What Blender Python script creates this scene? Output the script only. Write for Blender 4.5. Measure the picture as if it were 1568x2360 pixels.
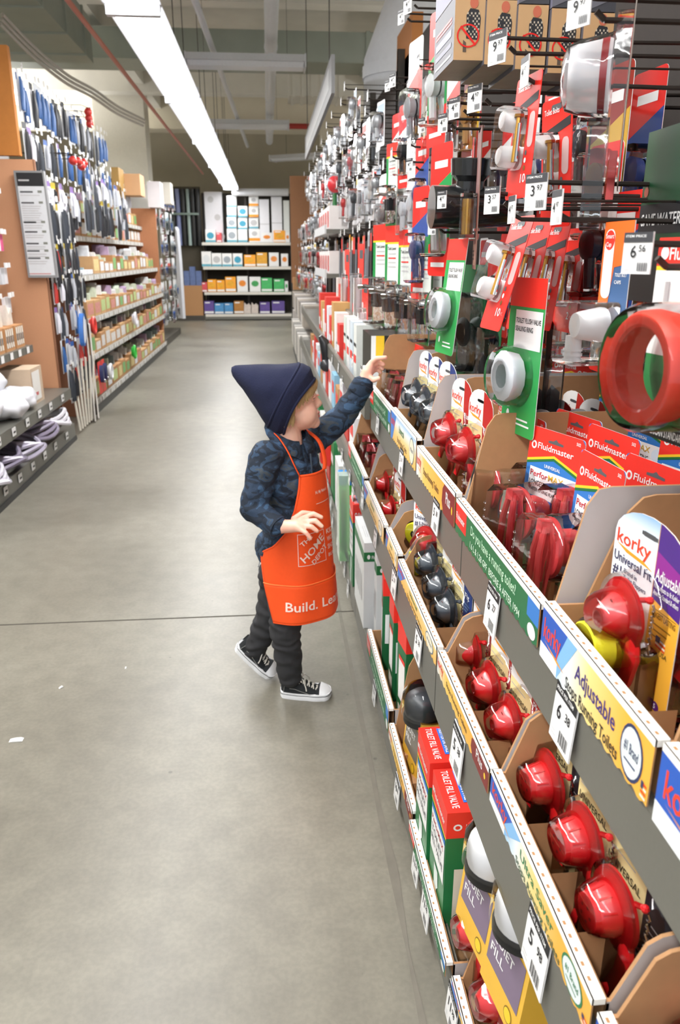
import bpy, bmesh, math, random
from mathutils import Vector, Matrix, noise
from math import pi, sin, cos, radians
random.seed(7)
scene = bpy.context.scene
COL = scene.collection
for o in list(bpy.data.objects): bpy.data.objects.remove(o)

# ------------------------------------------------------------------ camera
CF, CX, CY, CH = 1770.0, 784.0, 1180.0, 1.25
PS, TH = radians(5.1148), radians(18.435)
cF = Vector((sin(PS)*cos(TH), cos(PS)*cos(TH), -sin(TH)))
cR = Vector((cos(PS), -sin(PS), 0)); cU = cR.cross(cF)
cam_d = bpy.data.cameras.new('camera'); cam = bpy.data.objects.new('camera', cam_d); COL.objects.link(cam)
cam.matrix_world = Matrix(((cR.x, cU.x, -cF.x, 0), (cR.y, cU.y, -cF.y, 0), (cR.z, cU.z, -cF.z, CH), (0, 0, 0, 1)))
cam_d.sensor_fit = 'VERTICAL'; cam_d.sensor_height = 36.0; cam_d.lens = 36.0*CF/2360.0
cam_d.clip_start = .02; cam_d.clip_end = 100
cam_d.dof.use_dof = True; cam_d.dof.focus_distance = 1.3; cam_d.dof.aperture_fstop = 8
scene.camera = cam
# ------------------------------------------------------------------ world, exposure
scene.view_settings.view_transform = 'Standard'; scene.view_settings.look = 'None'
scene.view_settings.gamma = 1; scene.view_settings.use_curve_mapping = False
scene.view_settings.exposure = 0.47
w = bpy.data.worlds.new('world'); scene.world = w; w.use_nodes = True
bg = w.node_tree.nodes['Background']; bg.inputs[0].default_value = (.93, .96, 1, 1); bg.inputs[1].default_value = .62
LAMP_POWER = 30.0


def ray(x, y): return cF + cR*((x-CX)/CF) - cU*((y-CY)/CF)
def on(ax, x, y, val):
    r = ray(x, y); c = Vector((0, 0, CH)); return c + r*((val-c[ax])/r[ax])
def onX(x, y, v): return on(0, x, y, v)
def onY(x, y, v): return on(1, x, y, v)
def onZ(x, y, v): return on(2, x, y, v)

# ------------------------------------------------------------------ materials
def lin(h):
    if isinstance(h, tuple): return h
    h = h.lstrip('#'); c = [int(h[i:i+2], 16)/255 for i in (0, 2, 4)]
    return tuple(v/12.92 if v <= .04045 else ((v+.055)/1.055)**2.4 for v in c)
_m = {}
def mat(hexc, rough=.5, metal=0, var=.06, scale=30, bump=0, emit=0, coat=0, name=None):
    key = (hexc, rough, metal, var, scale, bump, emit, coat)
    if key in _m: return _m[key]
    m = bpy.data.materials.new(name or 'paint'); m.use_nodes = True
    nt = m.node_tree; b = nt.nodes['Principled BSDF']; c = lin(hexc)
    b.inputs['Roughness'].default_value = rough; b.inputs['Metallic'].default_value = metal
    if coat: b.inputs['Coat Weight'].default_value = coat
    tc = nt.nodes.new('ShaderNodeTexCoord'); nz = nt.nodes.new('ShaderNodeTexNoise')
    nz.inputs['Scale'].default_value = scale; nz.inputs['Detail'].default_value = 4
    nt.links.new(tc.outputs['Object'], nz.inputs['Vector'])
    cr = nt.nodes.new('ShaderNodeMix'); cr.data_type = 'RGBA'
    cr.inputs[6].default_value = (*[v*(1-var) for v in c], 1); cr.inputs[7].default_value = (*[min(1, v*(1+var)) for v in c], 1)
    nt.links.new(nz.outputs['Fac'], cr.inputs[0]); nt.links.new(cr.outputs[2], b.inputs['Base Color'])
    if bump:
        bp = nt.nodes.new('ShaderNodeBump'); bp.inputs['Strength'].default_value = bump; bp.inputs['Distance'].default_value = .002
        nt.links.new(nz.outputs['Fac'], bp.inputs['Height']); nt.links.new(bp.outputs[0], b.inputs['Normal'])
    if emit:
        b.inputs['Emission Color'].default_value = (*c, 1); b.inputs['Emission Strength'].default_value = emit
    _m[key] = m
    return m
def clear_mat(name='clear plastic', tint=(.975, .98, .985), body=.015, rough=.06, milky=0):
    m = bpy.data.materials.new(name); m.use_nodes = True; nt = m.node_tree
    for n in list(nt.nodes): nt.nodes.remove(n)
    out = nt.nodes.new('ShaderNodeOutputMaterial'); tr = nt.nodes.new('ShaderNodeBsdfTransparent'); tr.inputs[0].default_value = (*tint, 1)
    gl = nt.nodes.new('ShaderNodeBsdfGlossy'); gl.inputs['Roughness'].default_value = rough; gl.inputs[0].default_value = (1, 1, 1, 1)
    fr = nt.nodes.new('ShaderNodeFresnel'); fr.inputs[0].default_value = 1.38
    nz = nt.nodes.new('ShaderNodeTexNoise'); nz.inputs['Scale'].default_value = 25; tc = nt.nodes.new('ShaderNodeTexCoord')
    nt.links.new(tc.outputs['Object'], nz.inputs['Vector'])
    bp = nt.nodes.new('ShaderNodeBump'); bp.inputs['Strength'].default_value = .35; bp.inputs['Distance'].default_value = .006
    nt.links.new(nz.outputs['Fac'], bp.inputs['Height']); nt.links.new(bp.outputs[0], gl.inputs['Normal'])
    mx = nt.nodes.new('ShaderNodeMixShader'); ad = nt.nodes.new('ShaderNodeMath'); ad.operation = 'ADD'; ad.inputs[1].default_value = body
    nt.links.new(fr.outputs[0], ad.inputs[0]); nt.links.new(ad.outputs[0], mx.inputs[0])
    nt.links.new(tr.outputs[0], mx.inputs[1]); nt.links.new(gl.outputs[0], mx.inputs[2])
    last = mx
    if milky:
        df = nt.nodes.new('ShaderNodeBsdfDiffuse'); df.inputs[0].default_value = (.9, .9, .93, 1)
        m2 = nt.nodes.new('ShaderNodeMixShader'); m2.inputs[0].default_value = milky
        nt.links.new(mx.outputs[0], m2.inputs[1]); nt.links.new(df.outputs[0], m2.inputs[2]); last = m2
    nt.links.new(last.outputs[0], out.inputs[0])
    return m
CLEAR = clear_mat(); MILKY = clear_mat('frosted plastic', milky=.6)
def grad_mat(name, stops, axis='Z', lo=0, hi=1, rough=.35):
    "printed colour blend across a panel, in the panel's own object coordinates"
    m = bpy.data.materials.new(name); m.use_nodes = True; nt = m.node_tree; b = nt.nodes['Principled BSDF']; b.inputs['Roughness'].default_value = rough
    tc = nt.nodes.new('ShaderNodeTexCoord'); sp = nt.nodes.new('ShaderNodeSeparateXYZ'); mr = nt.nodes.new('ShaderNodeMapRange')
    mr.inputs[1].default_value = lo; mr.inputs[2].default_value = hi
    cr = nt.nodes.new('ShaderNodeValToRGB'); e = cr.color_ramp.elements
    while len(e) < len(stops): e.new(.5)
    for i, (p, c) in enumerate(stops): e[i].position = p; e[i].color = (*lin(c), 1)
    nt.links.new(tc.outputs['Object'], sp.inputs[0]); nt.links.new(sp.outputs[axis], mr.inputs[0]); nt.links.new(mr.outputs[0], cr.inputs[0]); nt.links.new(cr.outputs[0], b.inputs['Base Color'])
    return m
def floor_mat():
    m = bpy.data.materials.new('polished concrete'); m.use_nodes = True; nt = m.node_tree; b = nt.nodes['Principled BSDF']; L = nt.links.new
    tc = nt.nodes.new('ShaderNodeTexCoord')
    def nz(s, d=5):
        n = nt.nodes.new('ShaderNodeTexNoise'); n.inputs['Scale'].default_value = s; n.inputs['Detail'].default_value = d; L(tc.outputs['Object'], n.inputs['Vector']); return n
    a, f_, sp = nz(1.1), nz(90, 2), nz(14, 8)
    r = nt.nodes.new('ShaderNodeValToRGB'); r.color_ramp.elements[0].position = .3; r.color_ramp.elements[1].position = .72
    r.color_ramp.elements[0].color = (*lin('#6c685d'), 1); r.color_ramp.elements[1].color = (*lin('#8a867a'), 1); L(a.outputs['Fac'], r.inputs[0])
    def ov(prev, n, c0, c1, fac):
        rr = nt.nodes.new('ShaderNodeValToRGB'); rr.color_ramp.elements[0].position = .38; rr.color_ramp.elements[1].position = .62
        rr.color_ramp.elements[0].color = (*[c0]*3, 1); rr.color_ramp.elements[1].color = (*[c1]*3, 1); L(n.outputs['Fac'], rr.inputs[0])
        mx = nt.nodes.new('ShaderNodeMix'); mx.data_type = 'RGBA'; mx.blend_type = 'MULTIPLY'; mx.inputs[0].default_value = fac
        L(prev, mx.inputs[6]); L(rr.outputs[0], mx.inputs[7]); return mx.outputs[2]
    c = ov(r.outputs[0], f_, .8, 1, .5); c = ov(c, sp, .78, 1, .6)
    vo = nt.nodes.new('ShaderNodeTexVoronoi'); vo.inputs['Scale'].default_value = 5.5; L(tc.outputs['Object'], vo.inputs['Vector'])
    sr = nt.nodes.new('ShaderNodeValToRGB'); sr.color_ramp.elements[0].position = .022; sr.color_ramp.elements[0].color = (.25, .25, .25, 1); sr.color_ramp.elements[1].position = .035; sr.color_ramp.elements[1].color = (1, 1, 1, 1); L(vo.outputs['Distance'], sr.inputs[0])
    mx = nt.nodes.new('ShaderNodeMix'); mx.data_type = 'RGBA'; mx.blend_type = 'MULTIPLY'; mx.inputs[0].default_value = .5; L(c, mx.inputs[6]); L(sr.outputs[0], mx.inputs[7])
    L(mx.outputs[2], b.inputs['Base Color'])
    rr = nt.nodes.new('ShaderNodeMapRange'); rr.inputs[3].default_value = .30; rr.inputs[4].default_value = .48; L(a.outputs['Fac'], rr.inputs[0]); L(rr.outputs[0], b.inputs['Roughness'])
    bp = nt.nodes.new('ShaderNodeBump'); bp.inputs['Strength'].default_value = .12; bp.inputs['Distance'].default_value = .003; L(sp.outputs['Fac'], bp.inputs['Height']); L(bp.outputs[0], b.inputs['Normal'])
    return m
def camo_mat():
    m = bpy.data.materials.new('navy camouflage denim'); m.use_nodes = True; nt = m.node_tree; b = nt.nodes['Principled BSDF']; b.inputs['Roughness'].default_value = .85; L = nt.links.new
    tc = nt.nodes.new('ShaderNodeTexCoord'); mp = nt.nodes.new('ShaderNodeMapping'); mp.inputs['Scale'].default_value = (1, 1, 1.7); L(tc.outputs['Object'], mp.inputs[0])
    n1 = nt.nodes.new('ShaderNodeTexNoise'); n1.inputs['Scale'].default_value = 17; n1.inputs['Detail'].default_value = 2.5; n1.inputs['Distortion'].default_value = .8; L(mp.outputs[0], n1.inputs['Vector'])
    r = nt.nodes.new('ShaderNodeValToRGB'); r.color_ramp.interpolation = 'CONSTANT'; e = r.color_ramp.elements
    for _ in range(3): e.new(.5)
    for i, (p, c) in enumerate([(0, '#35506e'), (.38, '#223349'), (.47, '#15202f'), (.57, '#2b4059'), (.63, '#3f474f')]): e[i].position = p; e[i].color = (*lin(c), 1)
    L(n1.outputs['Fac'], r.inputs[0])
    w_ = nt.nodes.new('ShaderNodeTexNoise'); w_.inputs['Scale'].default_value = 400; L(tc.outputs['Object'], w_.inputs['Vector'])
    mx = nt.nodes.new('ShaderNodeMix'); mx.data_type = 'RGBA'; mx.blend_type = 'OVERLAY'; mx.inputs[0].default_value = .35; L(r.outputs[0], mx.inputs[6]); L(w_.outputs['Fac'], mx.inputs[7]); L(mx.outputs[2], b.inputs['Base Color'])
    bp = nt.nodes.new('ShaderNodeBump'); bp.inputs['Strength'].default_value = .3; bp.inputs['Distance'].default_value = .001; L(w_.outputs['Fac'], bp.inputs['Height']); L(bp.outputs[0], b.inputs['Normal'])
    return m
def skin_mat():
    m = bpy.data.materials.new('skin'); m.use_nodes = True; nt = m.node_tree; b = nt.nodes['Principled BSDF']; L = nt.links.new
    b.inputs['Roughness'].default_value = .48; b.inputs['Subsurface Weight'].default_value = .18; b.inputs['Subsurface Radius'].default_value = (.01, .004, .002); b.inputs['Subsurface Scale'].default_value = 1
    tc = nt.nodes.new('ShaderNodeTexCoord'); n = nt.nodes.new('ShaderNodeTexNoise'); n.inputs['Scale'].default_value = 22; L(tc.outputs['Object'], n.inputs['Vector'])
    r = nt.nodes.new('ShaderNodeValToRGB'); r.color_ramp.elements[0].position = .3; r.color_ramp.elements[1].position = .7
    r.color_ramp.elements[0].color = (*lin('#ecb09a'), 1); r.color_ramp.elements[1].color = (*lin('#f5c8b2'), 1); L(n.outputs['Fac'], r.inputs[0]); L(r.outputs[0], b.inputs['Base Color'])
    return m
WHITE = mat('#e9e9e9', .45); CREAM = mat('#f0dfa0', .4); BROWN = mat('#ab8058', .85, var=.1, scale=60); DBROWN = mat('#8d6846', .85, var=.1)
STEEL = mat('#74736c', .38, .35, var=.05, scale=200); DSTEEL = mat('#4f4b46', .45, .5); HOOK = mat('#3b3430', .4, .6); BLACK = mat('#17181a', .4); INK = mat('#1c1c20', .6)
RED = mat('#e2231c', .35); FRED = mat('#e83328', .4); GREEN = mat('#1c6b3a', .4); LGREEN = mat('#2f9a50', .4); BLUE = mat('#2a77c6', .4); NAVY = mat('#24335f', .4)
YEL = mat('#f2c52c', .4); ORG = mat('#f09a23', .4); PURP = mat('#57206f', .4); RUB = mat('#c8141a', .42, coat=.3, var=.03, name='red rubber'); MAROON = mat('#a5343a', .45, coat=.2, var=.12, scale=12)
DRUB = mat('#3c434c', .42, coat=.3); FOAM = mat('#f4ec2e', .8, bump=.3, scale=150); CHROME = mat('#c9cacc', .12, 1); BRASS = mat('#b98d43', .3, 1); PWHITE = mat('#f0f0f2', .3)
GREY = mat('#b9b9bb', .5); DGREY = mat('#55565a', .5); HBOARD = mat('#cf9873', .75, var=.06, scale=120)
DRED = mat('#7a1f1f', .4); LBLUE = mat('#8fc1ea', .4)

# ------------------------------------------------------------------ mesh builder
_txt = {}
def text_geo(s):
    if s in _txt: return _txt[s]
    cu = bpy.data.curves.new('t', 'FONT'); cu.body = s; cu.resolution_u = 2; cu.size = 1; cu.offset = .012
    o = bpy.data.objects.new('t', cu); COL.objects.link(o)
    bpy.context.view_layer.update()
    me = bpy.data.meshes.new_from_object(o.evaluated_get(bpy.context.evaluated_depsgraph_get()))
    vs = [v.co.copy() for v in me.vertices]; fs = [tuple(p.vertices) for p in me.polygons]
    bpy.data.objects.remove(o); bpy.data.curves.remove(cu); bpy.data.meshes.remove(me)
    if vs:
        x0 = min(v.x for v in vs); x1 = max(v.x for v in vs)
    else: x0, x1 = 0, 1
    _txt[s] = ([(v.x-x0, v.y) for v in vs], fs, x1-x0); return _txt[s]
class MB:
    def __init__(s): s.v = []; s.f = []; s.mi = []; s.sm = []; s.mats = []; s.T = Matrix.Identity(4)
    def mid(s, m):
        if m not in s.mats: s.mats.append(m)
        return s.mats.index(m)
    def add(s, vs, fs, m, smooth=False):
        n = len(s.v); k = s.mid(m); T = s.T
        s.v += [tuple(T @ Vector(v)) for v in vs]; s.f += [tuple(n+i for i in f) for f in fs]; s.mi += [k]*len(fs); s.sm += [smooth]*len(fs); return s
    def box(s, lo, hi, m, ms=None):
        x0, y0, z0 = lo; x1, y1, z1 = hi
        vs = [(x0,y0,z0),(x1,y0,z0),(x1,y1,z0),(x0,y1,z0),(x0,y0,z1),(x1,y0,z1),(x1,y1,z1),(x0,y1,z1)]
        fs = [(0,3,2,1),(4,5,6,7),(0,1,5,4),(1,2,6,5),(2,3,7,6),(3,0,4,7)]  # bottom top front(-y) right back left
        if ms:
            n = len(s.v); s.v += [tuple(s.T @ Vector(v)) for v in vs]
            for f, q in zip(fs, ms): s.f.append(tuple(n+i for i in f)); s.mi.append(s.mid(q or m)); s.sm.append(False)
            return s
        return s.add(vs, fs, m)
    def poly(s, pts, m): return s.add(pts, [tuple(range(len(pts)))], m)
    def flat(s, pts, m, y=0):   # polygon in the x-z plane, facing -y
        return s.add([(x, y, z) for x, z in pts], [tuple(range(len(pts)))], m)
    def rect(s, x0, z0, x1, z1, m, y=0): return s.flat([(x0, z0), (x1, z0), (x1, z1), (x0, z1)], m, y)
    def prism(s, pts, y0, y1, m, mf=None, mb=None, smooth=False):   # pts (x,z) extruded from y0 (front) to y1
        n = len(pts)
        vs = [(x, y0, z) for x, z in pts] + [(x, y1, z) for x, z in pts]
        s.add(vs, [tuple(range(n))], mf or m); k = len(s.v)-2*n; 
        s.f.append(tuple(k+n+i for i in reversed(range(n)))); s.mi.append(s.mid(mb or m)); s.sm.append(False)
        for i in range(n):
            j = (i+1) % n; s.f.append((k+i, k+n+i, k+n+j, k+j)); s.mi.append(s.mid(m)); s.sm.append(smooth)
        return s
    def tube(s, pts, r, m, n=8, caps=True, rs=None):
        pts = [Vector(p) for p in pts]; vs = []; fs = []; up = None
        for i, p in enumerate(pts):
            d = (pts[min(i+1, len(pts)-1)] - pts[max(i-1, 0)]).normalized()
            if up is None: up = d.orthogonal().normalized()
            up = (up - d*up.dot(d)).normalized(); q = d.cross(up); rr = rs[i] if rs else r
            vs += [p + up*(rr*cos(2*pi*k/n)) + q*(rr*sin(2*pi*k/n)) for k in range(n)]
        for i in range(len(pts)-1):
            for k in range(n): fs.append((i*n+k, i*n+(k+1) % n, (i+1)*n+(k+1) % n, (i+1)*n+k))
        s.add(vs, fs, m, True)
        if caps:
            k = len(s.v)-len(vs); s.f += [tuple(k+i for i in reversed(range(n))), tuple(k+(len(pts)-1)*n+i for i in range(n))]; s.mi += [s.mid(m)]*2; s.sm += [False]*2
        return s
    def lathe(s, prof, m, o=(0, 0, 0), ax=(0, -1, 0), n=24, cap0=False, cap1=False):   # prof: (distance along axis, radius)
        ax = Vector(ax).normalized(); u = ax.orthogonal().normalized(); q = ax.cross(u); o = Vector(o); vs = []; fs = []
        for t, r in prof: vs += [o + ax*t + u*(r*cos(2*pi*k/n)) + q*(r*sin(2*pi*k/n)) for k in range(n)]
        for i in range(len(prof)-1):
            for k in range(n): fs.append((i*n+k, i*n+(k+1) % n, (i+1)*n+(k+1) % n, (i+1)*n+k))
        s.add(vs, fs, m, True); k = len(s.v)-len(vs)
        if cap0: s.f.append(tuple(k+i for i in reversed(range(n)))); s.mi.append(s.mid(m)); s.sm.append(False)
        if cap1: s.f.append(tuple(k+(len(prof)-1)*n+i for i in range(n))); s.mi.append(s.mid(m)); s.sm.append(False)
        return s
    def ball(s, c, r, m, n=12, sc=(1, 1, 1)):
        vs = []; fs = []; h = n//2
        for i in range(h+1):
            for k in range(n):
                a = pi*i/h; b = 2*pi*k/n; vs.append((c[0]+r*sc[0]*sin(a)*cos(b), c[1]+r*sc[1]*sin(a)*sin(b), c[2]+r*sc[2]*cos(a)))
        for i in range(h):
            for k in range(n): fs.append((i*n+k, (i+1)*n+k, (i+1)*n+(k+1) % n, i*n+(k+1) % n))
        return s.add(vs, fs, m, True)
    def text(s, t, x, z, h, m, y=-.001, width=None, align='l', rot=0, sk=0, fn=None):
        vs, fs, W = text_geo(t); k = h/.72; kx = (width/W) if width else k
        off = {'l': 0, 'c': -W*kx/2, 'r': -W*kx}[align]; c, sn = cos(rot), sin(rot); out = []
        for a, b in vs:
            px = a*kx+off+sk*b*k; pz = b*k
            X, Z = x+px*c-pz*sn, z+px*sn+pz*c
            out.append(fn(X, Z) if fn else (X, y, Z))
        return s.add(out, fs, m)
    def build(s, name, parent=None, bevel=0, sharp=.66):
        me = bpy.data.meshes.new(name); me.from_pydata(s.v, [], s.f)
        for q in s.mats: me.materials.append(q)
        me.polygons.foreach_set('material_index', s.mi); me.polygons.foreach_set('use_smooth', s.sm); me.update()
        if any(s.sm) and sharp: me.set_sharp_from_angle(angle=sharp)
        o = bpy.data.objects.new(name, me); COL.objects.link(o)
        if parent: o.parent = parent
        if bevel:
            b = o.modifiers.new('bevel', 'BEVEL'); b.width = bevel; b.segments = 2; b.limit_method = 'ANGLE'
        return o
def tag(o, label, cat, group=None):
    o['label'] = label; o['category'] = cat
    if group: o['group'] = group
    return o
def structure(o): o['kind'] = 'structure'; return o
def empty(name, loc=(0, 0, 0), rz=0, label=None, cat=None, group=None, rx=0):
    o = bpy.data.objects.new(name, None); COL.objects.link(o); o.location = loc; o.rotation_euler = (rx, 0, rz); o.empty_display_size = .02
    if label: tag(o, label, cat, group)
    return o
KIDS = {}
def copy_tree(o, parent=None):
    c = o.copy(); COL.objects.link(c); c.parent = parent
    for ch in KIDS.setdefault(o.name, list(o.children)): copy_tree(ch, c)
    return c
class Proto:   # first use moves the prototype itself, later uses copy it
    def __init__(s, fn, *a): s.fn = fn; s.a = a; s.o = None
    def put(s, loc, rz, label, group=None, rx=0, sc=None, ry=0):
        if s.o is None: s.o = s.fn(*s.a); o = s.o
        else: o = copy_tree(s.o)
        o.location = loc; o.rotation_euler = (rx, ry, rz); o.scale = (sc or 1,)*3 if not isinstance(sc, tuple) else sc
        o['label'] = label
        if group: o['group'] = group
        elif 'group' in o: del o['group']
        return o
RW = -pi/2      # packs on the right gondola face the aisle (-X)
LW = pi/2
def rot2(x, z, a): return (x*cos(a)-z*sin(a), x*sin(a)+z*cos(a))
def rrect(x0, z0, x1, z1, r, n=4):
    pts = []
    for cx_, cz_, a0 in ((x1-r, z0+r, -pi/2), (x1-r, z1-r, 0), (x0+r, z1-r, pi/2), (x0+r, z0+r, pi)):
        for k in range(n+1): a = a0+pi/2*k/n; pts.append((cx_+r*cos(a), cz_+r*sin(a)))
    return pts
def ell(cx_, cz_, a, b, n=20): return [(cx_+a*cos(2*pi*k/n), cz_+b*sin(2*pi*k/n)) for k in range(n)]
ORD = ['first', 'second', 'third', 'fourth', 'fifth', 'sixth', 'seventh', 'eighth', 'ninth', 'tenth', 'eleventh', 'twelfth', 'thirteenth', 'fourteenth', 'fifteenth', 'sixteenth', 'seventeenth', 'eighteenth', 'nineteenth', 'twentieth'] + ['%dth' % k for k in range(21, 99)]
# ------------------------------------------------------------------ room
FAR = 16.6
b = MB(); b.box((-7, -3, -.1), (7, FAR+1.5, 0), floor_mat()); structure(b.build('floor'))
JOINT = mat('#4a463f', .9); STAIN = mat('#6f6a60', .6, var=.25, scale=25)
jy = onZ(400, 1425, 0).y
b = MB(); b.box((-7, jy-.003, 0), (7, jy+.003, .0012), JOINT); structure(b.build('trim_1'))
b = MB()
pts = []; N = 40
for i in range(N): pts.append((.222+.006*noise.noise(Vector((i*.7, 0, 0))), .1+i*.2))
for i in range(N-1, -1, -1): pts.append((.236+.012*noise.noise(Vector((i*.9, 4, 0))), .1+i*.2))
b.add([(x, y, .0012) for x, y in pts], [(i, i+1, 2*N-2-i, 2*N-1-i) for i in range(N-1)], STAIN); structure(b.build('trim_2'))
for i, (px, py, s_) in enumerate([(38, 1706, .018), (141, 1585, .007), (290, 1540, .004)]):
    q = onZ(px, py, 0); b = MB(); b.prism([(-s_, 0), (-.3*s_, .003), (.6*s_, .004), (s_, .001), (.5*s_, 0)], -s_*.5, s_*.4, WHITE); o = b.build('paper_scrap'); o.location = (q.x, q.y, .0005); o.rotation_euler = (0, 0, i*.7); tag(o, ['curled', 'tiny', 'smallest'][i]+' white paper scrap lying on the concrete floor at the left', 'scrap')
CEIL = mat('#dedbd2', .9, var=.12, scale=3, bump=.4); BEAM = mat('#d9d2bf', .8, var=.06, scale=5)
b = MB(); b.box((-7, -1, 3.95), (7, FAR+1.5, 4.1), CEIL); structure(b.build('ceiling'))
b = MB(); b.box((-7, FAR+1.2, 0), (7, FAR+1.3, 3.95), mat('#b9b19c', .9, var=.08, scale=3)); structure(b.build('wall_far'))
b = MB(); b.box((-7.1, -1, 0), (-7, FAR+1.5, 3.95), mat('#c4bfae', .9)); structure(b.build('wall_left'))
b = MB(); b.box((7, -1, 0), (7.1, FAR+1.5, 3.95), mat('#c4bfae', .9)); structure(b.build('wall_right'))
for i, (y, z0, d, m) in enumerate([(6.6, 3.62, .3, CEIL), (8.9, 3.65, .22, CEIL), (11.2, 3.68, .25, CEIL), (13.2, 3.6, .3, CEIL), (15.2, 3.38, .5, BEAM)]):
    b = MB(); b.box((-7, y, z0), (7, y+d, 3.96), m); o = b.build('trim_%d' % (i+3)); structure(o)
for i, x in enumerate((-4.2, -2.0, 1.6)):
    b = MB(); b.box((x, -1, 3.7), (x+.22, FAR+1.2, 3.96), CEIL); structure(b.build('trim_%d' % (i+8)))
# column behind the left gondola
p = onY(222, 345, 13.6); q = onY(338, 345, 13.6)
b = MB(); b.box((p.x, 13.6, 0), (q.x, 14.1, 3.95), mat('#e8e4d8', .8)); o = b.build('building_column'); tag(o, 'square cream building column rising behind the left shelves', 'column')
# ducts and pipes
def pipe(name, pts, r, m, label, cat='pipe', n=14):
    b = MB(); b.tube(pts, r, m, n); o = b.build(name); tag(o, label, cat); return o
PIPEW = mat('#dfe1e6', .4)
t = empty('ceiling_pipe', (.09, 7, 3.2), 0, 'thick white pipe running along the aisle under the ceiling', 'pipe')
b = MB(); b.tube([(0, -5, 0), (0, 8.2, 0)], .062, PIPEW, 18); b.build('pipe_run', t)
for yy in (-.6, 1.6, 4.2, 6.9):
    b = MB(); b.tube([(0, yy, 0), (0, yy+.05, 0)], .068, PIPEW, 18); b.build('coupling', t)
    b = MB(); b.tube([(0, yy+.02, .06), (0, yy+.02, .75)], .006, DSTEEL, 6); b.build('hanger_rod', t)
pipe('conduit', [(-.53, 5.5, 3.1), (-.30, 15.1, 3.1)], .028, PIPEW, 'slim white conduit beside the light strip')
pipe('sprinkler_pipe', [(-1.16, 1.5, 2.72), (-1.17, 15.9, 2.72)], .017, mat('#b5644c', .4), 'copper coloured pipe running along the left of the light strip')
pipe('sprinkler_main', [(-.5, 15.0, 3.42), (7, 15.0, 3.42)], .045, mat('#a8332c', .5), 'red sprinkler pipe crossing in front of the beige beam')
pipe('conduit', [(-3.9, 8.2, 3.5), (6, 8.0, 3.5)], .03, PIPEW, 'thin white conduit crossing the ceiling above the near duct')
DUCT = mat('#9fa69b', .45, .3, var=.1, scale=6)
def duct(lo, hi, label, m=DUCT):
    t = empty('air_duct', ((lo[0]+hi[0])/2, (lo[1]+hi[1])/2, lo[2]), 0, label, 'duct')
    c = Vector(t.location); b = MB(); b.box(Vector(lo)-c, Vector(hi)-c, m); b.build('duct_run', t)
    b = MB()
    for q in (.2, .8):
        xx = (hi[0]-lo[0])*(q-.5); b.tube([(xx, 0, hi[2]-lo[2]), (xx, 0, 3.96-lo[2])], .008, DSTEEL, 6)
    b.build('hanger_rods', t)
    L = hi[0]-lo[0] > hi[1]-lo[1]; n = 6
    for k in range(n):
        f = (k+.5)/n
        if L: x = lo[0]+(hi[0]-lo[0])*f; a = (x-.02, lo[1]-.015, lo[2]-.015); e = (x+.02, hi[1]+.015, hi[2]+.01)
        else: y = lo[1]+(hi[1]-lo[1])*f; a = (lo[0]-.015, y-.02, lo[2]-.015); e = (hi[0]+.015, y+.02, hi[2]+.01)
        b = MB(); b.box(Vector(a)-c, Vector(e)-c, m); b.build('flange', t)
duct((-7, 9.6, 3.28), (7, 10.2, 3.58), 'grey green duct crossing the aisle under the ceiling')
duct((-2.9, 4.5, 3.1), (-1.7, 9.0, 3.5), 'wide grey duct above the left shelves')
duct((.9, 13.2, 2.95), (3.5, 13.8, 3.2), 'cream duct crossing near the far right corner', BEAM)
duct((.35, 11.6, 3.3), (1.1, 12.2, 3.6), 'short pale duct box hanging right of the white pipe', CEIL)
# big round bent duct at the upper right
t = empty('round_duct', (1.2, 6.4, 3.0), 0, 'large white curved duct bending down behind the right shelves', 'duct')
pts = [(1.9, 0, .95), (1.2, 0, .9), (.6, 0, .75), (.2, 0, .4), (.0, 0, -.1), (0, 0, -1.2)]
b = MB(); b.tube([(x-.15, y, z-.3) for x, y, z in pts], .3, PIPEW, 24); b.build('duct_elbow', t)
b = MB(); b.tube([(-.15, 0, -.42), (-.15, 0, -.5)], .31, PIPEW, 24); b.build('seam_ring', t)
# cable along the left
def cr_pts(P, n=8):
    out = []; P = [Vector(p) for p in P]; P = [P[0]]+P+[P[-1]]
    for i in range(1, len(P)-2):
        for k in range(n):
            t_ = k/n; a, b_, c, d = P[i-1:i+3]
            out.append(.5*((2*b_)+(-a+c)*t_+(2*a-5*b_+4*c-d)*t_*t_+(-a+3*b_-3*c+d)*t_**3))
    out.append(P[-2]); return out
cab = [onX(0, 55, -1.9), onX(75, 130, -1.8), onX(150, 190, -1.7), onX(215, 225, -1.6), onX(270, 262, -1.5), onX(330, 290, -1.4)]
b = MB()
for dz in (0, .03, .06): b.tube([p+Vector((dz*.4, 0, dz)) for p in cr_pts(cab)], .013, mat('#b4afa4', .5), 6)
tag(b.build('cable_bundle'), 'drooping bundle of grey cables above the left shelves', 'cable')
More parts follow.
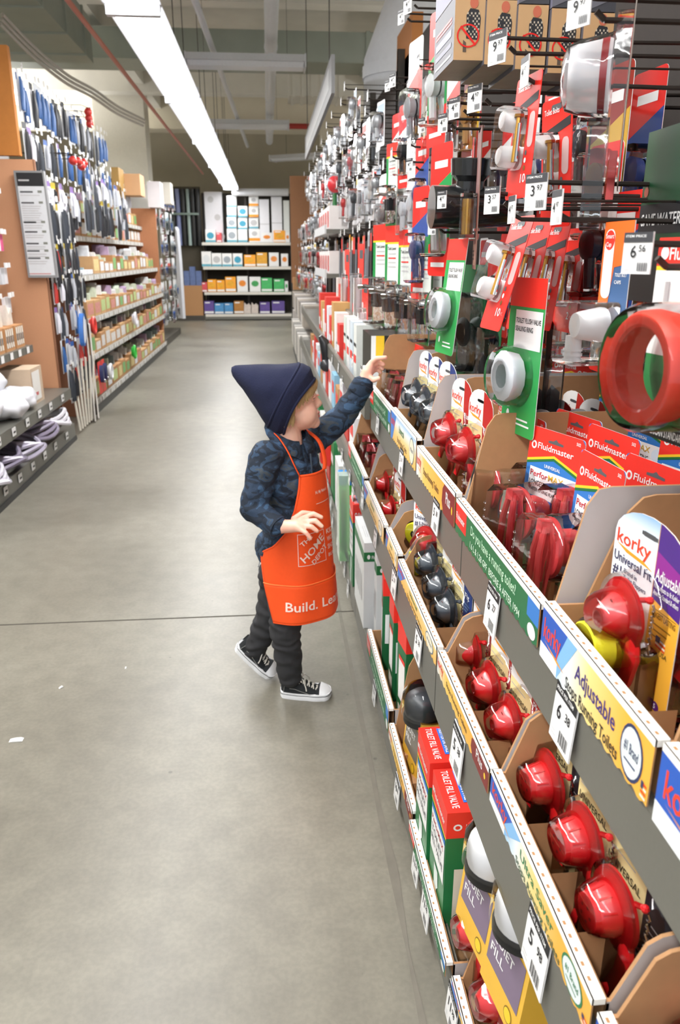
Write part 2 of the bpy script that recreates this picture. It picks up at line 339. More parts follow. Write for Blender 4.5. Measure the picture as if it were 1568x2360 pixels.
# fluorescent strip over the aisle
GLOW = mat('#fbfdff', .5, emit=7.0, var=0)
def light_unit(L):
    t = empty('fluorescent_light', (0, 0, 0)); t['category'] = 'light'
    b = MB(); b.prism([(-.15, .0), (.15, 0), (.11, .07), (-.11, .07)], -L/2, L/2, PIPEW); b.build('housing', t)
    b = MB(); b.prism([(-.13, -.002), (-.09, -.045), (.09, -.045), (.13, -.002)], -L/2+.03, L/2-.03, GLOW); b.build('diffuser', t)
    for s_ in (-1, 1):
        b = MB(); b.box((-.14, s_*L/2-.015, -.05), (.14, s_*L/2+.015, .072), PIPEW); b.build('end_cap', t)
        b = MB(); b.tube([(0, s_*L*.35, .07), (0, s_*L*.35, 1.4)], .004, DSTEEL, 5); b.build('hanger_wire', t)
    return t
LU = Proto(light_unit, 2.44)
ys = [-1.4, 1.06, 3.52, 5.98, 8.44, 10.9, 13.36, 15.32]
names = ['overhead behind the camera', 'just above the camera', 'nearest in view', 'second along the aisle', 'third along the aisle', 'fourth along the aisle', 'fifth along the aisle', 'farthest, ending over the far shelf']
def lamp(x, y, z, L, W_, p):
    d = bpy.data.lights.new('tube_or_fill_light', 'AREA'); d.shape = 'RECTANGLE'; d.size = W_; d.size_y = L; d.energy = p; d.color = (1, .985, .96)
    o = bpy.data.objects.new('tube_or_fill_light', d); COL.objects.link(o); o.location = (x, y, z); return o
for i, y in enumerate(ys):
    lx = -.668
    LU.put((lx, y, 2.50), 0, 'white fluorescent strip light over the aisle, '+names[i], sc=(1, 1 if i < 7 else .58, 1))
    l = lamp(lx, y, 2.44, 2.3, .18, LAMP_POWER*(1 if i < 6 else .6)); l.parent = None; l['kind'] = 'structure'
for i, (x, y) in enumerate([(3.2, -.5), (3.2, 3.0), (3.2, 6.5), (-4.6, 1), (-4.6, 4.5), (-4.6, 8), (-4.6, 11.5), (3.2, 10)]):
    l = lamp(x, y, 2.9, 3.0, .3, LAMP_POWER*1.6); l['kind'] = 'structure'
LU2 = LU
for i, (x, y) in enumerate([(-3.6, 3), (-3.6, 9), (3.4, 3), (3.4, 9), (-3.6, 14), (3.4, 14), (0, -1)]):  # upward fill lamps without fixtures, added to brighten the ceiling
    l = lamp(x, y, 2.95, 3.0, .3, LAMP_POWER*2.4); l.rotation_euler = (pi, 0, 0); l['kind'] = 'structure'
for i, (x, y, z) in enumerate([(-.15, 8.15, 2.95), (-.2, 12.1, 3.0), (1.0, 15.6, 3.0)]):
    o = LU2.put((x, y, z), pi/2 if i < 2 else pi/3, ['unlit white strip fixture hanging crosswise right of the light strip', 'second crosswise strip fixture farther down the aisle', 'slanting strip fixture near the far right corner'][i], sc=(1, .45 if i < 2 else .8, .9))
    for ch in list(o.children):
        if ch.name.startswith('diffuser'):
            me = ch.data.copy(); me.materials.clear(); me.materials.append(PIPEW); ch.data = me

# hanging aisle sign, edge-on above the right gondola
a0 = onX(768, 125, .45); a1 = onX(776, 182, .45)
t = empty('aisle_sign', (.45, a0.y, a0.z), 0, 'grey hanging aisle sign seen almost edge-on above the right shelves', 'sign')
b = MB(); b.box((-.012, 0, -.22), (.012, 3.6, 0), mat('#a7a8ab', .5)); b.build('sign_panel', t)
b = MB(); b.box((-.014, .2, -.16), (-.012, 3.3, -.04), mat('#d6d7da', .5)); b.build('sign_face', t)
for yy in (.3, 3.3):
    b = MB(); b.tube([(0, yy, 0), (0, yy, 1.2)], .004, DSTEEL, 5); b.build('wire', t)

# ------------------------------------------------------------------ far shelving
Yf = 16.3
SH = [(.02, .13), (.50, .56), (.99, 1.05), (1.45, 1.51)]
t = empty('end_shelving', (-.44, Yf, 0), 0, 'wide dark steel shelving facing down the aisle at the far end', 'shelving')
b = MB(); b.box((-.86, .55, 0), (1.1, .6, 2.45), mat('#3a3630', .8)); b.build('back_panel', t)
for k, (z0, z1) in enumerate(SH):
    b = MB(); b.box((-.86, 0, z0), (.95, .55, z1), STEEL); b.build('shelf', t)
    b = MB(); b.box((-.85, -.006, z1-.055), (.9, 0, z1-.005), mat('#d8d4cc', .5)); b.build('price_strip', t)
for x in (-.83, .02, .93):
    b = MB(); b.box((x-.02, .5, 0), (x+.02, .56, 2.45), DSTEEL); b.build('upright', t)
def cp(cx_, cy_): return onY(400+cx_/3.92, 380+cy_/3.92, Yf-.01)
rows = [
 ('top', 1.51, [(285,375,580,'wb'),(385,430,610,'r'),(480,570,575,'wg'),(580,665,580,'wt'),(680,780,575,'go'),(795,890,610,'o'),(905,1010,590,'y'),(1012,1050,610,'o'),
   (480,565,470,'wg'),(580,665,478,'wb'),(680,765,470,'w'),(480,565,365,'w'),(580,665,368,'wb'),(680,765,375,'go'),(480,565,275,'wt'),(680,765,275,'go')]),
 ('second', 1.05, [(250,335,780,'wt'),(342,430,795,'w'),(437,525,797,'wg'),(535,620,797,'wb'),(637,740,810,'y'),(748,845,790,'oy'),(862,950,790,'wo'),(972,1035,800,'o')]),
 ('third', .56, [(255,300,1060,'r'),(305,382,1035,'y'),(388,460,1040,'y'),(466,560,1010,'y'),(572,668,1005,'o'),(685,785,1010,'g'),(792,890,1020,'lg'),(905,1000,1030,'lg'),(1006,1035,1050,'g')]),
 ('bottom', .13, [(275,362,1230,'p'),(370,452,1250,'b'),(458,535,1248,'b'),(545,632,1230,'ob'),(780,870,1240,'p'),(888,1003,1230,'p')])]
CM = {'wb': ('white and teal', '#3f9ab8'), 'r': ('pink red', '#d8545c'), 'wg': ('white and grey', '#9aa3ab'), 'wt': ('plain white', '#d9dde0'), 'go': ('grey and orange', '#eeeef0'), 'o': ('orange', '#e88428'), 'y': ('yellow orange', '#f4a52a'), 'w': ('white', '#e3e4e9'),
      'oy': ('amber', '#dba030'), 'wo': ('white and orange', '#ee8d44'), 'g': ('green', '#3f9a55'), 'lg': ('bright green', '#46b465'), 'p': ('purple', '#5f4a92'), 'b': ('blue', '#4d8fc6'), 'ob': ('brown', '#b07a3a')}
for rn, z, L in rows:
    cnt = {}; base = [e for e in L]
    for j, (x0, x1, yt, c) in enumerate(L):
        a = cp(x0, yt); e = cp(x1, yt); cn, hx = CM[c]
        up = yt < 500
        z0 = z if not (rn == 'top' and up) else onY(400, 380+(yt+103)/3.92, Yf).z
        z0 = max(z, z0) if up else z
        h = max(.12, a.z-z0-.005); m = mat(hx, .45); W_ = e.x-a.x
        b = MB(); b.box((-W_/2, 0, 0), (W_/2, .3, h), WHITE if c[0] == 'w' or c in 'go' else m)
        if c in ('wb', 'wt', 'wg', 'w'):
            b.flat(ell(0, h*.52, W_*.36, h*.26), m if c != 'w' else GREY, -.002); b.rect(-W_/2, h*.02, W_/2, h*.16, mat('#54a7bd', .4), -.002)
        elif c in ('go',): b.rect(-W_/2, h*.1, W_/2, h*.32, ORG, -.002); b.flat(ell(0, h*.65, W_*.25, h*.18), GREY, -.002)
        else:
            b.rect(-W_/2+.005, h*.05, W_/2-.005, h*.2, WHITE, -.002); b.flat(ell(0, h*.55, W_*.33, h*.2), mat(hx, .45, var=.4, scale=18), -.002); b.rect(-W_*.4, h*.84, W_*.1, h*.93, WHITE, -.002)
        nr = sum(1 for q in L if q[3] == c and (q[2] < 500) == up and q[0] < x0); tot = sum(1 for q in L if q[3] == c and (q[2] < 500) == up)
        o = b.build('carton'); o.location = ((a.x+e.x)/2, Yf+.02, z0)
        lab = cn+' carton '+('stacked %s layer up' % ORD[[470, 365, 275].index(min([470, 365, 275], key=lambda q: abs(q-yt)))] if up else 'on the '+rn+' shelf')+', far end'
        if tot > 1 or up: lab += ', '+(('%s from the left' % ORD[nr]) if not up else '%s column' % (ORD[[480, 580, 680].index(x0)]))
        tag(o, lab, 'box', 'cartons on the far end shelving')
# paper bags on bottom shelf
for i, cx_ in enumerate((668, 735)):
    p = cp(cx_, 1330); b = MB(); b.prism([(-.07, 0), (.07, 0), (.075, .16), (.03, .2), (-.01, .17), (-.06, .22)], 0, .12, mat('#cfc3bb', .6, var=.3, scale=20)); o = b.build('parts_bag'); o.location = (p.x, Yf+.02, .13)
    tag(o, ['left', 'right'][i]+' crumpled pale bag between the cartons on the far bottom shelf', 'bag')
# large pale cartons at the back above
for i, (x0, x1, y0, y1, c) in enumerate([(262,442,230,590,'#dcdce2'),(772,868,310,570,'#e4e4ea'),(882,984,285,570,'#e8e8ee'),(992,1050,320,580,'#dfe2e0')]):
    a = cp(x0, y0); e = cp(x1, y1); b = MB(); b.box((0, 0, 0), (e.x-a.x, .25, a.z-1.51), mat(c, .6))
    if i == 0:
        for u, v in ((.35, .85), (.7, .5), (.9, .12)): b.flat(ell((e.x-a.x)*u, (a.z-1.51)*v, .06, .06), GREY, -.002)
    if i in (1, 2): b.rect(0, (a.z-1.51)*.42, e.x-a.x, (a.z-1.51)*.435, GREY, -.002)
    o = b.build('large_carton'); o.location = (a.x, Yf+.32 if i == 0 else Yf+.03, 1.51); tag(o, ['widest pale carton with three grey dots at the far end, left', 'tall white carton on the far top shelf beside the orange box', 'taller white carton near the right of the far top shelf', 'narrow pale carton at the right end of the far top shelf'][i], 'box')
# black pipes standing at far left, brown bin
t = empty('pipe_rack', (-1.66, Yf+.25, 0), 0, 'rack of upright black and grey pipes at the far left', 'rack')
for k, (dx, c, r) in enumerate([(-.28, BLACK, .04), (-.18, BLACK, .045), (-.08, mat('#7d86b0', .4), .045), (.02, BLACK, .05), (.12, mat('#97a8a6', .4), .035), (.21, BLACK, .05), (.31, BLACK, .05)]):
    b = MB(); b.tube([(dx, 0, 1.45), (dx, 0, 2.5)], r, c, 10); b.build('upright_pipe', t)
b = MB(); b.box((-.3, -.08, 2.02), (.32, -.05, 2.06), mat('#7c8c86', .4, .5)); b.build('crossbar', t)
b = MB(); b.box((-.35, .08, 0), (.36, .12, 2.55), mat('#4a4438', .8)); b.build('rack_back', t)
p = onY(427, 728, Yf); q = onY(463, 610, Yf)
b = MB(); b.box((p.x, Yf, .1), (q.x, Yf+.35, q.z-.4), BROWN); tag(b.build('floor_bin'), 'brown cardboard bin standing left of the far shelving', 'bin')
for i in range(3):
    b = MB(); b.box((-.055, 0, 0), (.055, .1, .3+.08*(i == 1)), mat('#5d6f9c', .5, var=.4, scale=15)); o = b.build('blue_pack'); o.location = (p.x+.07+.12*i, Yf+.05, q.z-.42); tag(o, ['left', 'taller middle', 'right'][i]+' blue pack standing in the brown bin at the far end', 'pack')
b = MB(); b.box((-2.1, Yf-.01, 0), (-1.3, Yf+.35, .1), DSTEEL); tag(b.build('base_plinth'), 'low dark plinth under the brown bin at the far left', 'plinth')
b = MB(); b.tube([onY(535, 443, Yf-.05), onY(665, 443, Yf-.05)], .07, PIPEW, 12); tag(b.build('ceiling_pipe'), 'white horizontal pipe across the top of the far shelving', 'pipe')
# brown end panel + stock on the right side near the far end
pa = onY(668, 405, 11.0); pb = onY(716, 405, 11.0)
b = MB(); b.box((pa.x, 11.0, .9), (pb.x+.3, 11.03, pa.z), mat('#8a6040', .8, var=.08, scale=40)); tag(b.build('brown_board'), 'tall brown hardboard panel closing the far end of the right shelves', 'panel')
for i, (y0, y1, c, n) in enumerate([(640, 668, '#a87d52', 'brown box with purple lettering'), (672, 692, '#96703f', 'flat brown box'), (715, 735, '#b9b3ae', 'grey tray'), (745, 770, '#84827c', 'dark grey tray of fittings')]):
    a = onY(676, y0, 10.8); e = onY(714, y1, 10.8); b = MB(); b.box((0, 0, 0), (e.x-a.x+.2, .2, a.z-e.z), mat(c, .7, var=.15, scale=10))
    o = b.build('stock_box'); o.location = (a.x, 10.8, e.z); tag(o, n+' below the brown panel at the far right', 'box')
    b = MB(); b.box((a.x, 10.78, e.z-.03), (e.x+.2, 11.0, e.z-.002), STEEL); tag(b.build('small_shelf'), 'short steel shelf under the '+n+' at the far right', 'shelf')
# ------------------------------------------------------------------ right gondola
BAY = [(-.02, 1.2), (1.2, 2.42), (2.42, 3.64), (3.64, 4.86), (4.86, 6.08), (6.08, 7.3), (7.3, 8.52), (8.52, 9.74), (9.74, 10.9)]
PEG = mat('#2e2622', .8, var=.15, scale=40)
BN = ['nearest', 'second', 'third', 'fourth', 'fifth', 'sixth', 'seventh', 'eighth', 'farthest']
def shelf(y0, y1, x0, zt, zb, x1, label, decks=None):
    t = empty('steel_shelf', (x0, (y0+y1)/2, zb), 0, label, 'shelf'); c = Vector(t.location)
    b = MB(); dz = decks if decks else zt-.035
    b.box(Vector((x0+.012, y0+.002, dz-.02))-c, Vector((x1, y1-.002, dz))-c, STEEL); b.build('deck', t)
    b = MB()
    h = zt-zb; L = (y1-y0)/2-.003
    prof = [(.0, 0), (-.004, .004), (-.004, h-.006), (0, h), (.012, h), (.014, h-.003), (.014, .0)]
    vs = [(x, -L, z) for x, z in prof]+[(x, L, z) for x, z in prof]; n = len(prof)
    b.add(vs, [(i, (i+1) % n, n+(i+1) % n, n+i) for i in range(n)]+[tuple(range(n)), tuple(reversed(range(n, 2*n)))], STEEL); b.build('lip', t)
    return t
for i, (y0, y1) in enumerate(BAY):
    t = empty('gondola_frame', (.8, (y0+y1)/2, 0), 0, BN[i]+' bay of the dark store rack behind the hanging goods on the right', 'rack')
    hh = 2.62 if i < 1 else 2.3
    b = MB(); b.box((0, -(y1-y0)/2, 0), (.03, (y1-y0)/2, hh), PEG); b.build('back_panel', t)
    for s_ in (-1, 1):
        b = MB(); b.box((-.04, s_*(y1-y0)/2-.015, 0), (0, s_*(y1-y0)/2+.015, hh+.05), DSTEEL); b.build('upright', t)
    b = MB(); b.box((-.478, -(y1-y0)/2, 0), (-.46, (y1-y0)/2, .05), BLACK); b.build('kick_plate', t)
    if i < 6:
        shelf(y0, y1, .274, .12, .045, .752, BN[i]+' base shelf of the right rack, grey steel near the floor')
        if i < 2: shelf(y0, y1, .285, .56, .452, .752, BN[i]+' middle shelf of the right rack with price labels on its grey lip', .475)
        elif i < 6: shelf(y0, y1, .285, .545, .46, .752, BN[i]+' middle shelf of the right rack, beyond the child')
    if i < 2: shelf(y0, y1, .32, .80, .72, .752, BN[i]+' upper shelf of the right rack holding the flapper trays', .755)
    elif i < 6: shelf(y0, y1, .30, .82, .75, .752, BN[i]+' upper shelf of the right rack with small labels', .79)

# price labels stuck on shelf lips, diamond tilted like in the photo they follow the lip
def price_label(price, sup, w_=.05, h=.06):
    b = MB(); b.rect(-w_/2, 0, w_/2, h, WHITE); b.rect(-w_/2, h*.80, w_/2, h, INK, -.0003)
    b.text('PRICE PER ITEM', -w_*.45, h*.86, h*.07, WHITE, y=-.0006, width=w_*.8)
    W_ = b.text(price, -w_*.30, h*.44, h*.26, INK, y=-.0006) and 0
    b.text(sup, w_*.08, h*.53, h*.15, INK, y=-.0006)
    for k in range(12):
        x = -w_*.05+k*w_*.035; b.rect(x, h*.08, x+w_*(.012 if k % 3 else .022), h*.3, INK, -.0004)
    b.rect(-w_*.44, h*.1, -w_*.2, h*.115, GREY, -.0004); b.rect(-w_*.44, h*.17, -w_*.24, h*.185, GREY, -.0004)
    b.box((-w_/2, .0005, 0), (w_/2, .0015, h), WHITE)
    o = b.build('price_label'); o['category'] = 'label'; return o
def lip_label(px, py, X, price, sup, where, s=1.0, ry=0, tilt=.0):
    p = onX(px, py, X); o = price_label(price, sup); o.location = (X-.006, p.y, p.z-.03*s); o.rotation_euler = (radians(-4), tilt, RW); o.scale = (s, s, s)
    tag(o, 'white price label '+where, 'label', 'price labels on the right shelf lips'); return o
UPX, MDX, BTX = .314, .279, .268
lip_label(1305, 1660, UPX, '6', '38', 'reading 6.38 under the purple lettered tray front', 1.18)
lip_label(1138, 1405, UPX, '6', '27', 'reading 6.27 under the green tray front', 1.15)
lip_label(1008, 1188, UPX, '5', '38', 'on the upper lip below the dark red and yellow tray', 1.1)
lip_label(928, 1063, UPX, '5', '38', 'on the upper lip below the blue oval tray', 1.05)
lip_label(873, 975, UPX, '6', '27', 'on the upper lip nearest the child sleeve', 1.0)
lip_label(1240, 2190, MDX, '5', '98', 'on the middle lip below the ribbed flapper tray', 1.3)
lip_label(1057, 1732, MDX, '5', '38', 'on the middle lip beside the red boxes', 1.3)
lip_label(967, 1484, MDX, '5', '38', 'on the middle lip left of the grey flappers', 1.2)
lip_label(911, 1340, MDX, '5', '27', 'tilted on the middle lip at the small tray', 1.2)
lip_label(838, 1149, MDX, '4', '98', 'on the middle lip left of the red flapper tray', 1.0)
lip_label(815, 1135, MDX, '4', '98', 'on the middle lip right of the red box top', 1.0)
lip_label(868, 1237, MDX, '4', '98', 'half hidden on the middle lip over the white box', .9)
for k, (px, py) in enumerate([(790, 1050), (795, 1085), (808, 1100), (804, 1112), (787, 1060)][:3]): lip_label(px, py, MDX, '4', '98', ['third', 'second', 'first'][k]+' of three right of the apron strap', .85)
lip_label(1045, 2330, BTX, '11', '98', 'lowest at the bottom edge beside the red flapper tray', 1.2)
lip_label(984, 2090, BTX, '11', '98', 'reading 11.98 at the end of the green tray', 1.2)
lip_label(961, 1995, BTX, '11', '98', 'on the base lip under the middle of the green tray', 1.1)
lip_label(918, 1822, BTX, '10', '98', 'on the base lip at the yellow tray front', 1.1)
lip_label(865, 1597, BTX, '11', '98', 'on the base lip near the tall green boxes', 1.0)
for k, (px, py) in enumerate([(804, 1357), (796, 1310), (788, 1280), (780, 1243), (768, 1200), (764, 1160), (757, 1120)]):
    lip_label(px, py, BTX, '9', '98', ORD[k]+' up along the base lip beside the apron', .95)
for k, (px, py) in enumerate([(815, 830), (835, 860), (782, 845), (790, 880), (778, 800), (767, 830), (812, 905), (800, 955)]):
    p_ = onX(px, py, .296); lip_label(px, py, .296, '7', '97', ORD[k]+' of those beyond the reaching hand', .8)

# ---- cardboard display trays
TRIMW = mat('#f2f0ea', .6)
ZG = {'korkyY': grad_mat('yellow blue print', [(0, '#e9b64a'), (.45, '#efd08a'), (.8, '#e6eef2'), (1, '#9cc4e8')], 'Z', 0, .07),
      'adj': grad_mat('blue to orange print', [(0, '#1f62c6'), (.13, '#8cc3ec'), (.3, '#e6eef0'), (.5, '#f2d98c'), (.8, '#f0b13c'), (1, '#eeb040')], 'X', -.14, .14),
      'plus': grad_mat('yellow orange print', [(0, '#dfe6ea'), (.25, '#efc75e'), (1, '#e6a233')], 'X', -.17, .12)}
def tray_front(kind, L, h):
    "printed front band, origin at its bottom middle, x to the right, faces -y"
    b = MB(); n = int(L/.011)
    pts = [(-L/2, h)]
    for k in range(n+1):
        x = -L/2+L*k/n; pts.append((x, .0 if k % 2 else .0025))
        if k < n: pts.append((x+L/n*.5, .0035 if k % 2 else .0))
    pts.append((L/2, h)); pts = pts[::-1]
    base = {'green': mat('#1e6b42', .45), 'white': WHITE, 'dred': DRED}.get(kind) or (ZG['adj'] if kind in ('adj', 'ultra') else ZG['plus'] if kind == 'plus' else ZG['korkyY'])
    b.prism(pts, -.0008, .0008, BROWN, mf=base)
    b.box((-L/2, -.0012, h-.007), (L/2, .012, h), TRIMW)
    for k in range(int(L/.016)):
        x = -L/2+.006+k*.016; b.add([(x, .003, h+.0004), (x+.005, .003, h+.0004), (x+.005, .0062, h+.0004), (x, .0062, h+.0004)], [(0, 1, 2, 3)], BROWN)
    y = -.0013; S = h
    if kind in ('adj', 'ultra'):
        b.flat([(-L/2, .0), (-L/2+L*.0, h-.007), (-L*.22, h-.007), (-L*.36, .0)], mat('#2358b8', .4), y+.0003)
        b.flat([(-L/2, .0), (-L*.36, 0), (-L*.22, h-.007), (-L*.12, h-.007), (-L*.3, 0)], mat('#7fb6e6', .4), y+.0003)
        b.rect(-L/2, 0, -L*.30, h*.28, mat('#eef2f4', .4), y+.0002)
        b.text('korky', -L*.47, h*.42, h*.36, mat('#e8401f', .4), y=y, width=L*.19); b.flat([(-L*.46, h*.37), (-L*.3, h*.25), (-L*.22, h*.24), (-L*.3, h*.30)], ORG, y)
        if kind == 'adj':
            b.text('Adjustable', -L*.12, h*.42, h*.27, mat('#3a2a78', .4), y=y, width=L*.36); b.text('Stops Running Toilets', -L*.2, h*.08, h*.2, INK, y=y, width=L*.48)
        else:
            b.text('Ultra Saver', -L*.12, h*.42, h*.27, mat('#1c7a4a', .4), y=y, width=L*.33); b.text('Stops Running Toilets', -L*.16, h*.08, h*.2, mat('#27543a', .4), y=y, width=L*.44)
        em = NAVY if kind == 'adj' else mat('#1c7a4a', .4)
        b.flat(ell(L*.37, h*.45, L*.08, h*.4), em, y+.0001); b.flat(ell(L*.37, h*.45, L*.07, h*.35), mat('#dfe8ea', .4), y-.0001)
        b.text('#1 Brand', L*.37, h*.42, h*.16, em, y=y-.0004, align='c', width=L*.1); b.rect(L*.33, h*.28, L*.41, h*.31, em, y-.0004)
        for k in range(4): b.rect(L*.455, h*(.08+.06*k), L*.49, h*(.11+.06*k), RED if k % 2 else WHITE, y)
        b.rect(L*.455, h*.2, L*.47, h*.31, NAVY, y-.0002)
    elif kind == 'plus':
        b.text('korky', -L*.485, h*.42, h*.36, mat('#e8401f', .4), y=y, width=L*.13); b.flat([(-L*.48, h*.36), (-L*.37, h*.24), (-L*.35, h*.26), (-L*.42, h*.32)], ORG, y)
        b.text('Stops Running Toilets', -L*.28, h*.35, h*.22, mat('#5c3a14', .4), y=y, width=L*.42)
        b.flat([(L*.26, 0), (L*.22, h*.3), (L*.23, h*.7), (L*.27, h-.007), (L*.5, h-.007), (L*.5, 0)], DRED, y+.0003); b.text('Plus', L*.31, h*.38, h*.36, WHITE, y=y, width=L*.1)
        b.flat(ell(L*.45, h*.4, L*.012, h*.12), YEL, y)
    elif kind == 'korky':
        b.flat([(-L/2, .0), (-L/2, h-.007), (-L*.26, h-.007), (-L*.42, .0)], mat('#3d7fd0', .4), y+.0003)
        b.text('korky', -L*.48, h*.5, h*.3, mat('#e8401f', .4), y=y, width=L*.16); b.text('Universal', -L*.14, h*.5, h*.24, mat('#3a7a4a', .4), y=y, width=L*.2); b.text('Stops Running Toilets', -L*.2, h*.15, h*.18, mat('#6b4a1c', .4), y=y, width=L*.38)
        b.flat(ell(L*.36, h*.45, L*.085, h*.4), mat('#6c7d8c', .4), y+.0001); b.flat(ell(L*.36, h*.45, L*.075, h*.35), mat('#e8e0c8', .4), y-.0001); b.text('#1 Brand', L*.36, h*.42, h*.14, mat('#6c7d8c', .4), y=y-.0004, align='c', width=L*.1)
    elif kind == 'green':
        b.rect(-L/2, h*.25, -L*.33, h-.007, RED, y+.0003); b.text('Fluidmaster', -L*.485, h*.45, h*.2, WHITE, y=y, width=L*.13)
        b.text('Do you have a running toilet?', -L*.26, h*.5, h*.26, mat('#b8e0c0', .4), y=y, width=L*.55); b.text('1.6 L & 1.28 GPF  BEFORE & AFTER 1994', -L*.26, h*.14, h*.18, mat('#cfe9d4', .4), y=y, width=L*.6)
        b.rect(L*.4, h*.45, L*.5, h-.007, BLUE, y+.0003); b.flat(ell(L*.45, h*.22, L*.035, h*.17), WHITE, y)
    return b
def tray(kind, X, y0, y1, zt, zf, z0, label, near=.13, far=.10, white_near=True, steps=3, depth=.42, step_h=.03, cat='tray', low_far=False):
    """open cardboard shelf tray; y0 near end, y1 far end; zf top of front band, zt lip top, z0 floor"""
    t = empty('display_tray', (X, (y0+y1)/2, z0), RW, label, cat); L = y1-y0-.006; h = zf-zt+.008
    f = tray_front(kind, L, h); o = f.build('front_band', t); o.location = (0, -.007, zt-z0-.004)
    H = zf-z0
    b = MB(); b.box((-L/2, .006, 0), (L/2, .009, H-.002), BROWN); b.box((-L/2, .006, 0), (L/2, depth, .003), BROWN); b.build('tray_box', t)
    for s_, top in ((1, near), (-1, far)):   # local +x is the near (camera) end
        x = s_*L/2; hi = H+top; st, rn = (.006, .034) if (s_ > 0 or not low_far) else (.036, .05); prof = [(.006, 0), (.006, H), (st+.004, H), (st+.004+rn*.8, hi-top*.15), (st+rn+.01, hi-.003), (st+rn+.025, hi), (depth, hi), (depth, 0)]
        wall = MB(); n = len(prof); xa, xb = (x-.004, x) if s_ > 0 else (x, x+.004)
        vs = [(xa, y, z) for y, z in prof]+[(xb, y, z) for y, z in prof]
        fa, fb = tuple(range(n)), tuple(reversed(range(n, 2*n)))
        wm = mat('#b6afae', .6)
        outer_first = s_ < 0
        wall.add(vs, [fa], (wm if (outer_first and white_near) else BROWN)); k = len(wall.v)-2*n
        wall.f.append(tuple(k+q for q in fb)); wall.mi.append(wall.mid(wm if (not outer_first and white_near) else BROWN)); wall.sm.append(False)
        for i in range(n): j = (i+1) % n; wall.f.append((k+i, k+j, k+n+j, k+n+i)); wall.mi.append(wall.mid(BROWN)); wall.sm.append(False)
        wall.build('side_wall', t)
    b = MB(); b.box((-L/2, depth-.004, 0), (L/2, depth, H+max(near, far)*.6), BROWN); b.build('back_wall', t)
    for k in range(steps):
        xa = -L/2+.006+(L-.012)*k/steps; xb = -L/2+.006+(L-.012)*(k+1)/steps-.045
        b = MB(); zh = H-.016-step_h*.6; xb2 = -L/2+.006+(L-.012)*(k+1)/steps-.004; n_ = 4
        vs = [(xa, .012, .003), (xb2, .012, .003), (xb2, .012, zh), (xa, .012, .012), (xa, .068, .003), (xb2, .068, .003), (xb2, .068, zh), (xa, .068, .012)]
        b.add(vs, [(0, 1, 2, 3), (7, 6, 5, 4), (1, 5, 6, 2), (2, 6, 7, 3), (3, 7, 4, 0)], BROWN)
        b.build('step_insert', t)
    return t

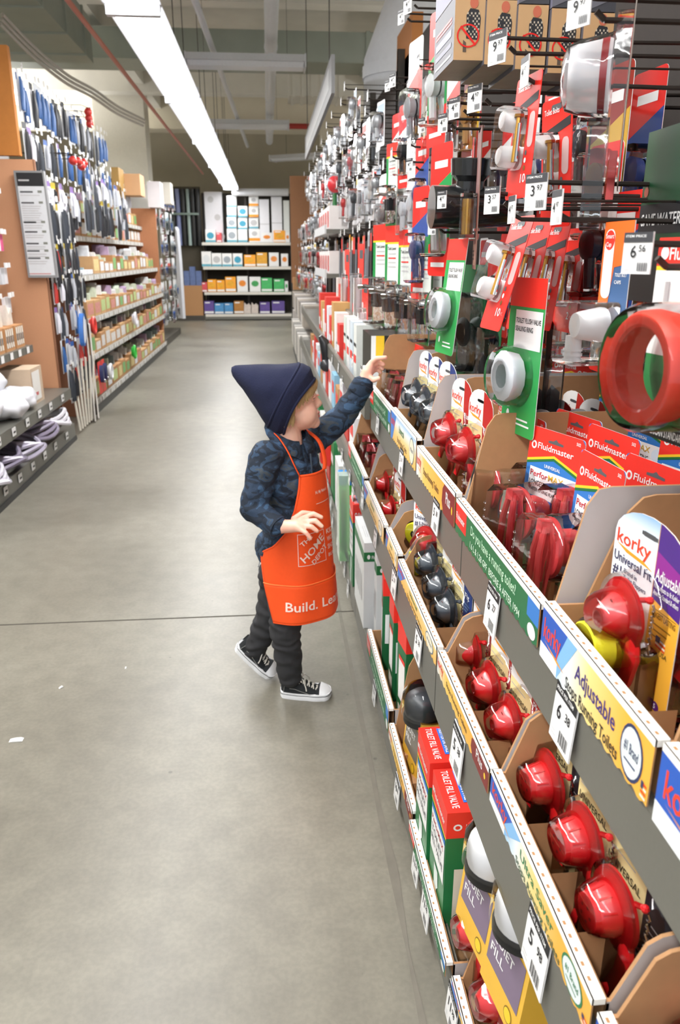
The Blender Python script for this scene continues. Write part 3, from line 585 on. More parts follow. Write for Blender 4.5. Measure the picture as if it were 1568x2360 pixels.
# ---- packs -------------------------------------------------------
def card_shape(w_, h, arch=.03, n=10):
    pts = [(-w_/2, 0), (w_/2, 0), (w_/2, h-arch)]
    for k in range(1, n): a = pi*k/n; pts.append((w_/2*cos(a), h-arch+arch*sin(a)))
    pts.append((-w_/2, h-arch)); return pts
def korky_card(kind, w_=.122, h=.225):
    w_ = .136 if kind == 'adj' else w_
    C = {'plus': (mat('#b3221f', .4), 'Plus'), 'ultra': (mat('#2a2a30', .4), ''), 'blue': (mat('#2a3f7c', .4), 'Fit'), 'adj': (mat('#4b2a80', .4), 'Adjustable')}[kind]
    b = MB(); pts = card_shape(w_, h, .035)
    b.prism(pts, 0, .0012, WHITE, mf=mat('#f3e2a4', .4) if kind != 'adj' else mat('#f1b43c', .4))
    sx = w_*.12
    right = [(x, z) for x, z in pts if x > sx]; zt = h-.035+.035*math.sqrt(max(0, 1-(sx/(w_/2))**2))
    if kind == 'adj':
        gm = ADJ_G
        b.flat([(-w_/2, 0), (sx-.001, 0), (sx-.001, zt)]+[(x, z) for x, z in pts if x < sx and z > h-.04], gm, -.0003)
        b.flat([(sx, h*.62), (w_/2, h*.58), (w_/2, h-.035)]+[(x, z) for x, z in right if z > h-.034]+[(sx, zt)], C[0], -.0003)
        b.flat([(sx, h*.74), (w_/2, h*.72), (w_/2, h*.8), (sx, h*.86)], mat('#8a2a8c', .4), -.0004)
        b.text('Universal Fit', -w_*.47, h*.69, h*.052, mat('#33355c', .4), width=w_*.56); b.text('#1', -w_*.47, h*.61, h*.06, mat('#33355c', .4), width=w_*.13)
        b.text('Brand in', -w_*.3, h*.645, h*.026, mat('#33355c', .4)); b.text('Toilet Flappers', -w_*.3, h*.61, h*.026, mat('#33355c', .4), width=w_*.34)
        b.text('Adjustable', w_*.14, h*.72, h*.062, WHITE, width=w_*.35); b.text('Float adjusts to fit Kohler', w_*.14, h*.68, h*.026, WHITE, width=w_*.33); b.text('American Standard & others', w_*.14, h*.645, h*.026, WHITE, width=w_*.33)
        b.text('LONGEST LASTING', w_*.14, h*.54, h*.03, mat('#6b4a10', .4), width=w_*.33)
        for k in range(3): b.rect(w_*.14, h*(.5-.03*k), w_*(.42-.04*k), h*(.506-.03*k), mat('#8a6420', .4), -.0006)
        b.rect(w_*.14, h*.575, w_*.47, h*.578, mat('#6b4a10', .4), -.0006)
        b.flat(ell(w_*.36, h*.1, w_*.05, h*.025), PURP, -.0006); b.text('5', w_*.345, h*.09, h*.025, WHITE, y=-.0012)
        fx, fz = w_*.25, h*.4
    else:
        b.flat([(sx, 0), (w_/2, 0), (w_/2, h-.035)]+right[2:]+[(sx, zt)], C[0], -.0003)
        b.rect(-w_*.495, h*.82, sx-.001, h*.86, WHITE, -.0002)
        b.flat([(sx-.001, h*.7), (sx-.001, zt)]+[(x, z) for x, z in pts if x < sx and z > h-.036]+[(-w_/2, h*.7)], WHITE, -.00025)
        b.text('UNIVERSAL', -w_*.46, h*.56, h*.045, mat('#3a3424', .4), width=w_*.52); b.rect(-w_*.46, h*.65, -w_*.05, h*.657, GREY, -.0006)
        if C[1]: b.text(C[1], w_*.18, h*.66, h*.05, WHITE, width=w_*.2)
        if kind == 'ultra':
            for k in range(6): b.rect(w_*.17, h*(.5-.04*k), w_*(.44-.03*(k % 3)), h*(.507-.04*k), GREY, -.0006)
            b.flat(ell(w_*.34, h*.2, w_*.07, h*.03), RED, -.0006)
        else:
            for k in range(3): b.rect(w_*.17, h*(.6-.03*k), w_*(.4-.05*k), h*(.604-.03*k), LBLUE if kind == 'blue' else mat('#e09088', .4), -.0006)
        fx, fz = -w_*.42, h*.46
    s = w_*.13
    for k in range(4): b.flat([(fx, fz+s*.16*k), (fx+s, fz+s*(.16*k-.1)), (fx+s, fz+s*(.16*k)), (fx, fz+s*(.16*k+.1))], RED if k % 2 == 0 else WHITE, -.0006)
    b.rect(fx, fz+s*.3, fx+s*.45, fz+s*.72, NAVY, -.0009); b.text('USA', fx+s*.5, fz-s*.45, s*.32, mat('#5a4a20', .4), y=-.0007)
    b.text('korky', -w_*.46, h*.79, h*.075, mat('#e8401f', .4), y=-.0008, width=w_*.5)
    b.flat([(-w_*.46, h*.785), (-w_*.3, h*.755), (w_*.0, h*.745), (w_*.1, h*.74), (-w_*.05, h*.765), (-w_*.25, h*.772)], ORG, -.0008)
    b.flat(rrect(-.015, h*.895, .015, h*.92, .005, 2), DGREY, -.0009)
    return b
ADJ_G = grad_mat('blue white cream orange print', [(0, '#f0a32c'), (.3, '#f3cf86'), (.55, '#eef0f2'), (.8, '#eaf1f8'), (.93, '#4b93dc'), (1, '#1f5fc4')], 'Z', 0, .25)
def flapper_parts(t, col, zc, kind):
    R = .041; zc -= .003; yf = -.024; XO = 0
    b = MB(); b.lathe([(-.004, .0), (-.004, R*.98), (0, R), (.003, R*.98), (.005, R*.86), (.006, .0262), (.008, .0255), (.022, .0160), (.027, .0122), (.0285, .011), (.029, .0078), (.025, .0065), (.020, .0)] if kind != 'ultra' else
        [(-.004, .0), (-.004, R*.98), (0, R), (.003, R*.98), (.005, R*.86), (.006, .0270), (.010, .0262), (.024, .0222), (.0255, .0205), (.031, .0195), (.0325, .0155), (.0325, 0)], col, o=(XO, yf, zc), n=36)
    b.T = Matrix.Translation((XO, 0, 0))
    # upper lip of the seat disc reaches higher than the cone
    b.prism([(R*.97*cos(pi*k/12), zc+R*.97*sin(pi*k/12)*1.12) for k in range(13)], yf-.0015, yf+.0015, col, smooth=True)
    if kind == 'ultra':
        for a in range(10): q = 2*pi*a/10; b.tube([(.0258*cos(q), yf-.010, zc+.0258*sin(q)), (.0222*cos(q), yf-.024, zc+.0222*sin(q))], .0016, col, 6)
        for a in range(5): q = 2*pi*a/5; b.flat(ell(.009*cos(q), zc+.009*sin(q), .002, .002, 8), DRED, yf-.0330)
    else:
        b.flat(ell(.004, zc+.021, .003, .0018, 10), DRED, yf-.0165)
    fl = b.build('flapper', t)
    b = MB(); b.T = Matrix.Translation((XO, 0, 0)) @ Matrix.Diagonal((1, .55, 1, 1)); y2 = yf/.55
    b.tube([(.026, y2, zc-.012), (.031, y2, zc-.036), (.027, y2-.004, zc-.064), (.017, y2-.012, zc-.090), (.010, y2-.020, zc-.106)], .010, col, 10, rs=[.012, .0125, .011, .009, .0075])
    b.tube([(-.020, y2, zc-.016), (-.026, y2-.006, zc-.036), (-.028, y2-.016, zc-.056)], .008, col, 10, rs=[.010, .009, .0075])
    b.tube([(.008, y2-.025, zc-.104), (.012, y2-.005, zc-.104)], .004, DRED, 8); b.build('hinge_arm', fl)
    b = MB(); b.T = Matrix.Translation((XO, 0, 0)); b.tube([(.026, yf+.004, zc+.030), (.036, yf+.008, zc+.034)], .0032, col, 8); b.ball((.037, yf+.008, zc+.034), .0045, col, 8); b.build('chain_hook', fl)
    b = MB(); b.T = Matrix.Translation((XO, 0, 0))
    for k in range(9):
        z = zc+.034-.0065*k; b.tube([(.040+.0015*(k % 2), yf+.010, z-.004), (.042, yf+.012, z-.011)], .0013, CHROME, 5)
    b.build('chain', fl)
def korky_pack(kind):
    t = empty('flapper_pack'); t['category'] = 'toilet flapper pack'
    korky_card(kind).build('card', t)
    col = {'plus': RUB, 'ultra': RUB, 'blue': DRUB, 'adj': RUB}[kind]; zc = .115
    flapper_parts(t, col, zc, kind)
    b = MB(); b.lathe([(0, .052), (.004, .048), (.026, .045), (.028, .038), (.031, .031), (.051, .026), (.057, .022), (.0575, .0)], CLEAR, o=(0, -.001, zc), n=32)
    b.prism(rrect(-.046, .004, .046, zc-.03, .01, 3), -.034, -.001, CLEAR, smooth=True)
    b.build('blister', t)
    if kind == 'adj':
        b = MB(); b.lathe([(0, .0), (0, .027), (.002, .029), (.036, .029), (.038, .027), (.038, .009)], FOAM, o=(-.012, -.022, .070), n=28)
        b.lathe([(.037, .009), (.034, .0085), (.034, 0)], mat('#5a5f5c', .5), o=(-.012, -.022, .070), n=16); b.lathe([(.034, .006), (.039, .004), (.040, 0)], CHROME, o=(-.012, -.022, .070), n=8)
        b.build('yellow_float', t); b = MB(); b.lathe([(0, .034), (.050, .033), (.056, .028), (.0565, 0)], CLEAR, o=(-.012, -.004, .070), n=24); b.build('float_blister', t)
    return t
def fluid_card(w_=.13, h=.235):
    b = MB(); b.prism(rrect(0-w_/2, 0, w_/2, h, .007, 3), 0, .0012, WHITE, mf=mat('#2d74c0', .4))
    b.flat([(-w_/2, h*.77), (0, h*.84), (w_/2, h*.77), (w_/2, h-.007), (w_/2-.007, h), (-w_/2+.007, h), (-w_/2, h-.007)], FRED, -.0003)
    for k, c in enumerate((GREEN, YEL)): z = h*(.755-.012*k*0); b.flat([(-w_/2, h*.77-.004*(k+1)), (0, h*.84-.004*(k+1)), (w_/2, h*.77-.004*(k+1)), (w_/2, h*.77-.004*k), (0, h*.84-.004*k), (-w_/2, h*.77-.004*k)], (YEL, GREEN)[k], -.0004)
    b.text('Fluidmaster', -w_*.32, h*.86, h*.042, WHITE, width=w_*.66); b.flat(ell(-w_*.4, h*.875, w_*.05, h*.028), WHITE, -.0005); b.flat(ell(-w_*.4, h*.875, w_*.025, h*.016), FRED, -.0007)
    b.text('502', w_*.36, h*.955, h*.02, WHITE)
    b.text('UNIVERSAL', 0, h*.745, h*.022, WHITE, align='c', width=w_*.3)
    b.rect(-w_*.42, h*.53, w_*.47, h*.725, WHITE, -.0004)
    b.text('Perfor', -w_*.4, h*.665, h*.042, mat('#b01c2c', .4), width=w_*.34); b.text('MAX', -w_*.05, h*.665, h*.042, mat('#c9a02c', .4), width=w_*.28)
    b.text('LONGEST LASTING', -w_*.4, h*.605, h*.036, INK, width=w_*.62); b.text('WATER SAVING FLAPPER', -w_*.4, h*.565, h*.024, INK, width=w_*.6)
    b.flat(ell(w_*.36, h*.66, w_*.1, h*.045), mat('#d5e4f0', .4), -.0006)
    b.flat([(-w_/2, 0), (w_/2, 0), (w_/2, h*.3), (0, h*.22), (-w_/2, h*.3)], GREEN, -.0004); b.flat([(-w_/2, h*.3), (0, h*.22), (w_*.1, h*.4), (-w_*.1, h*.5), (-w_/2, h*.45)], mat('#a8c4d4', .4), -.0003)
    b.rect(w_*.2, h*.5, w_*.46, h*.505, WHITE, -.0006)
    b.flat([(-.018, h*.915), (.018, h*.915), (.018, h*.93), (.006, h*.935), (.0, h*.95), (-.006, h*.935), (-.018, h*.93)], DGREY, -.0007)
    return b
FR = mat('#c8383c', .5, var=.06, scale=15)
def fluid_pack(dark=False):
    t = empty('flapper_pack'); t['category'] = 'toilet flapper pack'; fluid_card().build('card', t); zc = .108; R = .043; col = MAROON if dark else FR
    b = MB(); b.lathe([(.004, .017), (.008, .021), (.024, .027), (.040, .026), (.050, .030), (.053, R*.98), (.056, R), (.060, R*.98), (.061, 0)], col, o=(0, 0, zc), n=28, cap0=True)
    fl = b.build('flapper', t)
    for s_ in (-1, 1):
        b = MB(); b.tube([(s_*.006, -.070, zc+.032), (s_*.010, -.074, zc-.005), (s_*.015, -.072, .024)], .005, col, 8, rs=[.0045, .005, .0055]); b.build('hinge_arm', fl)
    b = MB(); b.prism([(-.008, zc+.040), (.008, zc+.040), (.009, zc+.024), (-.009, zc+.024)], -.076, -.060, col); b.build('arm_bracket', fl)
    b = MB(); z0 = .008
    b.lathe([(.001, .054), (.006, .050), (.052, .047), (.060, .045), (.0645, .040)], CLEAR, o=(0, 0, zc), n=32)
    b.prism([(-.03, z0), (.03, z0), (.04, zc-.03), (-.04, zc-.03)], -.064, -.001, CLEAR)
    sh3 = [(-.024, z0), (.024, z0), (.034, zc-.02), (.03, zc+.03), (.015, zc+.045), (-.015, zc+.045), (-.03, zc+.03), (-.034, zc-.02)]; b.prism(sh3, -.096, -.065, CLEAR, smooth=True)
    for k in range(10): b.ball((-.026-.0006*k, -.0965, .02+.011*k), .0022, CLEAR, 6)
    b.build('blister', t)
    return t
PP = {k: Proto(korky_pack, k) for k in ('plus', 'ultra', 'blue', 'adj')}; PF = Proto(fluid_pack); PD = Proto(fluid_pack, True)
LEAN = radians(-7)
# upper shelf trays (near to far)
tray('adj', .32, .52, .80, .80, .862, .757, 'open cardboard tray with blue, white and yellow front band, upper shelf', near=.14, far=.132, white_near=False, steps=3, depth=.4, low_far=True)
tray('adj', .32, .14, .514, .80, .868, .757, 'nearest tray front with a blue corner at the right edge, upper shelf', near=.14, far=.0, steps=1)
tray('green', .32, .806, 1.24, .80, .852, .757, 'cardboard tray with green front band holding red topped flapper packs', near=.148, far=.150, steps=3)
tray('plus', .32, 1.246, 1.61, .80, .856, .757, 'cardboard tray with yellow and dark red front, upper shelf', near=.12, far=.15, steps=3, low_far=True)
tray('korky', .32, 1.616, 1.98, .80, .87, .757, 'cardboard tray with pale yellow oval front holding dark grey flappers, upper shelf', near=.14, far=.145, steps=3, low_far=True)
tray('green', .32, 1.986, 2.41, .80, .86, .757, 'small green fronted tray at the child hand, upper shelf', near=.16, far=.16, steps=2)
ZU = .758
PHI = radians(6)
def by_tip(pr_, px, X, label, group=None, phi=PHI, rx=0, ry=0, zmin=0, sc=None):
    q = onX(px[0], px[1], X); return pr_.put((q.x+.053, q.y+.005, max(zmin, q.z-.115*(sc or 1))), RW+phi, label, group, rx=rx, ry=ry, sc=sc)
by_tip(PP['adj'], (1372, 1417), .337, 'large purple and white flapper pack with red cone and yellow float', sc=.96)
PP['plus'].put((.455, .665, ZU), RW+radians(8), 'cream flapper card at the right edge, behind the purple pack', rx=LEAN)
PP['plus'].put((.53, .70, ZU), RW+radians(8), 'second cream flapper card behind the purple pack at the right edge', rx=LEAN)
for k, (x, y, z, ph) in enumerate([(.425, 1.262, .0, 3), (.422, 1.12, .0, 18), (.425, .965, -.002, 3)]):
    PF.put((x, y, ZU+z), RW+radians(ph), ['farthest of the front three red topped flapper packs in the green fronted tray', 'middle one of the front three red topped packs, turned to the camera', 'nearest of the front three red topped packs, beside the white divider'][k], rx=radians(-4))
for i, (x, y, z, r) in enumerate([(.49, 1.205, .01, 12), (.49, 1.07, .012, 10), (.60, 1.20, .03, 12), (.60, 1.04, .02, 14), (.49, .93, -.0, 12), (.60, .90, .015, 10)]):
    PF.put((x, y, ZU+z), RW+radians(r), 'red topped rainbow striped pack, '+['second row, farthest', 'second row, middle', 'back row, farthest', 'back row, middle', 'second row, nearest the white divider', 'back row, nearest'][i]+', green fronted tray', 'red topped flapper packs in the green fronted tray', rx=radians(-3))
for i, p in enumerate([(1004, 997), (1041, 1035)]): by_tip(PP['plus'], p, .335, ['farther', 'nearer'][i]+' of the two red and cream flapper packs at the front of the upper shelf')
j = 0
for x in (.48, .55, .62):
    for y in (1.55, 1.44, 1.33):
        PP['plus'].put((x, y, ZU+.002*(j % 3)), RW+radians(3+j % 3*3), 'red and cream card behind the front pair, row %s, %s from the far end' % (ORD[int(round((x-.48)/.07))+1], ORD[[1.55, 1.44, 1.33].index(y)]), 'red and cream cards in the upper tray', rx=radians(-3)); j += 1
for j, p in enumerate([(934, 912), (954, 932), (976, 950)]): by_tip(PP['blue'], p, .335, ['farthest', 'middle', 'nearest'][j]+' dark grey flapper pack with navy card, front of the upper shelf')
j = 0
for x in (.48, .56, .64):
    for y in (1.92, 1.80, 1.69):
        PP['blue'].put((x, y, ZU+.003*(j % 2)), RW+radians(12), 'navy and cream card, %s row back, %s from the far end, upper shelf' % (ORD[int(round((x-.48)/.08))+1], ORD[[1.92, 1.80, 1.69].index(y)]), 'navy cards in the upper tray', rx=radians(-3)); j += 1
for i, (x, y) in enumerate([(.425, 2.36), (.423, 2.25), (.421, 2.14)]):
    PD.put((x, y, ZU), RW+radians(4), ['dark red flapper pack touched by the child fingertips', 'dark red flapper pack just below the child hand', 'nearest dark red flapper pack in the tray under the child hand'][i], rx=LEAN)
for i in range(7):
    PF.put((.71, 2.42-.15*i, ZU+.03), RW+radians(25), 'red card corner at the back of the upper shelf, %s from the far end' % ORD[i], 'red card corners at the back of the upper shelf', rx=LEAN)
b = MB(); b.box((.5, 1.7, .757), (.505, 2.5, 1.03), DBROWN); tag(b.build('cardboard_sheet'), 'plain brown cardboard back sheet rising behind the navy packs', 'cardboard') if 0 else None

# middle shelf trays
tray('ultra', .285, .50, .84, .56, .60, .478, 'cardboard tray with blue and yellow green lettered front, middle shelf', near=.075, far=.09, steps=4, depth=.34, step_h=.0)
tray('adj', .285, .08, .494, .56, .60, .478, 'nearest tray at the bottom right corner, middle shelf', near=.03, far=.075, white_near=False, steps=1, depth=.34)
tray('plus', .285, .846, 1.18, .56, .592, .478, 'cardboard tray with yellow front ending in dark red, middle shelf', near=.09, far=.07, steps=4, depth=.34, step_h=0)
tray('korky', .285, 1.186, 1.61, .56, .592, .478, 'pale yellow fronted tray of dark grey flappers, middle shelf', near=.07, far=.06, steps=4, depth=.34, step_h=0)
tray('korky', .285, 1.616, 1.80, .56, .60, .478, 'short tray with a torn front holding yellow float packs, middle shelf', near=.05, far=.05, steps=2, depth=.34)
tray('korky', .285, 1.84, 2.26, .545, .59, .478, 'faded yellow fronted tray with two red flappers, middle shelf', near=.07, far=.09, steps=3, depth=.34, step_h=0)
tray('green', .285, 2.266, 2.75, .545, .60, .478, 'pale fronted tray of dark red flappers, middle shelf beyond the child', near=.12, far=.12, steps=2, depth=.34)
ZM = .479
for i, p in enumerate([(1214, 1804), (1290, 1938), (1357, 2096)]): by_tip(PP['ultra'], p, .312, ['farthest', 'middle', 'nearest'][i]+' of the three ribbed red flapper packs in the nearest middle tray')
for i, (x, y) in enumerate([(.46, .80), (.46, .69), (.46, .58)]): PP['ultra'].put((x, y, ZM), RW+radians(12), 'dark card pack behind the ribbed flappers, %s from the far end' % ORD[i], 'dark card packs behind the ribbed flappers', rx=radians(-3))
PP['ultra'].put((.385, .455, ZM), RW+PHI, 'red flapper cut off at the bottom right corner', rx=radians(-3))
for i, p in enumerate([(1051, 1499), (1090, 1583), (1134, 1666)]): by_tip(PP['plus'], p, .312, ['farthest', 'middle', 'nearest'][i]+' of the three smooth red flapper packs on the middle shelf')
for i, (x, y) in enumerate([(.455, 1.13), (.455, 1.02), (.455, .91)]): PP['plus'].put((x, y, ZM), RW+radians(12), 'cream card behind the three smooth red flappers, middle shelf, %s from the far end' % ORD[i], 'rear cream cards on the middle shelf', rx=radians(-3))
for i, p in enumerate([(965, 1298), (984, 1353), (1003, 1405)]): by_tip(PP['blue'], p, .312, ['farthest', 'middle', 'nearest'][i]+' of the three dark grey flapper packs on the middle shelf')
for i, (x, y) in enumerate([(.455, 1.53), (.455, 1.40), (.455, 1.28)]): PP['blue'].put((x, y, ZM), RW+radians(12), 'navy card pack behind the grey flappers, middle shelf, %s from the far end' % ORD[i], 'rear navy packs on the middle shelf', rx=radians(-3))
by_tip(PP['adj'], (932, 1177), .318, 'yellow float flapper pack leaning over at the tray gap', phi=radians(35), ry=.45)
by_tip(PP['adj'], (950, 1250), .312, 'upright yellow float pack left of the grey flappers, middle shelf', phi=radians(35))
for i, p in enumerate([(866, 1115), (880, 1175)]): by_tip(PP['plus'], p, .312, ['upper', 'lower'][i]+' of two red flapper packs in the faded tray right of the apron')
for i, (x, y) in enumerate([(.392, 2.72), (.392, 2.58), (.392, 2.44)]): PD.put((x, y, ZM), RW+radians(4), 'dark maroon flapper pack right of the apron top, %s from the top' % ORD[i], rx=radians(-4))

# base shelf -----------------------------------------------------
def carton_fm(w_, d, h, kind):
    "upright box; front (-y) face w_ wide"
    b = MB()
    if kind == 'valve':
        G = mat('#1d7040', .4); zt = h*.80
        b.box((-w_/2, 0, 0), (w_/2, d, zt), G); b.box((-w_/2-.0006, -.0006, zt), (w_/2+.0006, d+.0006, h), FRED)
        b.flat([(-w_/2, zt), (w_/2, zt), (w_/2, zt-.004), (-w_/2, zt-.004)], YEL, -.0008)
        b.rect(-w_*.45, h*.40, w_*.45, h*.72, WHITE, -.0008); b.rect(-w_*.45, h*.72, w_*.45, h*.76, BLUE, -.0008)
        b.text('PerforMAX', -w_*.4, h*.645, h*.045, mat('#b01c2c', .4), y=-.0012, width=w_*.78); b.text('TOILET', -w_*.4, h*.56, h*.05, DGREY, y=-.0012, width=w_*.7); b.text('FILL VALVE', -w_*.4, h*.48, h*.05, DGREY, y=-.0012, width=w_*.78)
        b.flat([(-w_*.2, h*.05), (w_*.05, h*.05), (w_*.05, h*.2), (w_*.15, h*.25), (w_*.1, h*.36), (-w_*.15, h*.36), (-w_*.12, h*.2), (-w_*.2, h*.18)], mat('#c9d3cf', .4), -.0009)
        b.text('Fluidmaster', -w_*.36, h*.86, h*.05, WHITE, y=-.0014, width=w_*.75); b.flat(ell(-w_*.42, h*.88, w_*.04, h*.02), WHITE, -.0012)
        # near end face (+x)
        T = b.T; b.T = Matrix.Translation((w_/2, 0, 0)) @ Matrix.Rotation(pi/2, 4, 'Z')
        b.text('Fluidmaster', d*.3, h*.86, h*.05, WHITE, y=-.0014, width=d*.62); b.flat(ell(d*.17, h*.885, d*.07, h*.026), WHITE, -.0012); b.flat(ell(d*.17, h*.885, d*.04, h*.014), FRED, -.0014)
        b.text('Engineered', d*.3, h*.70, h*.03, mat('#cfe6d2', .4), y=-.001, width=d*.4); b.text('or 1.6', d*.35, h*.66, h*.03, mat('#cfe6d2', .4), y=-.001, width=d*.3)
        b.rect(d*.15, h*.05, d*.95, h*.55, mat('#d7d2c4', .5), -.001); b.text('Fits', d*.4, h*.5, h*.03, DGREY, y=-.0014, width=d*.2); b.text('UNIVERSAL', d*.3, h*.45, h*.03, DGREY, y=-.0014, width=d*.5)
        b.T = Matrix.Translation((0, 0, h)) @ Matrix.Rotation(-pi/2, 4, 'X')   # top face: x right, z-> +y? 
        b.text('TOILET FILL VALVE', -w_*.44, d*.10, .013, WHITE, y=-.0014, width=w_*.86); b.rect(-w_*.44, d*.30, w_*.3, d*.46, mat('#2f6fd0', .4), -.001); b.text('HIGH PERFORMANCE', -w_*.42, d*.33, .011, WHITE, y=-.0018, width=w_*.68)
        b.T = T
    elif kind == 'kit':
        b.box((-w_/2, 0, 0), (w_/2, d, h), mat('#d9dbdc', .45)); b.box((-w_/2-.0006, -.0006, h*.80), (w_/2+.0006, d+.0006, h*.90), GREEN)
        T = b.T; b.T = Matrix.Translation((w_/2, 0, 0)) @ Matrix.Rotation(pi/2, 4, 'Z'); b.text('Fluidmaster', d*.3, h*.83, h*.035, WHITE, y=-.0014, width=d*.6); b.flat(ell(d*.18, h*.85, d*.06, h*.025), WHITE, -.0012); b.rect(d*.4, h*.3, d*.7, h*.45, mat('#c4c6c8', .5), -.001)
        b.T = Matrix.Translation((0, 0, h)) @ Matrix.Rotation(-pi/2, 4, 'X'); b.text('PRO', w_*.05, d*.5, .022, DGREY, y=-.0012, width=w_*.2)
        for q in range(3): b.rect(-w_*.1, d*(.3-.08*q), w_*.3, d*(.32-.08*q), GREY, -.001)
        b.T = T
        for q in range(5): b.rect(-w_*.4+q*w_*.16, h*.3, -w_*.4+q*w_*.16+w_*.08, h*.6, GREY, -.0008)
    elif kind == 'slim':
        G = mat('#1f6a3e', .4); b.box((-w_/2, 0, 0), (w_/2, d, h*.82), G); b.box((-w_/2-.0005, -.0005, h*.82), (w_/2+.0005, d+.0005, h), FRED)
        b.rect(-w_*.3, h*.3, w_*.4, h*.7, WHITE, -.0008); b.rect(-w_*.3, h*.05, w_*.4, h*.24, mat('#e3ddd0', .4), -.0008); b.rect(-w_*.3, h*.68, w_*.4, h*.72, FRED, -.001)
        T = b.T; b.T = Matrix.Translation((w_/2, 0, 0)) @ Matrix.Rotation(pi/2, 4, 'Z'); b.rect(d*.1, h*.3, d*.8, h*.62, WHITE, -.001); b.flat(ell(d*.5, h*.9, d*.12, h*.02), WHITE, -.001); b.T = Matrix.Translation((0, 0, h)) @ Matrix.Rotation(-pi/2, 4, 'X')
        b.text('TOILET', -w_*.35, d*.5, .014, WHITE, y=-.0012, width=w_*.6); b.text('FILL VALVE', -w_*.35, d*.25, .014, WHITE, y=-.0012, width=w_*.7); b.T = T
    elif kind == 'green':
        b.box((-w_/2, 0, 0), (w_/2, d, h), mat('#54c23e', .4)); b.box((-w_/2-.0005, -.0005, h*.86), (w_/2+.0005, d+.0005, h+.0005), mat('#2f8fe0', .4))
    return b
def place_box(w_, d, h, kind, loc, rz, label, name='carton', group=None, ry=0):
    o = carton_fm(w_, d, h, kind).build(name, None, .0012); o.location = loc; o.rotation_euler = (0, ry, rz); return tag(o, label, 'box', group)
ZB = .088
# fill valve boxes in green tray: front face toward aisle; tops at z~.36
place_box(.112, .11, .270, 'valve', (.272, 1.232, ZB+.006), RW, 'farther of the two green and red TOILET FILL VALVE boxes on the base shelf', 'valve_box')
place_box(.116, .11, .265, 'valve', (.276, 1.105, ZB+.006), RW, 'nearer of the two green and red TOILET FILL VALVE boxes on the base shelf', 'valve_box')
tray('green', .266, .94, 1.285, .12, .145, ZB, 'green tray with a white edge under the fill valve boxes, base shelf', near=.0, far=.0, steps=0, depth=.3)
tray('plus', .274, 1.295, 1.62, .12, .152, ZB, 'worn yellow fronted tray with one white fill valve pack, base shelf', near=.12, far=.19, white_near=False, steps=3, depth=.3, step_h=0)
tray('green', .274, 1.626, 2.06, .12, .185, ZB, 'long green tray with a white edge under the slim boxes, base shelf', near=.0, far=.0, steps=0, depth=.3)
tray('korky', .274, .60, .93, .12, .135, ZB, 'yellow tray at the bottom edge with red flappers, base shelf', near=.06, far=.12, steps=3, depth=.3, step_h=0)
for i in range(5):
    place_box(.075, .075, .29, 'slim', (.305+.012*(i % 2), 1.68+.085*i, ZB+.004), RW+radians(6-3*i), 'slim green box with red lid on the base shelf, %s from the nearest' % ORD[i], 'slim_valve_box', 'slim green and red boxes on the base shelf')
place_box(.06, .07, .36, 'slim', (.41, 1.98, ZB), RW, 'red topped box behind the slim boxes on the base shelf', 'slim_valve_box')
place_box(.26, .08, .31, 'kit', (.272, 2.33, .10), RW, 'larger front white repair kit box with a green band, base shelf', 'kit_box')
place_box(.26, .10, .31, 'kit', (.36, 2.33, .10), RW, 'second white kit box behind the front one, base shelf', 'kit_box')
place_box(.05, .08, .30, 'kit', (.30, 2.135, .10), RW, 'narrow worn white box standing next to the white kit boxes', 'kit_box')
place_box(.11, .06, .33, 'valve', (.272, 2.58, .10), RW, 'dark green box with a red lid beyond the white kit boxes', 'valve_box')
place_box(.09, .05, .30, 'green', (.268, 3.05, .10), RW, 'bright green box with blue lid right of the apron strap', 'green_box')
b = MB(); b.prism([(-.05, 0), (.05, 0), (.055, .24), (.03, .34), (-.03, .34), (-.055, .24)], -.02, .02, clear_mat('green tinted bag', (.6, .9, .55), .06, .2, .25), smooth=True); b.prism([(-.02, .03), (.02, .03), (.015, .28), (-.015, .28)], -.008, .008, mat('#5cc850', .4)); o = b.build('clear_bag'); o.location = (.265, 2.82, .12); o.rotation_euler = (0, 0, RW); tag(o, 'clear bag with a bright green strip between the green box and the red lidded box', 'bag')
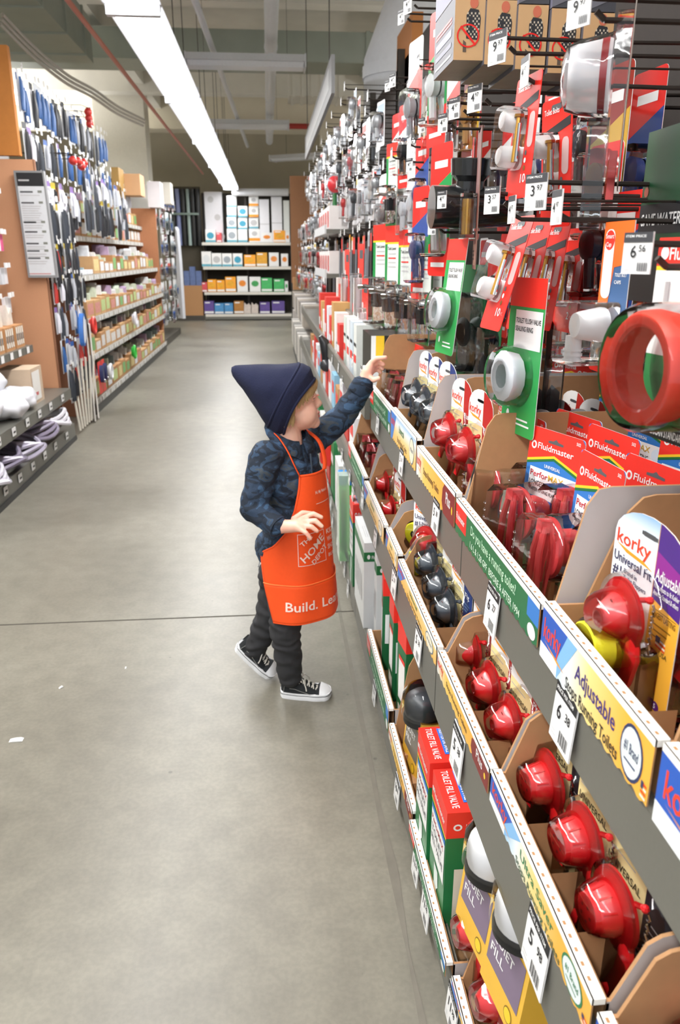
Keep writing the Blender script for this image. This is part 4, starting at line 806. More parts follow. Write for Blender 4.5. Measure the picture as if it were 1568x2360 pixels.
# white fill valve packs (float cup in blister on yellow box)
def float_pack(top):
    t = empty('fill_valve_pack'); t['category'] = 'fill valve pack'; w_, h = .115, .15
    b = MB(); b.box((-w_/2, 0, 0), (w_/2, .055, h), mat('#e2b23e', .4)); b.box((-w_/2, 0, h*.96), (w_/2, .055, h), mat('#e5b548', .4))
    b.rect(-w_*.42, h*.28, w_*.42, h*.8, mat('#7a6a80' if top == 'white' else '#6b675f', .4), -.0006); b.text('QUIET', -w_*.36, h*.58, h*.1, WHITE, y=-.001, width=w_*.55); b.text('FILL', -w_*.36, h*.42, h*.1, WHITE, y=-.001, width=w_*.35)
    b.rect(-w_*.45, h*.84, w_*.45, h*.93, mat('#f1dd9a', .4), -.0006); b.flat(ell(w_*.25, h*.14, w_*.1, h*.08), mat('#8a6a20', .4), -.0006); b.flat(ell(w_*.25, h*.14, w_*.085, h*.065), YEL, -.0008)
    b.build('printed_box', t)
    b = MB(); b.rect(-.045, h, .02, h+.13, WHITE, .048); b.box((-.045, .049, h*.9), (.02, .05, h+.13), WHITE); b.text('korky', -.04, h+.085, .022, mat('#e8401f', .4), y=.0472, width=.055); b.build('header_card', t)
    m = PWHITE if top == 'white' else mat('#3a3d42', .35)
    b = MB(); b.lathe([(0, .042), (.01, .044), (.03, .044), (.045, .040), (.055, .028), (.058, 0)], m, o=(0, .02, h-.004), ax=(0, -.15, 1), n=28)
    b.lathe([(-.012, .047), (.0, .047), (.006, .044)], BLACK, o=(0, .02, h-.004), ax=(0, -.15, 1), n=28, cap0=True)
    for k in range(7): b.tube([(-.022+.0065*k, -.0245+.0003*(k-3)**2, h+.016), (-.022+.0065*k, -.0245+.0003*(k-3)**2, h+.026+.002*(k % 2))], .0009, INK, 4)
    b.build('float_cup', t)
    b = MB(); b.lathe([(0, .052), (.05, .049), (.066, .038), (.07, 0)], CLEAR, o=(0, .02, h), ax=(0, -.1, 1), n=24); b.build('blister', t)
    return t
FPW = Proto(float_pack, 'white'); FPD = Proto(float_pack, 'dark')
q = onX(955, 1840, .30); FPD.put((.295, 1.50, ZB+.02), RW+radians(6), 'fill valve pack with dark grey float cup left of the TOILET FILL VALVE boxes', rx=radians(-5))
q = onX(1085, 2070, .285); FPW.put((.287, q.y, q.z-.085), RW+radians(8), 'farther of two white float cup packs under the middle lip', rx=radians(-6))
q = onX(1150, 2215, .285); FPW.put((.287, q.y, q.z-.085), RW+radians(8), 'nearer of two white float cup packs under the middle lip', rx=radians(-6))
for i, p in enumerate([(1054, 2150), (1096, 2346)]): by_tip(PP['plus'], p, .277, ['upper', 'lower'][i]+' red flapper pack beside the white float cups, base shelf', zmin=.088)
# ------------------------------------------------------------------ hanging goods on the right
def hook_proto(L):
    t = empty('peg_hook'); t['category'] = 'hook'   # local: back at y=L (wall), tip at y=0
    b = MB(); b.tube([(0, L, 0), (0, L*.5, -.003), (0, .012, 0), (0, 0, .006)], .0032, HOOK, 6); b.build('rod', t)
    b = MB(); b.tube([(0, L, .02), (0, .0, .02)], .0016, HOOK, 5); b.build('scan_arm', t)
    b = MB(); b.box((-.016, -.004, -.006), (.016, -.002, .032), WHITE); b.rect(-.016, .024, .016, .0318, mat('#3d3d42', .5), -.0043); b.text('4', -.010, .008, .011, INK, y=-.0046); b.text('97', .0, .013, .006, INK, y=-.0046); b.rect(.002, -.004, .013, .003, GREY, -.0043); b.build('tag_plate', t)
    return t
HK = {}
def hook(x, y, z, label, rz=RW, sc=1, price=None):
    L = .78-x; key = round(L, 2)
    if key not in HK: HK[key] = Proto(hook_proto, key)
    o = HK[key].put((x, y, z), rz, label, 'peg hooks on the right rack'); return o
def big_tag(px, py, X, price, sup, label, s=1.0, wd=.033, hd=.038):
    q = onX(px, py, X); t = empty('peg_hook', q, RW+radians(26), label, 'hook')
    b = MB(); b.box((-wd/2*s, .0004, -hd*s), (wd/2*s, .002, 0), WHITE); b.rect(-wd/2*s, -hd*.24*s, wd/2*s, 0, mat('#3d3d42', .5), -.0003)
    b.text('ITEM PRICE', -wd*.42*s, -hd*.12*s, hd*.06*s, WHITE, y=-.0006, width=wd*.7*s); b.text(price, -wd*.22*s, -hd*.6*s, hd*.3*s, INK, y=-.0006); b.text(sup, wd*.06*s, -hd*.46*s, hd*.16*s, INK, y=-.0006)
    for k in range(9): b.rect(wd*s*(.06+.04*k), -hd*.93*s, wd*s*(.06+.04*k+(.02 if k % 2 else .03)), -hd*.72*s, DGREY, -.0005)
    b.rect(-wd*.42*s, -hd*.9*s, -wd*.2*s, -hd*.88*s, GREY, -.0005); b.build('tag_plate', t)
    b = MB(); L = .78-X; b.T = Matrix.Rotation(-radians(26), 4, 'Z'); b.tube([(0, .004, -.008), (0, .02, -.01), (0, L*.5, -.012), (0, L, -.01)], .0032, HOOK, 6); b.build('rod', t)
    b = MB(); b.T = Matrix.Rotation(-radians(26), 4, 'Z'); b.tube([(0, .03, -.03), (0, L, -.03)], .0034, HOOK, 6); b.tube([(0, .03, -.03), (0, .02, -.022)], .0034, HOOK, 6); b.build('lower_rod', t)
    return t
big_tag(1474, 535, .335, '6', '56', 'large price tag reading 6.56 on a hook above the red ring pack', .95)
big_tag(1238, 400, .335, '3', '97', 'price tag reading 3.97 below the upper red carded bolts', 1.12)
big_tag(1135, 430, .335, '3', '57', 'price tag reading 3.57 left of the 3.97 tag', 1.0)
big_tag(1148, 70, .36, '9', '97', 'price tag in front of the checkered shirt boxes', 1.2)
big_tag(1338, -30, .34, '9', '97', 'price tag cut by the top edge above the clear cup', 1.0)
for k, (px, py, X, s_) in enumerate([(1095, 195, .36, 1.3), (1048, 225, .38, 1.2), (1021, 262, .40, 1.2), (1019, 440, .38, 1.1), (996, 505, .40, 1.1), (944, 365, .42, 1.1), (972, 272, .42, 1.1), (905, 170, .42, 1.2), (940, -10, .42, 1.4), (925, 22, .42, 1.2), (893, 185, .44, 1.1)]):
    big_tag(px, py, X, '4', '97', 'white hook tag, '+['left of the upper red bolt card', 'under the front checkered shirt box', 'leftmost of three under the shirt boxes', 'at the black pipe fitting', 'over the row of clear packs', 'above the green lever cards', 'below the slanted red and white pack', 'against the pale round duct', 'topmost against the ceiling', 'just below the topmost tag', 'left of the tag against the duct'][k], s_*.85)
# ring gasket pack -------------------------------------------------
q = onX(1475, 852, .335); t = empty('gasket_pack', (q.x+.058, q.y+.006, q.z+.115), RW+radians(8), 'hanging green card pack with a large red rubber ring in a clear dome', 'gasket pack')
b = MB(); w_, h = .16, .192; GR = mat('#1d8040', .4)
b.prism([(x, z-h) for x, z in rrect(-w_/2, 0, w_/2, h, .006, 3)], 0, .0015, WHITE, mf=GR)
b.rect(-w_/2, -.026, w_/2, 0, FRED, -.0003); b.rect(-w_/2, -.030, w_/2, -.026, YEL, -.0003); b.rect(-w_/2, -.11, -w_*.20, -.030, WHITE, -.0002); b.tube([(-w_*.36, -.001, -.04), (-w_*.36, -.001, -.07)], .003, GREY, 6)
b.text('Fluidmaster', -w_*.38, -.020, .012, WHITE, y=-.0008, width=.075); b.flat(ell(-w_*.43, -.014, .006, .006), WHITE, -.0006)
b.rect(-w_*.20, -.066, w_/2, -.036, YEL, -.0004); b.rect(-w_*.19, -.064, w_/2, -.038, WHITE, -.0006)
b.text('3" TANK-TO-BOWL', -w_*.17, -.049, .009, INK, y=-.001, width=w_*.64); b.text('Seals Toilet Tank to Bowl', -w_*.1, -.061, .007, DGREY, y=-.001, width=w_*.56)
b.rect(-w_/2, -h, w_/2, -h+.017, BLACK, -.0003); b.text('FITS AMERICAN STANDARD, GLACIER BAY AND OTHERS', -w_*.48, -h+.004, .008, WHITE, y=-.0008, width=w_*.94)
b.flat(rrect(-.03, -.036, .05, -.028, .003, 3), DGREY, -.0008); b.build('card', t)
b = MB(); b.lathe([(.026, .037), (.026, .050), (.04, .053), (.054, .052), (.058, .049), (.058, .040), (.056, .0375), (.030, .037), (.026, .037)], mat('#e5402e', .55, coat=.2, var=.08, scale=20), o=(-.008, 0, -.115), n=48); b.build('rubber_ring', t)
b = MB(); b.lathe([(.001, .064), (.004, .0605), (.058, .0585), (.064, .055), (.066, .0)], CLEAR, o=(-.008, 0, -.115), n=40); b.build('blister', t)
b = MB(); b.box((-.01, -.012, -.135), (.02, -.004, -.085), PWHITE); b.build('bolt_bag', t)
q = onX(1428, 510, .40)
t = empty('bolt_cap_pack', q, RW+radians(5), 'narrow orange and blue card with white caps in a clear box', 'bolt cap pack')
b = MB(); b.prism([(-.03, -.115), (.035, -.115), (.035, 0), (-.03, 0)], 0, .001, WHITE, mf=mat('#3d5f8c', .4)); b.flat([(-.03, -.115), (-.012, -.115), (.0, -.05), (.035, -.045), (.035, 0), (-.03, 0)], mat('#ef6a24', .4), -.0003); b.flat(rrect(-.026, -.085, -.004, -.008, .009, 4), WHITE, -.0006); b.flat(ell(-.015, -.02, .011, .011), FRED, -.0008)
b.text('Smart', -.024, -.018, .005, WHITE, y=-.0012, width=.018); b.text('Cap', -.022, -.027, .005, WHITE, y=-.0012, width=.012); b.text('TOILET BOLT', .004, -.06, .004, WHITE, y=-.0006, width=.026); b.text('CAPS', .004, -.068, .004, WHITE, y=-.0006, width=.015)
b.build('card', t)
b = MB(); b.prism(rrect(-.035, -.160, .025, -.088, .006, 3), -.052, -.001, CLEAR); b.build('clear_box', t)
b = MB(); b.lathe([(.006, .020), (.012, .0205), (.036, .016), (.042, .014), (.043, 0)], PWHITE, o=(-.002, -.0, -.115), n=24, cap0=True); b.build('cap', t)
b = MB(); b.lathe([(0, .010), (.03, .0095), (.03, 0)], PWHITE, o=(-.014, -.035, -.158), ax=(0, 0, 1), n=20, cap0=True)
for k in range(3): b.lathe([(.002+.006*k, .0115), (.005+.006*k, .0115)], PWHITE, o=(-.014, -.035, -.16), ax=(0, 0, 1), n=20)
b.build('threaded_cap', t)
# red bolt cards
def bolt_card(num):
    t = empty('bolt_pack'); t['category'] = 'bolt pack'; w_, h = .092, .178
    b = MB(); b.prism([(x, z-h) for x, z in rrect(-w_/2, 0, w_/2, h, .006, 3)], 0, .001, FRED, mf=mat('#e02a20', .35))
    b.flat([(-w_/2+.004, -.055), (w_/2-.004, -.04), (w_/2-.004, -.028), (-w_/2+.004, -.043)], INK, -.0004)
    b.text('Toilet Bolts', -w_*.4, -.02, .008, WHITE, width=w_*.5); b.flat(rrect(-.016, -.016, .016, -.008, .004, 2), DGREY, -.0005)
    b.flat(rrect(w_*.2, -.105, w_*.42, -.055, .008, 4), mat('#c9a8a8', .35), -.0005)
    for k in range(3): b.flat(ell(w_*.2, -.112-.011*k, .004, .004, 10), (DGREY, WHITE, BRASS)[k], -.0007)
    b.text(num, w_*.1, -.155, .013, WHITE, width=w_*.1*len(num)); b.text('PC', w_*.1+w_*.1*len(num)+.003, -.153, .005, mat('#f0a0a0', .4)); b.build('card', t)
    b = MB(); b.prism([(x, z) for x, z in rrect(-w_*.42, -.135, w_*.12, -.045, .012, 4)], -.036, -.001, CLEAR, smooth=True); b.build('blister', t)
    for k, z in enumerate((-.063, -.115)):
        b = MB(); b.lathe([(.004, .017), (.026, .0155), (.030, .012), (.031, 0)], PWHITE, o=(-w_*.24, 0, z), n=20, cap0=True); b.build('bolt_cap', t)
    b = MB(); b.tube([(.0, -.010, -.06), (.0, -.012, -.125)], .0038, BRASS, 8); b.tube([(.0, -.010, -.056), (.0, -.010, -.060)], .008, BRASS, 6); b.tube([(.010, -.012, -.07), (.010, -.012, -.125)], .003, CHROME, 8); b.build('brass_bolt', t)
    return t
B10 = Proto(bolt_card, '10'); B2 = Proto(bolt_card, '2')
q = onX(1208, 498, .40); B10.put(q, RW+radians(4), 'front red bolt card marked 10 in the middle hanging row', rx=radians(-15))
for i, (px, py) in enumerate([(1248, 507), (1290, 512), (1332, 526), (1372, 542)]):
    q = onX(px, py, .445+.05*i); B2.put(q, RW+radians(4), 'red bolt card marked 2, %s behind the front 10 card' % ORD[i], 'red bolt cards hanging in a row', rx=radians(-10+3*i))
q = onX(1222, 172, .37); B10.put(q, RW+radians(6), 'upper red bolt card marked 10 with white caps and brass bolt', rx=radians(-3), sc=.9)
q = onX(1285, 225, .45); B10.put(q, RW+radians(8), 'second upper red bolt card behind the front one', rx=radians(4), sc=1.05)
for (x, y, z, n) in [(.36, q.y-.05, q.z-.0, 0)]: pass
for i, (px, py, X) in enumerate([(1185, 485, .36), (1290, 480, .34), (1215, 168, .36)]):
    q = onX(px, py, X); hook(q.x, q.y, q.z-.012, ['long hook holding the red bolt cards', 'thick bent hook above the 2 piece cards', 'hook tip at the upper red bolt card'][i])
# clear cup pack (top right)
t = empty('cup_pack', onX(1466, 19, .42), RW+radians(-24), 'large clear domed pack with a frosted cup at the top right', 'cup pack')
b = MB(); b.prism([(x, z-.24) for x, z in rrect(-.07, 0, .07, .24, .01, 3)], 0, .0015, mat('#8b8078', .5), mf=mat('#7c2a2a', .4)); b.rect(-.065, -.06, .065, -.01, FRED, -.0004); b.rect(-.065, -.13, .065, -.065, mat('#d9d2d4', .4), -.0004); b.build('card', t)
b = MB(); b.prism([(x, z-.23) for x, z in rrect(-.066, .0, .066, .22, .03, 4)], -.022, -.001, CLEAR, smooth=True); b.lathe([(.022, .058), (.03, .056), (.07, .050), (.088, .044), (.095, .030), (.096, 0)], CLEAR, o=(0, 0, -.085), n=36); b.build('blister', t)
b = MB(); b.lathe([(.025, .048), (.030, .050), (.075, .044), (.085, .036), (.087, 0)], MILKY, o=(0, 0, -.085), n=32); b.build('frosted_cup', t)
b = MB(); b.lathe([(.030, .0505), (.040, .0495)], mat('#9c2a30', .4), o=(0, 0, -.085), n=32); b.build('red_band', t)
b = MB(); b.box((-.03, -.015, -.26), (.03, -.004, -.19), mat('#b33a3a', .5)); b.tube([(-.02, -.012, -.20), (.02, -.012, -.235), (-.015, -.012, -.25)], .006, mat('#e0552f', .5), 8); b.build('spare_parts', t)
b = MB(); b.prism([(x, z) for x, z in rrect(-.05, -.30, .03, -.14, .03, 4)], -.05, -.02, clear_mat('smoky plastic', (.6, .65, .68), .05, .1), smooth=True); b.build('lower_blister', t)
t.scale = (.78, .78, .78)
# dark disc and black goods at the right edge
t = empty('drain_cover_pack', (.44, .62, 1.47), RW, 'dark round cover in clear wrap at the upper right edge', 'drain cover pack')
b = MB(); b.lathe([(0, .07), (.012, .07), (.02, .06), (.022, .018), (.03, .016), (.03, 0)], mat('#5e5552', .5), o=(0, 0, 0), n=32, cap0=True); b.build('cover_disc', t)
b = MB(); b.prism(rrect(-.09, -.12, .09, .1, .01, 3), 0, .002, BLACK); b.build('card', t)
q = onX(1515, 300, .48)
t = empty('green_card_pack', q, RW, 'dark green and black card reading SAVE at the right edge', 'carded pack')
b = MB(); b.prism([(-.02, -.16), (.13, -.16), (.13, 0), (-.02, 0)], 0, .002, WHITE, mf=mat('#124c2a', .4)); b.rect(-.02, -.12, .13, -.085, mat('#10161c', .4), -.0004); b.text('SAVE WATER', -.012, -.11, .014, WHITE, width=.1); b.flat(ell(-.008, -.07, .006, .006), mat('#a34d3a', .5), -.0005); b.build('card', t)
b = MB(); b.prism(rrect(.0, -.2, .1, -.13, .01, 3), -.02, .0, BLACK); b.build('black_part', t)
# boxes with the man in a checkered shirt
def man_box():
    t = empty('folded_box'); t['category'] = 'box'; W_, D, h = .05, .16, .092   # local x: thickness (world X), y: depth
    TAN = mat('#c69f72', .55)
    b = MB(); b.box((0, 0, 0), (W_, D, h), TAN, ms=[mat('#8b8574', .55, var=.3, scale=20), TAN, TAN, TAN, TAN, mat('#55555f', .5)]); b.build('printed_box', t)
    b = MB(); y = -.0006; s_ = W_
    P_ = .098
    shirt = mat('#26262a', .6); b.flat([(s_*.40, P_*.32), (s_*.82, P_*.30), (s_*.86, P_*.62), (s_*.78, P_*.74), (s_*.5, P_*.76), (s_*.38, P_*.66)], shirt, y)
    for i in range(7):
        for j in range(11):
            if (i+j) % 2:
                x0 = s_*(.40+.062*i); z0 = P_*(.33+.038*j)
                if z0 < P_*.70: b.rect(x0, z0, x0+s_*.05, z0+P_*.03, mat('#bfb3a0', .6), y-.0002)
    b.flat(ell(s_*.62, P_*.84, s_*.14, P_*.085, 16), mat('#c4694e', .6), y-.0002); b.flat([(s_*.46, P_*.66), (s_*.50, P_*.42), (s_*.60, P_*.40), (s_*.58, P_*.62)], shirt, y-.0003)
    b.flat([(s_*.3, P_*.12), (s_*.42, P_*.12), (s_*.4, P_*.26), (s_*.3, P_*.3)], mat('#5a4c40', .6), y)
    n = 28; cx_, cz_, r1, r2 = s_*.46, P_*.36, s_*.38, s_*.33
    vs = [(cx_+r1*cos(2*pi*k/n), y-.0005, cz_+r1*.9*sin(2*pi*k/n)) for k in range(n)]+[(cx_+r2*cos(2*pi*k/n), y-.0005, cz_+r2*.9*sin(2*pi*k/n)) for k in range(n)]
    b.add(vs, [(k, (k+1) % n, n+(k+1) % n, n+k) for k in range(n)], RED); b.flat([(cx_-s_*.28, cz_+s_*.24), (cx_-s_*.24, cz_+s_*.29), (cx_+s_*.28, cz_-s_*.24), (cx_+s_*.24, cz_-s_*.29)], RED, y-.0006)
    b.build('printed_picture', t)
    b = MB(); b.T = Matrix.Rotation(-pi/2, 4, 'Z')   # -x face
    b.T = Matrix(((0, 1, 0, -.0006), (-1, 0, 0, 0), (0, 0, 1, 0), (0, 0, 0, 1)))
    for k, (z0, z1, c) in enumerate([(.62, .66, FRED), (.68, .72, FRED), (.42, .54, mat('#8a8aa0', .5)), (.25, .33, mat('#7a7a8a', .5)), (.1, .14, GREY)]): b.rect(-D*.9, h*z0, -D*.12, h*z1, c, 0)
    b.build('front_print', t)
    return t
MB_ = Proto(man_box); YD = 1.42
def atY(px, py, Y): return onY(px, py, Y)
for i, (px, py) in enumerate([(1045, 138), (1116, 148), (1187, 159), (1262, 168), (1336, 178)]):
    q = atY(px, py, YD-.01*i); MB_.put((q.x, q.y, q.z), 0, 'tan box picturing a man in a checkered shirt, %s from the left' % ORD[i], 'tan boxes with a man in a checkered shirt')
for i, (px, py) in enumerate([(1045, 138), (1116, 148), (1187, 159), (1262, 168), (1336, 178)]):
    q = atY(px, py, YD-.01*i); b = MB(); b.box((0, 0, 0), (.05, .16, .09), mat('#55555c', .5), ms=[DGREY, DGREY, mat('#46464c', .5), DGREY, DGREY, mat('#77778a', .5)]); b.flat([(.0, .03), (.05, .05), (.05, .02), (0, .0)], mat('#6f6f78', .5), -.0006)
    o = b.build('grey_box'); o.location = (q.x, q.y, q.z+.0935); tag(o, 'dark grey box on top of the checkered shirt boxes, %s from the left' % ORD[i], 'box', 'dark grey boxes above the tan boxes')
# black tee fitting, brown cards
q = onX(1080, 478, .47)
t = empty('pipe_fitting', q, 0, 'glossy black plastic tee fitting with an upturned cup mouth', 'pipe fitting'); t.scale = (1.25,)*3
ABS = mat('#1d1f21', .22, coat=.5)
b = MB(); b.lathe([(-.07, .0), (-.07, .034), (-.07, .038), (.0, .038), (.075, .034), (.08, .033)], ABS, o=(0, 0, 0), ax=(1, 0, 0), n=28); b.build('barrel', t)
b = MB(); b.lathe([(.02, .026), (.045, .026), (.055, .036), (.082, .038), (.084, .036), (.07, .030), (.05, .0)], ABS, o=(-.0, 0, 0), ax=(0, -.1, 1), n=28); b.build('cup_mouth', t)
def brown_card():
    t = empty('supply_line_pack'); t['category'] = 'carded pack'; b = MB(); b.prism([(-.07, -.27), (.07, -.27), (.07, 0), (-.07, 0)], 0, .002, mat('#8a6a5c', .6), mf=mat('#6b2e28', .5)); b.rect(-.06, -.262, .06, -.22, mat('#9a6d5c', .5), -.0004)
    for k in range(3): b.rect(-.05, -.235-.008*k, .02, -.232-.008*k, mat('#4a2a24', .6), -.0008)
    b.build('card', t); b = MB(); b.prism(rrect(-.035, -.21, .035, -.12, .012, 4), -.035, -.001, CLEAR, smooth=True); b.build('blister', t)
    b = MB(); b.tube([(0, -.018, -.20), (0, -.018, -.13)], .013, BRASS, 14); b.tube([(0, -.018, -.13), (0, -.018, -.115)], .010, BLACK, 12); b.build('brass_nipple', t); return t
BC = Proto(brown_card); q = onX(1108, 300, .44); BC.put(q, RW+radians(-12), 'large brown card with a brass cylinder in a clear blister beside the black fitting')
# green ring packs
def green_ring():
    t = empty('seal_ring_pack'); t['category'] = 'seal pack'; G = mat('#2b9a4c', .4); w_, h = .115, .25
    b = MB(); b.prism([(x, z-h) for x, z in rrect(-w_/2, 0, w_/2, h, .008, 3)], 0, .0012, WHITE, mf=G); b.rect(-w_/2, -.045, w_/2, 0, FRED, -.0003); b.rect(-w_*.3, -.11, w_*.46, -.05, WHITE, -.0004)
    b.text('TOILET FLUSH VALVE', -w_*.27, -.07, .008, INK, width=w_*.7); b.text('SEALING RING', -w_*.27, -.083, .008, INK, width=w_*.5); b.flat(ell(-w_*.3, -h+.03, .005, .007), WHITE, -.0006); b.rect(-w_*.1, -h+.016, w_*.35, -h+.019, WHITE, -.0005); b.rect(-w_*.1, -h+.024, w_*.3, -h+.027, WHITE, -.0005); b.build('card', t)
    b = MB(); b.lathe([(.001, .052), (.006, .050), (.034, .048), (.042, .040), (.043, .0)], CLEAR, o=(-.012, 0, -.155), n=32); b.build('blister', t)
    b = MB(); b.lathe([(.006, .022), (.006, .038), (.022, .042), (.028, .041), (.032, .034), (.034, .026), (.030, .02), (.006, .02)], mat('#dfe3ea', .4), o=(-.012, 0, -.155), n=12); b.build('white_ring', t)
    return t
GRG = Proto(green_ring)
q = onX(1222, 640, .41); GRG.put(q, RW+radians(10), 'green card pack with a white ring in a clear dome, over the cream cards', rx=radians(-1))
q = onX(1058, 550, .42); GRG.put(q, RW+radians(8), 'farther green card pack with a white ring under the red bolt cards', rx=radians(-6))
for i, (px, py, X, r) in enumerate([(1092, 610, .47, 20), (1135, 690, .50, 10), (1230, 742, .47, -20), (1270, 742, .52, -25), (1310, 745, .56, -22), (1065, 640, .52, 12)]):
    q = onX(px, py, X)
    t = empty('clear_bag', q, RW+radians(r), 'dark clear hanging pack, '+['behind the farther white ring pack', 'between the two white ring packs', 'right of the nearer white ring pack', 'second right of the nearer white ring pack', 'third right of the nearer ring pack', 'deep behind the farther ring pack'][i], 'clear pack')
    b = MB(); b.prism([(x, z-.26) for x, z in rrect(-.055, 0, .055, .26, .006, 3)], 0, .001, mat('#2b6a40', .5) if i < 2 or i == 5 else mat('#16241c', .5)); b.build('card', t)
    b = MB(); b.prism([(x, z) for x, z in rrect(-.048, -.24, .048, -.06, .03, 4)], -.035, -.001, clear_mat('dusky plastic', (.75, .78, .78), .05, .1), smooth=True); b.build('blister', t)
    b = MB(); b.lathe([(.004, .02), (.02, .034), (.028, .02)], mat('#4a4a4c', .5), o=(0, 0, -.15), n=16); b.build('seal', t)
# tank lever packs
def lever_pack(top):
    t = empty('lever_pack'); t['category'] = 'tank lever pack'; w_, h = .095, .30
    b = MB(); G = mat('#1f8a45', .4); b.prism([(x, z-h) for x, z in rrect(-w_/2, 0, w_/2, h, .006, 3)], 0, .0012, WHITE, mf=mat('#d7ddd8', .4)); b.rect(-w_/2, -.045, w_/2, 0, FRED if top else G, -.0003); b.rect(-w_/2, -.05, w_/2, -.045, YEL, -.0004); b.rect(-w_/2, -.16, -w_*.32, -.05, G, -.0003)
    b.rect(-w_/2, -h, w_/2, -h+.075, G, -.0003); b.rect(-w_*.1, -h+.05, w_*.3, -h+.072, WHITE, -.0005)
    for k in range(4): b.rect(-w_*.25, -.075-.012*k, w_*.3, -.079-.012*k, (FRED if k == 1 else GREY), -.0005)
    b.text('Tank Lever', -w_*.28, -.066, .009, INK, width=w_*.6); b.build('card', t)
    b = MB(); b.prism(rrect(-w_*.45, -.29, w_*.45, -.15, .015, 4), -.04, -.001, CLEAR, smooth=True); b.build('blister', t)
    b = MB(); b.tube([(.01, -.02, -.185), (-.03, -.032, -.18), (-.06, -.04, -.182)], .007, CHROME, 10, rs=[.008, .006, .009]); b.lathe([(.002, .017), (.018, .013), (.024, .008), (.024, 0)], CHROME, o=(.012, 0, -.185), n=20); b.build('chrome_lever', t)
    b = MB(); b.box((-.02, -.02, -.24), (.02, -.004, -.2), INK); b.build('black_nut', t); return t
LV = Proto(lever_pack, True); LG = Proto(lever_pack, False)
for i, (px, py, X) in enumerate([(878, 518, .42), (905, 520, .44), (935, 525, .46), (958, 520, .48)]): LV.put(onX(px, py, X), RW+radians(20-4*i), 'green bottomed tank lever card with chrome handle, %s from the left, middle row' % ORD[i], rx=0, sc=1.22)
for i, (px, py, X) in enumerate([(985, 545, .45), (1010, 548, .48), (1036, 550, .5), (1058, 556, .53)]): LG.put(onX(px, py, X), RW+radians(6), 'clear lever pack in the dim row left of the brown card, %s from the left' % ORD[i], 'clear lever packs in the dim row')
for i, (px, py, X) in enumerate([(905, 330, .44), (925, 345, .47)]): LV.put(onX(px, py, X), RW+radians(18), ['left', 'right'][i]+' of two lever cards in the upper row near the long flex lines', sc=.9)
# tall coloured cards at mid distance
def tall_card(c1, c2, part):
    t = empty('carded_part'); t['category'] = 'carded part'; w_, h = .10, .28
    b = MB(); b.prism([(x, z-h) for x, z in rrect(-w_/2, 0, w_/2, h, .01, 3)], 0, .0012, WHITE, mf=mat(c1, .4)); b.flat([(-w_/2, -.1), (w_/2, -.06), (w_/2, -h*.7), (-w_/2, -h*.75)], mat(c2, .4), -.0004); b.rect(-w_*.3, -.05, w_*.3, -.035, WHITE, -.0005); b.rect(-w_*.35, -h+.02, w_*.3, -h+.03, WHITE, -.0005); b.build('card', t)
    b = MB(); b.prism(rrect(-w_*.4, -h*.85, w_*.4, -h*.4, .02, 4), -.03, -.001, CLEAR, smooth=True); b.build('blister', t)
    b = MB(); m = mat(part, .4)
    b.lathe([(.003, .022), (.02, .025), (.026, .014), (.026, 0)], m, o=(0, 0, -h*.55), n=14); b.tube([(0, -.012, -h*.62), (.01, -.014, -h*.8)], .009, m, 8); b.build('part', t); return t
TC = [Proto(tall_card, *c) for c in (('#e3261f', '#f0f0ee', '#2c2f33'), ('#e3261f', '#1f9048', '#d8dadc'), ('#f4f4f2', '#d8322a', '#8f9398'), ('#e3261f', '#2a4d9a', '#3a4a8c'), ('#8c2a22', '#c9a13a', '#b08040'), ('#eeeef0', '#d9dade', '#dfe2e8'))]
TN = ['red white card with black part', 'red green card with pale part', 'white red card with grey part', 'red card with blue fitting', 'dark red and gold card', 'pale card with a white part']
for i, (px, py, X, k, r, sc) in enumerate([(1015, 20, .44, 1, 14, 1.1), (960, 90, .46, 2, 10, 1.2), (1020, 330, .43, 1, 16, 1.1), (972, 430, .44, 3, 14, 1.1), (975, 315, .46, 3, 12, 1.0), (935, 240, .46, 0, 16, .9), (915, 262, .5, 0, 12, .9), (1030, 215, .52, 4, 10, .9), (1062, 225, .56, 4, 10, .9), (1095, 235, .6, 1, 12, .9), (1085, 320, .52, 1, 0, .8), (1120, 300, .58, 0, 8, .8), (1240, 520, .62, 4, 8, 1), (1400, 330, .55, 0, 8, 1), (1420, 150, .56, 4, 8, 1.1), (1330, 300, .6, 0, 0, 1.1), (1450, 440, .56, 3, 6, .9), (1150, 560, .62, 0, 6, .9)]):
    q = onX(px, py, X); TC[k].put(q, RW+radians(r), TN[k]+', '+['high beside the shirt boxes', 'leaning left of the shirt boxes', 'slanting above the blue fitting pack', 'with clear dome left of the black fitting', 'just above the blue fitting pack', 'high, left of the spoon shaped pack', 'second, left of the spoon shaped pack', 'in shade under the first shirt box', 'in shade under the second shirt box', 'behind the third hook tag', 'above the cup mouth fitting', 'behind the black tee fitting', 'deep behind the red bolt cards', 'in shade below the clear cup', 'behind the clear cup', 'deep behind the upper bolt card', 'in shade above the large price tag', 'deep in shade behind the first bolt card'][i], sc=sc)
